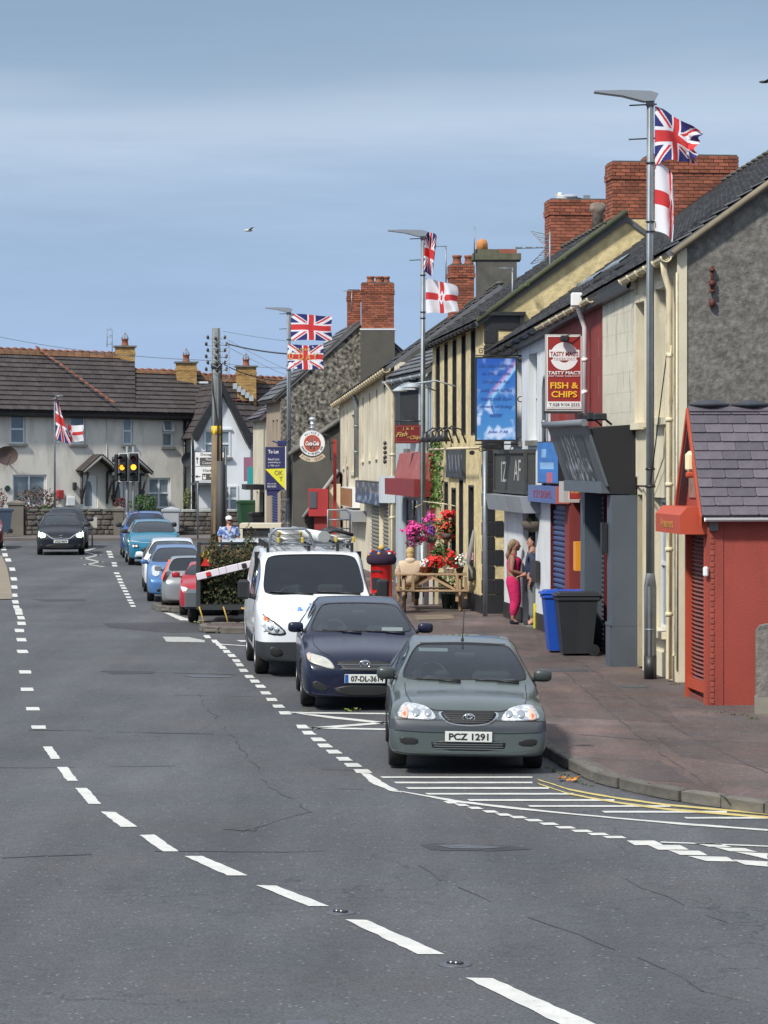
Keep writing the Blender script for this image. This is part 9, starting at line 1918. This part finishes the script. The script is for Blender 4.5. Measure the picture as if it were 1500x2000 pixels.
# --- woman in pink, side on, looking and reaching right into the doorway
wl_ = G(1003,1219,PZ); t = thing('person', 'woman in bright pink top and trousers standing at the white shop doorway', 'person', wl_, 0, world=False)
J = {'pel':(0,0,.93,(.115,.15)),'wst':(-.005,0,1.08,(.095,.13)),'chs':(-.01,0,1.27,(.11,.15)),'nk0':(-.005,0,1.40,(.075,.075)),'nk1':(.01,0,1.47,(.05,.05)),'nk2':(.02,0,1.53,(.055,.055)),
 'lh':(.0,-.08,.86,.10),'lk':(.05,-.09,.48,.062),'la':(-.03,-.10,.10,.036),'lf':(.09,-.11,.03,(.03,.045)),'rh':(0,.08,.86,.10),'rk':(.03,.10,.48,.062),'ra':(-.01,.12,.10,.036),'rf':(.11,.13,.03,(.03,.045)),
 'ls':(-.02,-.17,1.36,.058),'le':(-.05,-.22,1.09,.042),'lw':(.17,-.17,1.03,.03),'lp':(.23,-.15,1.035,(.02,.034)),'rs':(-.02,.17,1.36,.058),'re':(-.02,.20,1.09,.042),'rw':(.21,.12,1.0,.03),'rp':(.27,.10,1.0,(.02,.034))}
E = [('pel','wst'),('wst','chs'),('chs','nk0'),('nk0','nk1'),('nk1','nk2'),('pel','lh'),('lh','lk'),('lk','la'),('la','lf'),('pel','rh'),('rh','rk'),('rk','ra'),('ra','rf'),('chs','ls'),('ls','le'),('le','lw'),('lw','lp'),('chs','rs'),('rs','re'),('re','rw'),('rw','rp')]
hand(J, E, 'lp', J['lp'][:3], (1,.1,-.1), (0,0,1), .95); hand(J, E, 'rp', J['rp'][:3], (1,-.1,-.1), (0,0,1), .95)
bd = skin('body', J, E, M_SKINT, t); head(t, (.035,0,1.60), (1,.15,0), M_SKIN, bd, r=.098)
PK = mat('pink_cloth', (.60,.015,.12), .8, col2=(.45,.01,.09), ns=7, bump=1.0, bs=11); PK2 = mat('pink_top', (.52,.012,.10), .8)
JT = {'p':(0,0,.93,(.135,.172)),'w':(0,0,1.045,(.115,.145)),'lh':(-.005,-.085,.84,.125),'lm':(.03,-.09,.64,.105),'lk':(.055,-.09,.48,.09),'lc':(.0,-.095,.28,.078),'la':(-.02,-.10,.155,.05),'rh':(-.005,.085,.84,.125),'rm':(.01,.09,.64,.105),'rk':(.035,.10,.48,.09),'rc':(.01,.11,.28,.078),'ra':(-.005,.12,.155,.05)}
skin('trousers', JT, [('p','w'),('p','lh'),('lh','lm'),('lm','lk'),('lk','lc'),('lc','la'),('p','rh'),('rh','rm'),('rm','rk'),('rk','rc'),('rc','ra')], PK, t)
skin('top', {'a':(0,0,.99,(.13,.165)),'b':(0,0,1.17,(.125,.155)),'c':(.018,0,1.28,(.15,.165)),'d':(-.005,0,1.385,(.10,.135))}, [('a','b'),('b','c'),('c','d')], PK2, t)
b = MB()
for s in (-1,1): b.tube([(.05,s*.09,1.33),(-.01,s*.10,1.425),(-.09,s*.09,1.34)],.022,6)
b.build('strap', PK2, t)
b = MB(); b.ell((-.01,0,1.635),(.095,.092,.10),16,10); b.ell((-.07,0,1.57),(.055,.07,.10),14,9); b.ell((-.095,0,1.48),(.04,.045,.10),12,8); b.tube([(-.09,0,1.5),(-.13,.01,1.40),(-.12,.02,1.30)],[.045,.04,.015],8); b.build('hair', mat('brown_blonde_hair', (.10,.065,.045), .7, col2=(.34,.24,.14), ns=9, bump=.6, bs=50), t)
for y, x in ((-.105,.0),(.125,.02)):
    b = MB(); b.bbox((x+.04,y,.045),(.27,.095,.07),.035); b.bbox((x-.03,y,.075),(.12,.085,.07),.03); b.build('shoe', mat('navy_shoe', (.012,.016,.03), .5), t)
hp_ = Vector(wl_)+Vector((.34,.02,.97)); b = MB(); b.bbox((0,0,0),(.22,.12,.035),.012,M=Matrix.Translation(hp_)); tag(b.build('dark_purse', M_BLACK), 'dark wallet held out by the woman in pink', 'wallet')
# --- man in the doorway
g = Vector((P(1035,0,56.6).x+.07,56.75,PZ)); t = thing('person', 'man in navy jacket and grey trousers half hidden in the white shop doorway', 'person', g, 0, world=False)
J = {'pel':(0,0,.98,(.12,.16)),'wst':(0,0,1.12,(.11,.15)),'chs':(0,0,1.34,(.12,.17)),'nk0':(0,0,1.48,(.08,.08)),'nk1':(0,0,1.55,(.055,.055)),'nk2':(.0,0,1.62,(.06,.06)),'lh':(0,-.09,.9,.10),'lk':(.02,-.1,.5,.07),'la':(0,-.11,.1,.045),'lf':(-.12,-.12,.03,(.03,.05)),'rh':(0,.09,.9,.10),'rk':(.02,.1,.5,.07),'ra':(0,.11,.1,.045),'rf':(-.12,.12,.03,(.03,.05)),
 'ls':(0,-.2,1.44,.065),'le':(.02,-.25,1.15,.05),'lw':(-.06,-.24,.93,.034),'lp':(-.08,-.23,.87,(.02,.035)),'rs':(0,.2,1.44,.065),'re':(.02,.25,1.15,.05),'rw':(-.16,.2,1.02,.034),'rp':(-.22,.18,1.0,(.02,.035))}
E = [('pel','wst'),('wst','chs'),('chs','nk0'),('nk0','nk1'),('nk1','nk2'),('pel','lh'),('lh','lk'),('lk','la'),('la','lf'),('pel','rh'),('rh','rk'),('rk','ra'),('ra','rf'),('chs','ls'),('ls','le'),('le','lw'),('lw','lp'),('chs','rs'),('rs','re'),('re','rw'),('rw','rp')]
hand(J, E, 'lp', J['lp'][:3], (-.2,0,-1), (-1,0,0)); hand(J, E, 'rp', J['rp'][:3], (-1,0,-.1), (0,0,1)); bd = skin('body', J, E, M_SKIN, t); head(t, (-.01,0,1.69), (-1,0,0), M_SKIN, bd)
skin('jacket', {'a':(0,0,.98,(.15,.19)),'b':(0,0,1.2,(.15,.19)),'c':(0,0,1.42,(.145,.19)),'d':(0,0,1.52,(.09,.1)),'ls':(0,-.22,1.42,.085),'le':(.02,-.27,1.15,.075),'lw':(-.05,-.25,.97,.055),'rs':(0,.22,1.42,.085),'re':(.02,.27,1.15,.075),'rw':(-.13,.21,1.04,.055)}, [('a','b'),('b','c'),('c','d'),('c','ls'),('ls','le'),('le','lw'),('c','rs'),('rs','re'),('re','rw')], mat('navy_quilted_jacket', (.025,.035,.075), .7, bump=.5, bs=22), t)
skin('trousers', {'p':(0,0,.97,(.135,.17)),'lh':(0,-.09,.86,.115),'lk':(.02,-.1,.5,.09),'la':(0,-.11,.14,.075),'rh':(0,.09,.86,.115),'rk':(.02,.1,.5,.09),'ra':(0,.11,.14,.075)}, [('p','lh'),('lh','lk'),('lk','la'),('p','rh'),('rh','rk'),('rk','ra')], mat('grey_trousers', (.17,.175,.18), .8), t)
b = MB(); b.ell((.02,0,1.75),(.095,.09,.08),12,8); b.build('hair', mat('dark_hair', (.03,.025,.02), .8), t)
for y in (-.11,.12): b = MB(); b.bbox((-.05,y,.045),(.28,.1,.08),.03); b.build('shoe', M_BLACK, t)
# --- blonde person in a beige hoodie sitting at the far bench
g = Vector((P(801,0,63.5).x,63.45,PZ)); t = thing('person', 'blonde person in beige hooded top sitting with their back turned at the picnic table', 'person', g, 0, world=False)
J = {'pel':(0,0,.53,(.16,.13)),'wst':(0,.02,.70,(.13,.11)),'chs':(0,.0,.92,(.14,.12)),'nk0':(0,.01,1.06,(.08,.08)),'nk1':(0,.02,1.12,(.055,.055)),'nk2':(0,.03,1.18,(.06,.06)),'lh':(-.1,.05,.52,.10),'lk':(-.14,.45,.55,.07),'la':(-.14,.45,.12,.045),'lf':(-.14,.57,.04,(.05,.03)),'rh':(.1,.05,.52,.10),'rk':(.14,.45,.55,.07),'ra':(.14,.45,.12,.045),'rf':(.14,.57,.04,(.05,.03)),
 'ls':(-.18,.0,1.0,.065),'le':(-.25,.08,.76,.05),'lw':(-.12,.28,.78,.034),'lp':(-.08,.34,.79,(.035,.02)),'rs':(.18,.0,1.0,.065),'re':(.25,.08,.76,.05),'rw':(.12,.28,.78,.034),'rp':(.08,.34,.79,(.035,.02))}
hand(J, (E2 := list(E[:21])), 'lp', J['lp'][:3], (.5,.9,0), (0,0,1)); hand(J, E2, 'rp', J['rp'][:3], (-.5,.9,0), (0,0,1)); bd = skin('body', J, E2, M_SKIN, t); head(t, (0,.04,1.25), (.1,1,0), M_SKIN, bd)
HB = mat('beige_hoodie', (.58,.45,.32), .9, bump=1.0, bs=10)
skin('hoodie', {'a':(0,0,.50,(.20,.165)),'b':(0,0,.72,(.185,.15)),'c':(0,-.01,.94,(.19,.15)),'d':(0,-.01,1.06,(.11,.10)),'ls':(-.20,.0,.99,.095),'le':(-.27,.08,.75,.085),'lw':(-.15,.26,.77,.055),'rs':(.20,.0,.99,.095),'re':(.27,.08,.75,.085),'rw':(.15,.26,.77,.055)}, [('a','b'),('b','c'),('c','d'),('c','ls'),('ls','le'),('le','lw'),('c','rs'),('rs','re'),('re','rw')], HB, t)
b = MB(); b.ell((0,-.075,1.07),(.13,.07,.075),14,8); b.build('hood', HB, t); b = MB(); b.ell((0,.01,1.27),(.10,.11,.115),16,10); b.ell((0,-.05,1.19),(.08,.05,.09),12,8); b.build('hair', mat('blonde_hair', (.55,.40,.19), .7, col2=(.40,.28,.13), ns=12, bump=.4, bs=50), t)
skin('trousers', {'p':(0,.02,.52,(.17,.13)),'lh':(-.1,.1,.53,.11),'lk':(-.14,.45,.54,.085),'la':(-.14,.46,.15,.065),'rh':(.1,.1,.53,.11),'rk':(.14,.45,.54,.085),'ra':(.14,.46,.15,.065)}, [('p','lh'),('lh','lk'),('lk','la'),('p','rh'),('rh','rk'),('rk','ra')], mat('dark_jeans', (.03,.04,.07), .8), t)
# --- man in white cap and blue patterned shirt
g = Vector((P(447,0,84).x,84,PZ)); t = thing('person', 'man in white cap, sunglasses and blue patterned shirt behind the parked white car', 'person', g, 0, world=False)
J = {'pel':(0,0,.88,(.16,.12)),'wst':(0,0,1.0,(.15,.11)),'chs':(0,0,1.2,(.17,.12)),'nk0':(0,0,1.33,(.08,.08)),'nk1':(0,0,1.39,(.055,.055)),'nk2':(.0,0,1.45,(.06,.06)),'lh':(-.09,0,.8,.10),'lk':(-.1,0,.45,.07),'la':(-.11,0,.1,.045),'lf':(-.12,-.12,.03,(.05,.03)),'rh':(.09,0,.8,.10),'rk':(.1,0,.45,.07),'ra':(.11,0,.1,.045),'rf':(.12,-.12,.03,(.05,.03)),
 'ls':(-.19,0,1.27,.065),'le':(-.27,-.02,1.0,.05),'lw':(-.24,-.12,.82,.034),'lp':(-.23,-.15,.76,(.035,.02)),'rs':(.19,0,1.27,.065),'re':(.27,-.02,1.0,.05),'rw':(.24,-.12,.82,.034),'rp':(.23,-.15,.76,(.035,.02))}
E3 = list(E[:21]); hand(J, E3, 'lp', J['lp'][:3], (0,-.3,-1), (0,-1,0)); hand(J, E3, 'rp', J['rp'][:3], (0,-.3,-1), (0,-1,0)); bd = skin('body', J, E3, M_SKIN, t); head(t, (.01,-.02,1.52), (.45,-1,0), mat('ruddy_skin', (.38,.17,.11), .6), bd)
skin('shirt', {'a':(0,0,.85,(.20,.14)),'b':(0,0,1.05,(.195,.14)),'c':(0,0,1.24,(.19,.135)),'d':(0,0,1.33,(.12,.1)),'ls':(-.21,0,1.25,.095),'le':(-.28,-.02,1.02,.085),'rs':(.21,0,1.25,.095),'re':(.28,-.02,1.02,.085)}, [('a','b'),('b','c'),('c','d'),('c','ls'),('ls','le'),('c','rs'),('rs','re')], mat('blue_floral_shirt', (.05,.12,.38), .8, col2=(.45,.52,.68), ns=13, namt=.12), t)
b = MB(); b.add([(-.07,-.13,1.36),(.09,-.13,1.36),(.02,-.16,1.18)],[(0,1,2)]); b.build('open_collar', mat('pink_collar', (.65,.42,.40), .7), t)
b = MB(); b.ell((0,0,1.585),(.105,.115,.085),16,8); b.ell((.035,-.10,1.565),(.075,.09,.018),12,5); b.build('cap', M_WHITEP, t); b = MB(); b.bbox((.045,-.115,1.535),(.15,.03,.035),.01,M=Matrix.Identity(4)); b.build('sunglasses', M_BLACK, t)
skin('trousers', {'p':(0,0,.87,(.17,.13)),'lh':(-.09,0,.78,.11),'lk':(-.1,0,.45,.09),'la':(-.11,0,.14,.07),'rh':(.09,0,.78,.11),'rk':(.1,0,.45,.09),'ra':(.11,0,.14,.07)}, [('p','lh'),('lh','lk'),('lk','la'),('p','rh'),('rh','rk'),('rk','ra')], mat('stone_trousers', (.25,.23,.19), .8), t)
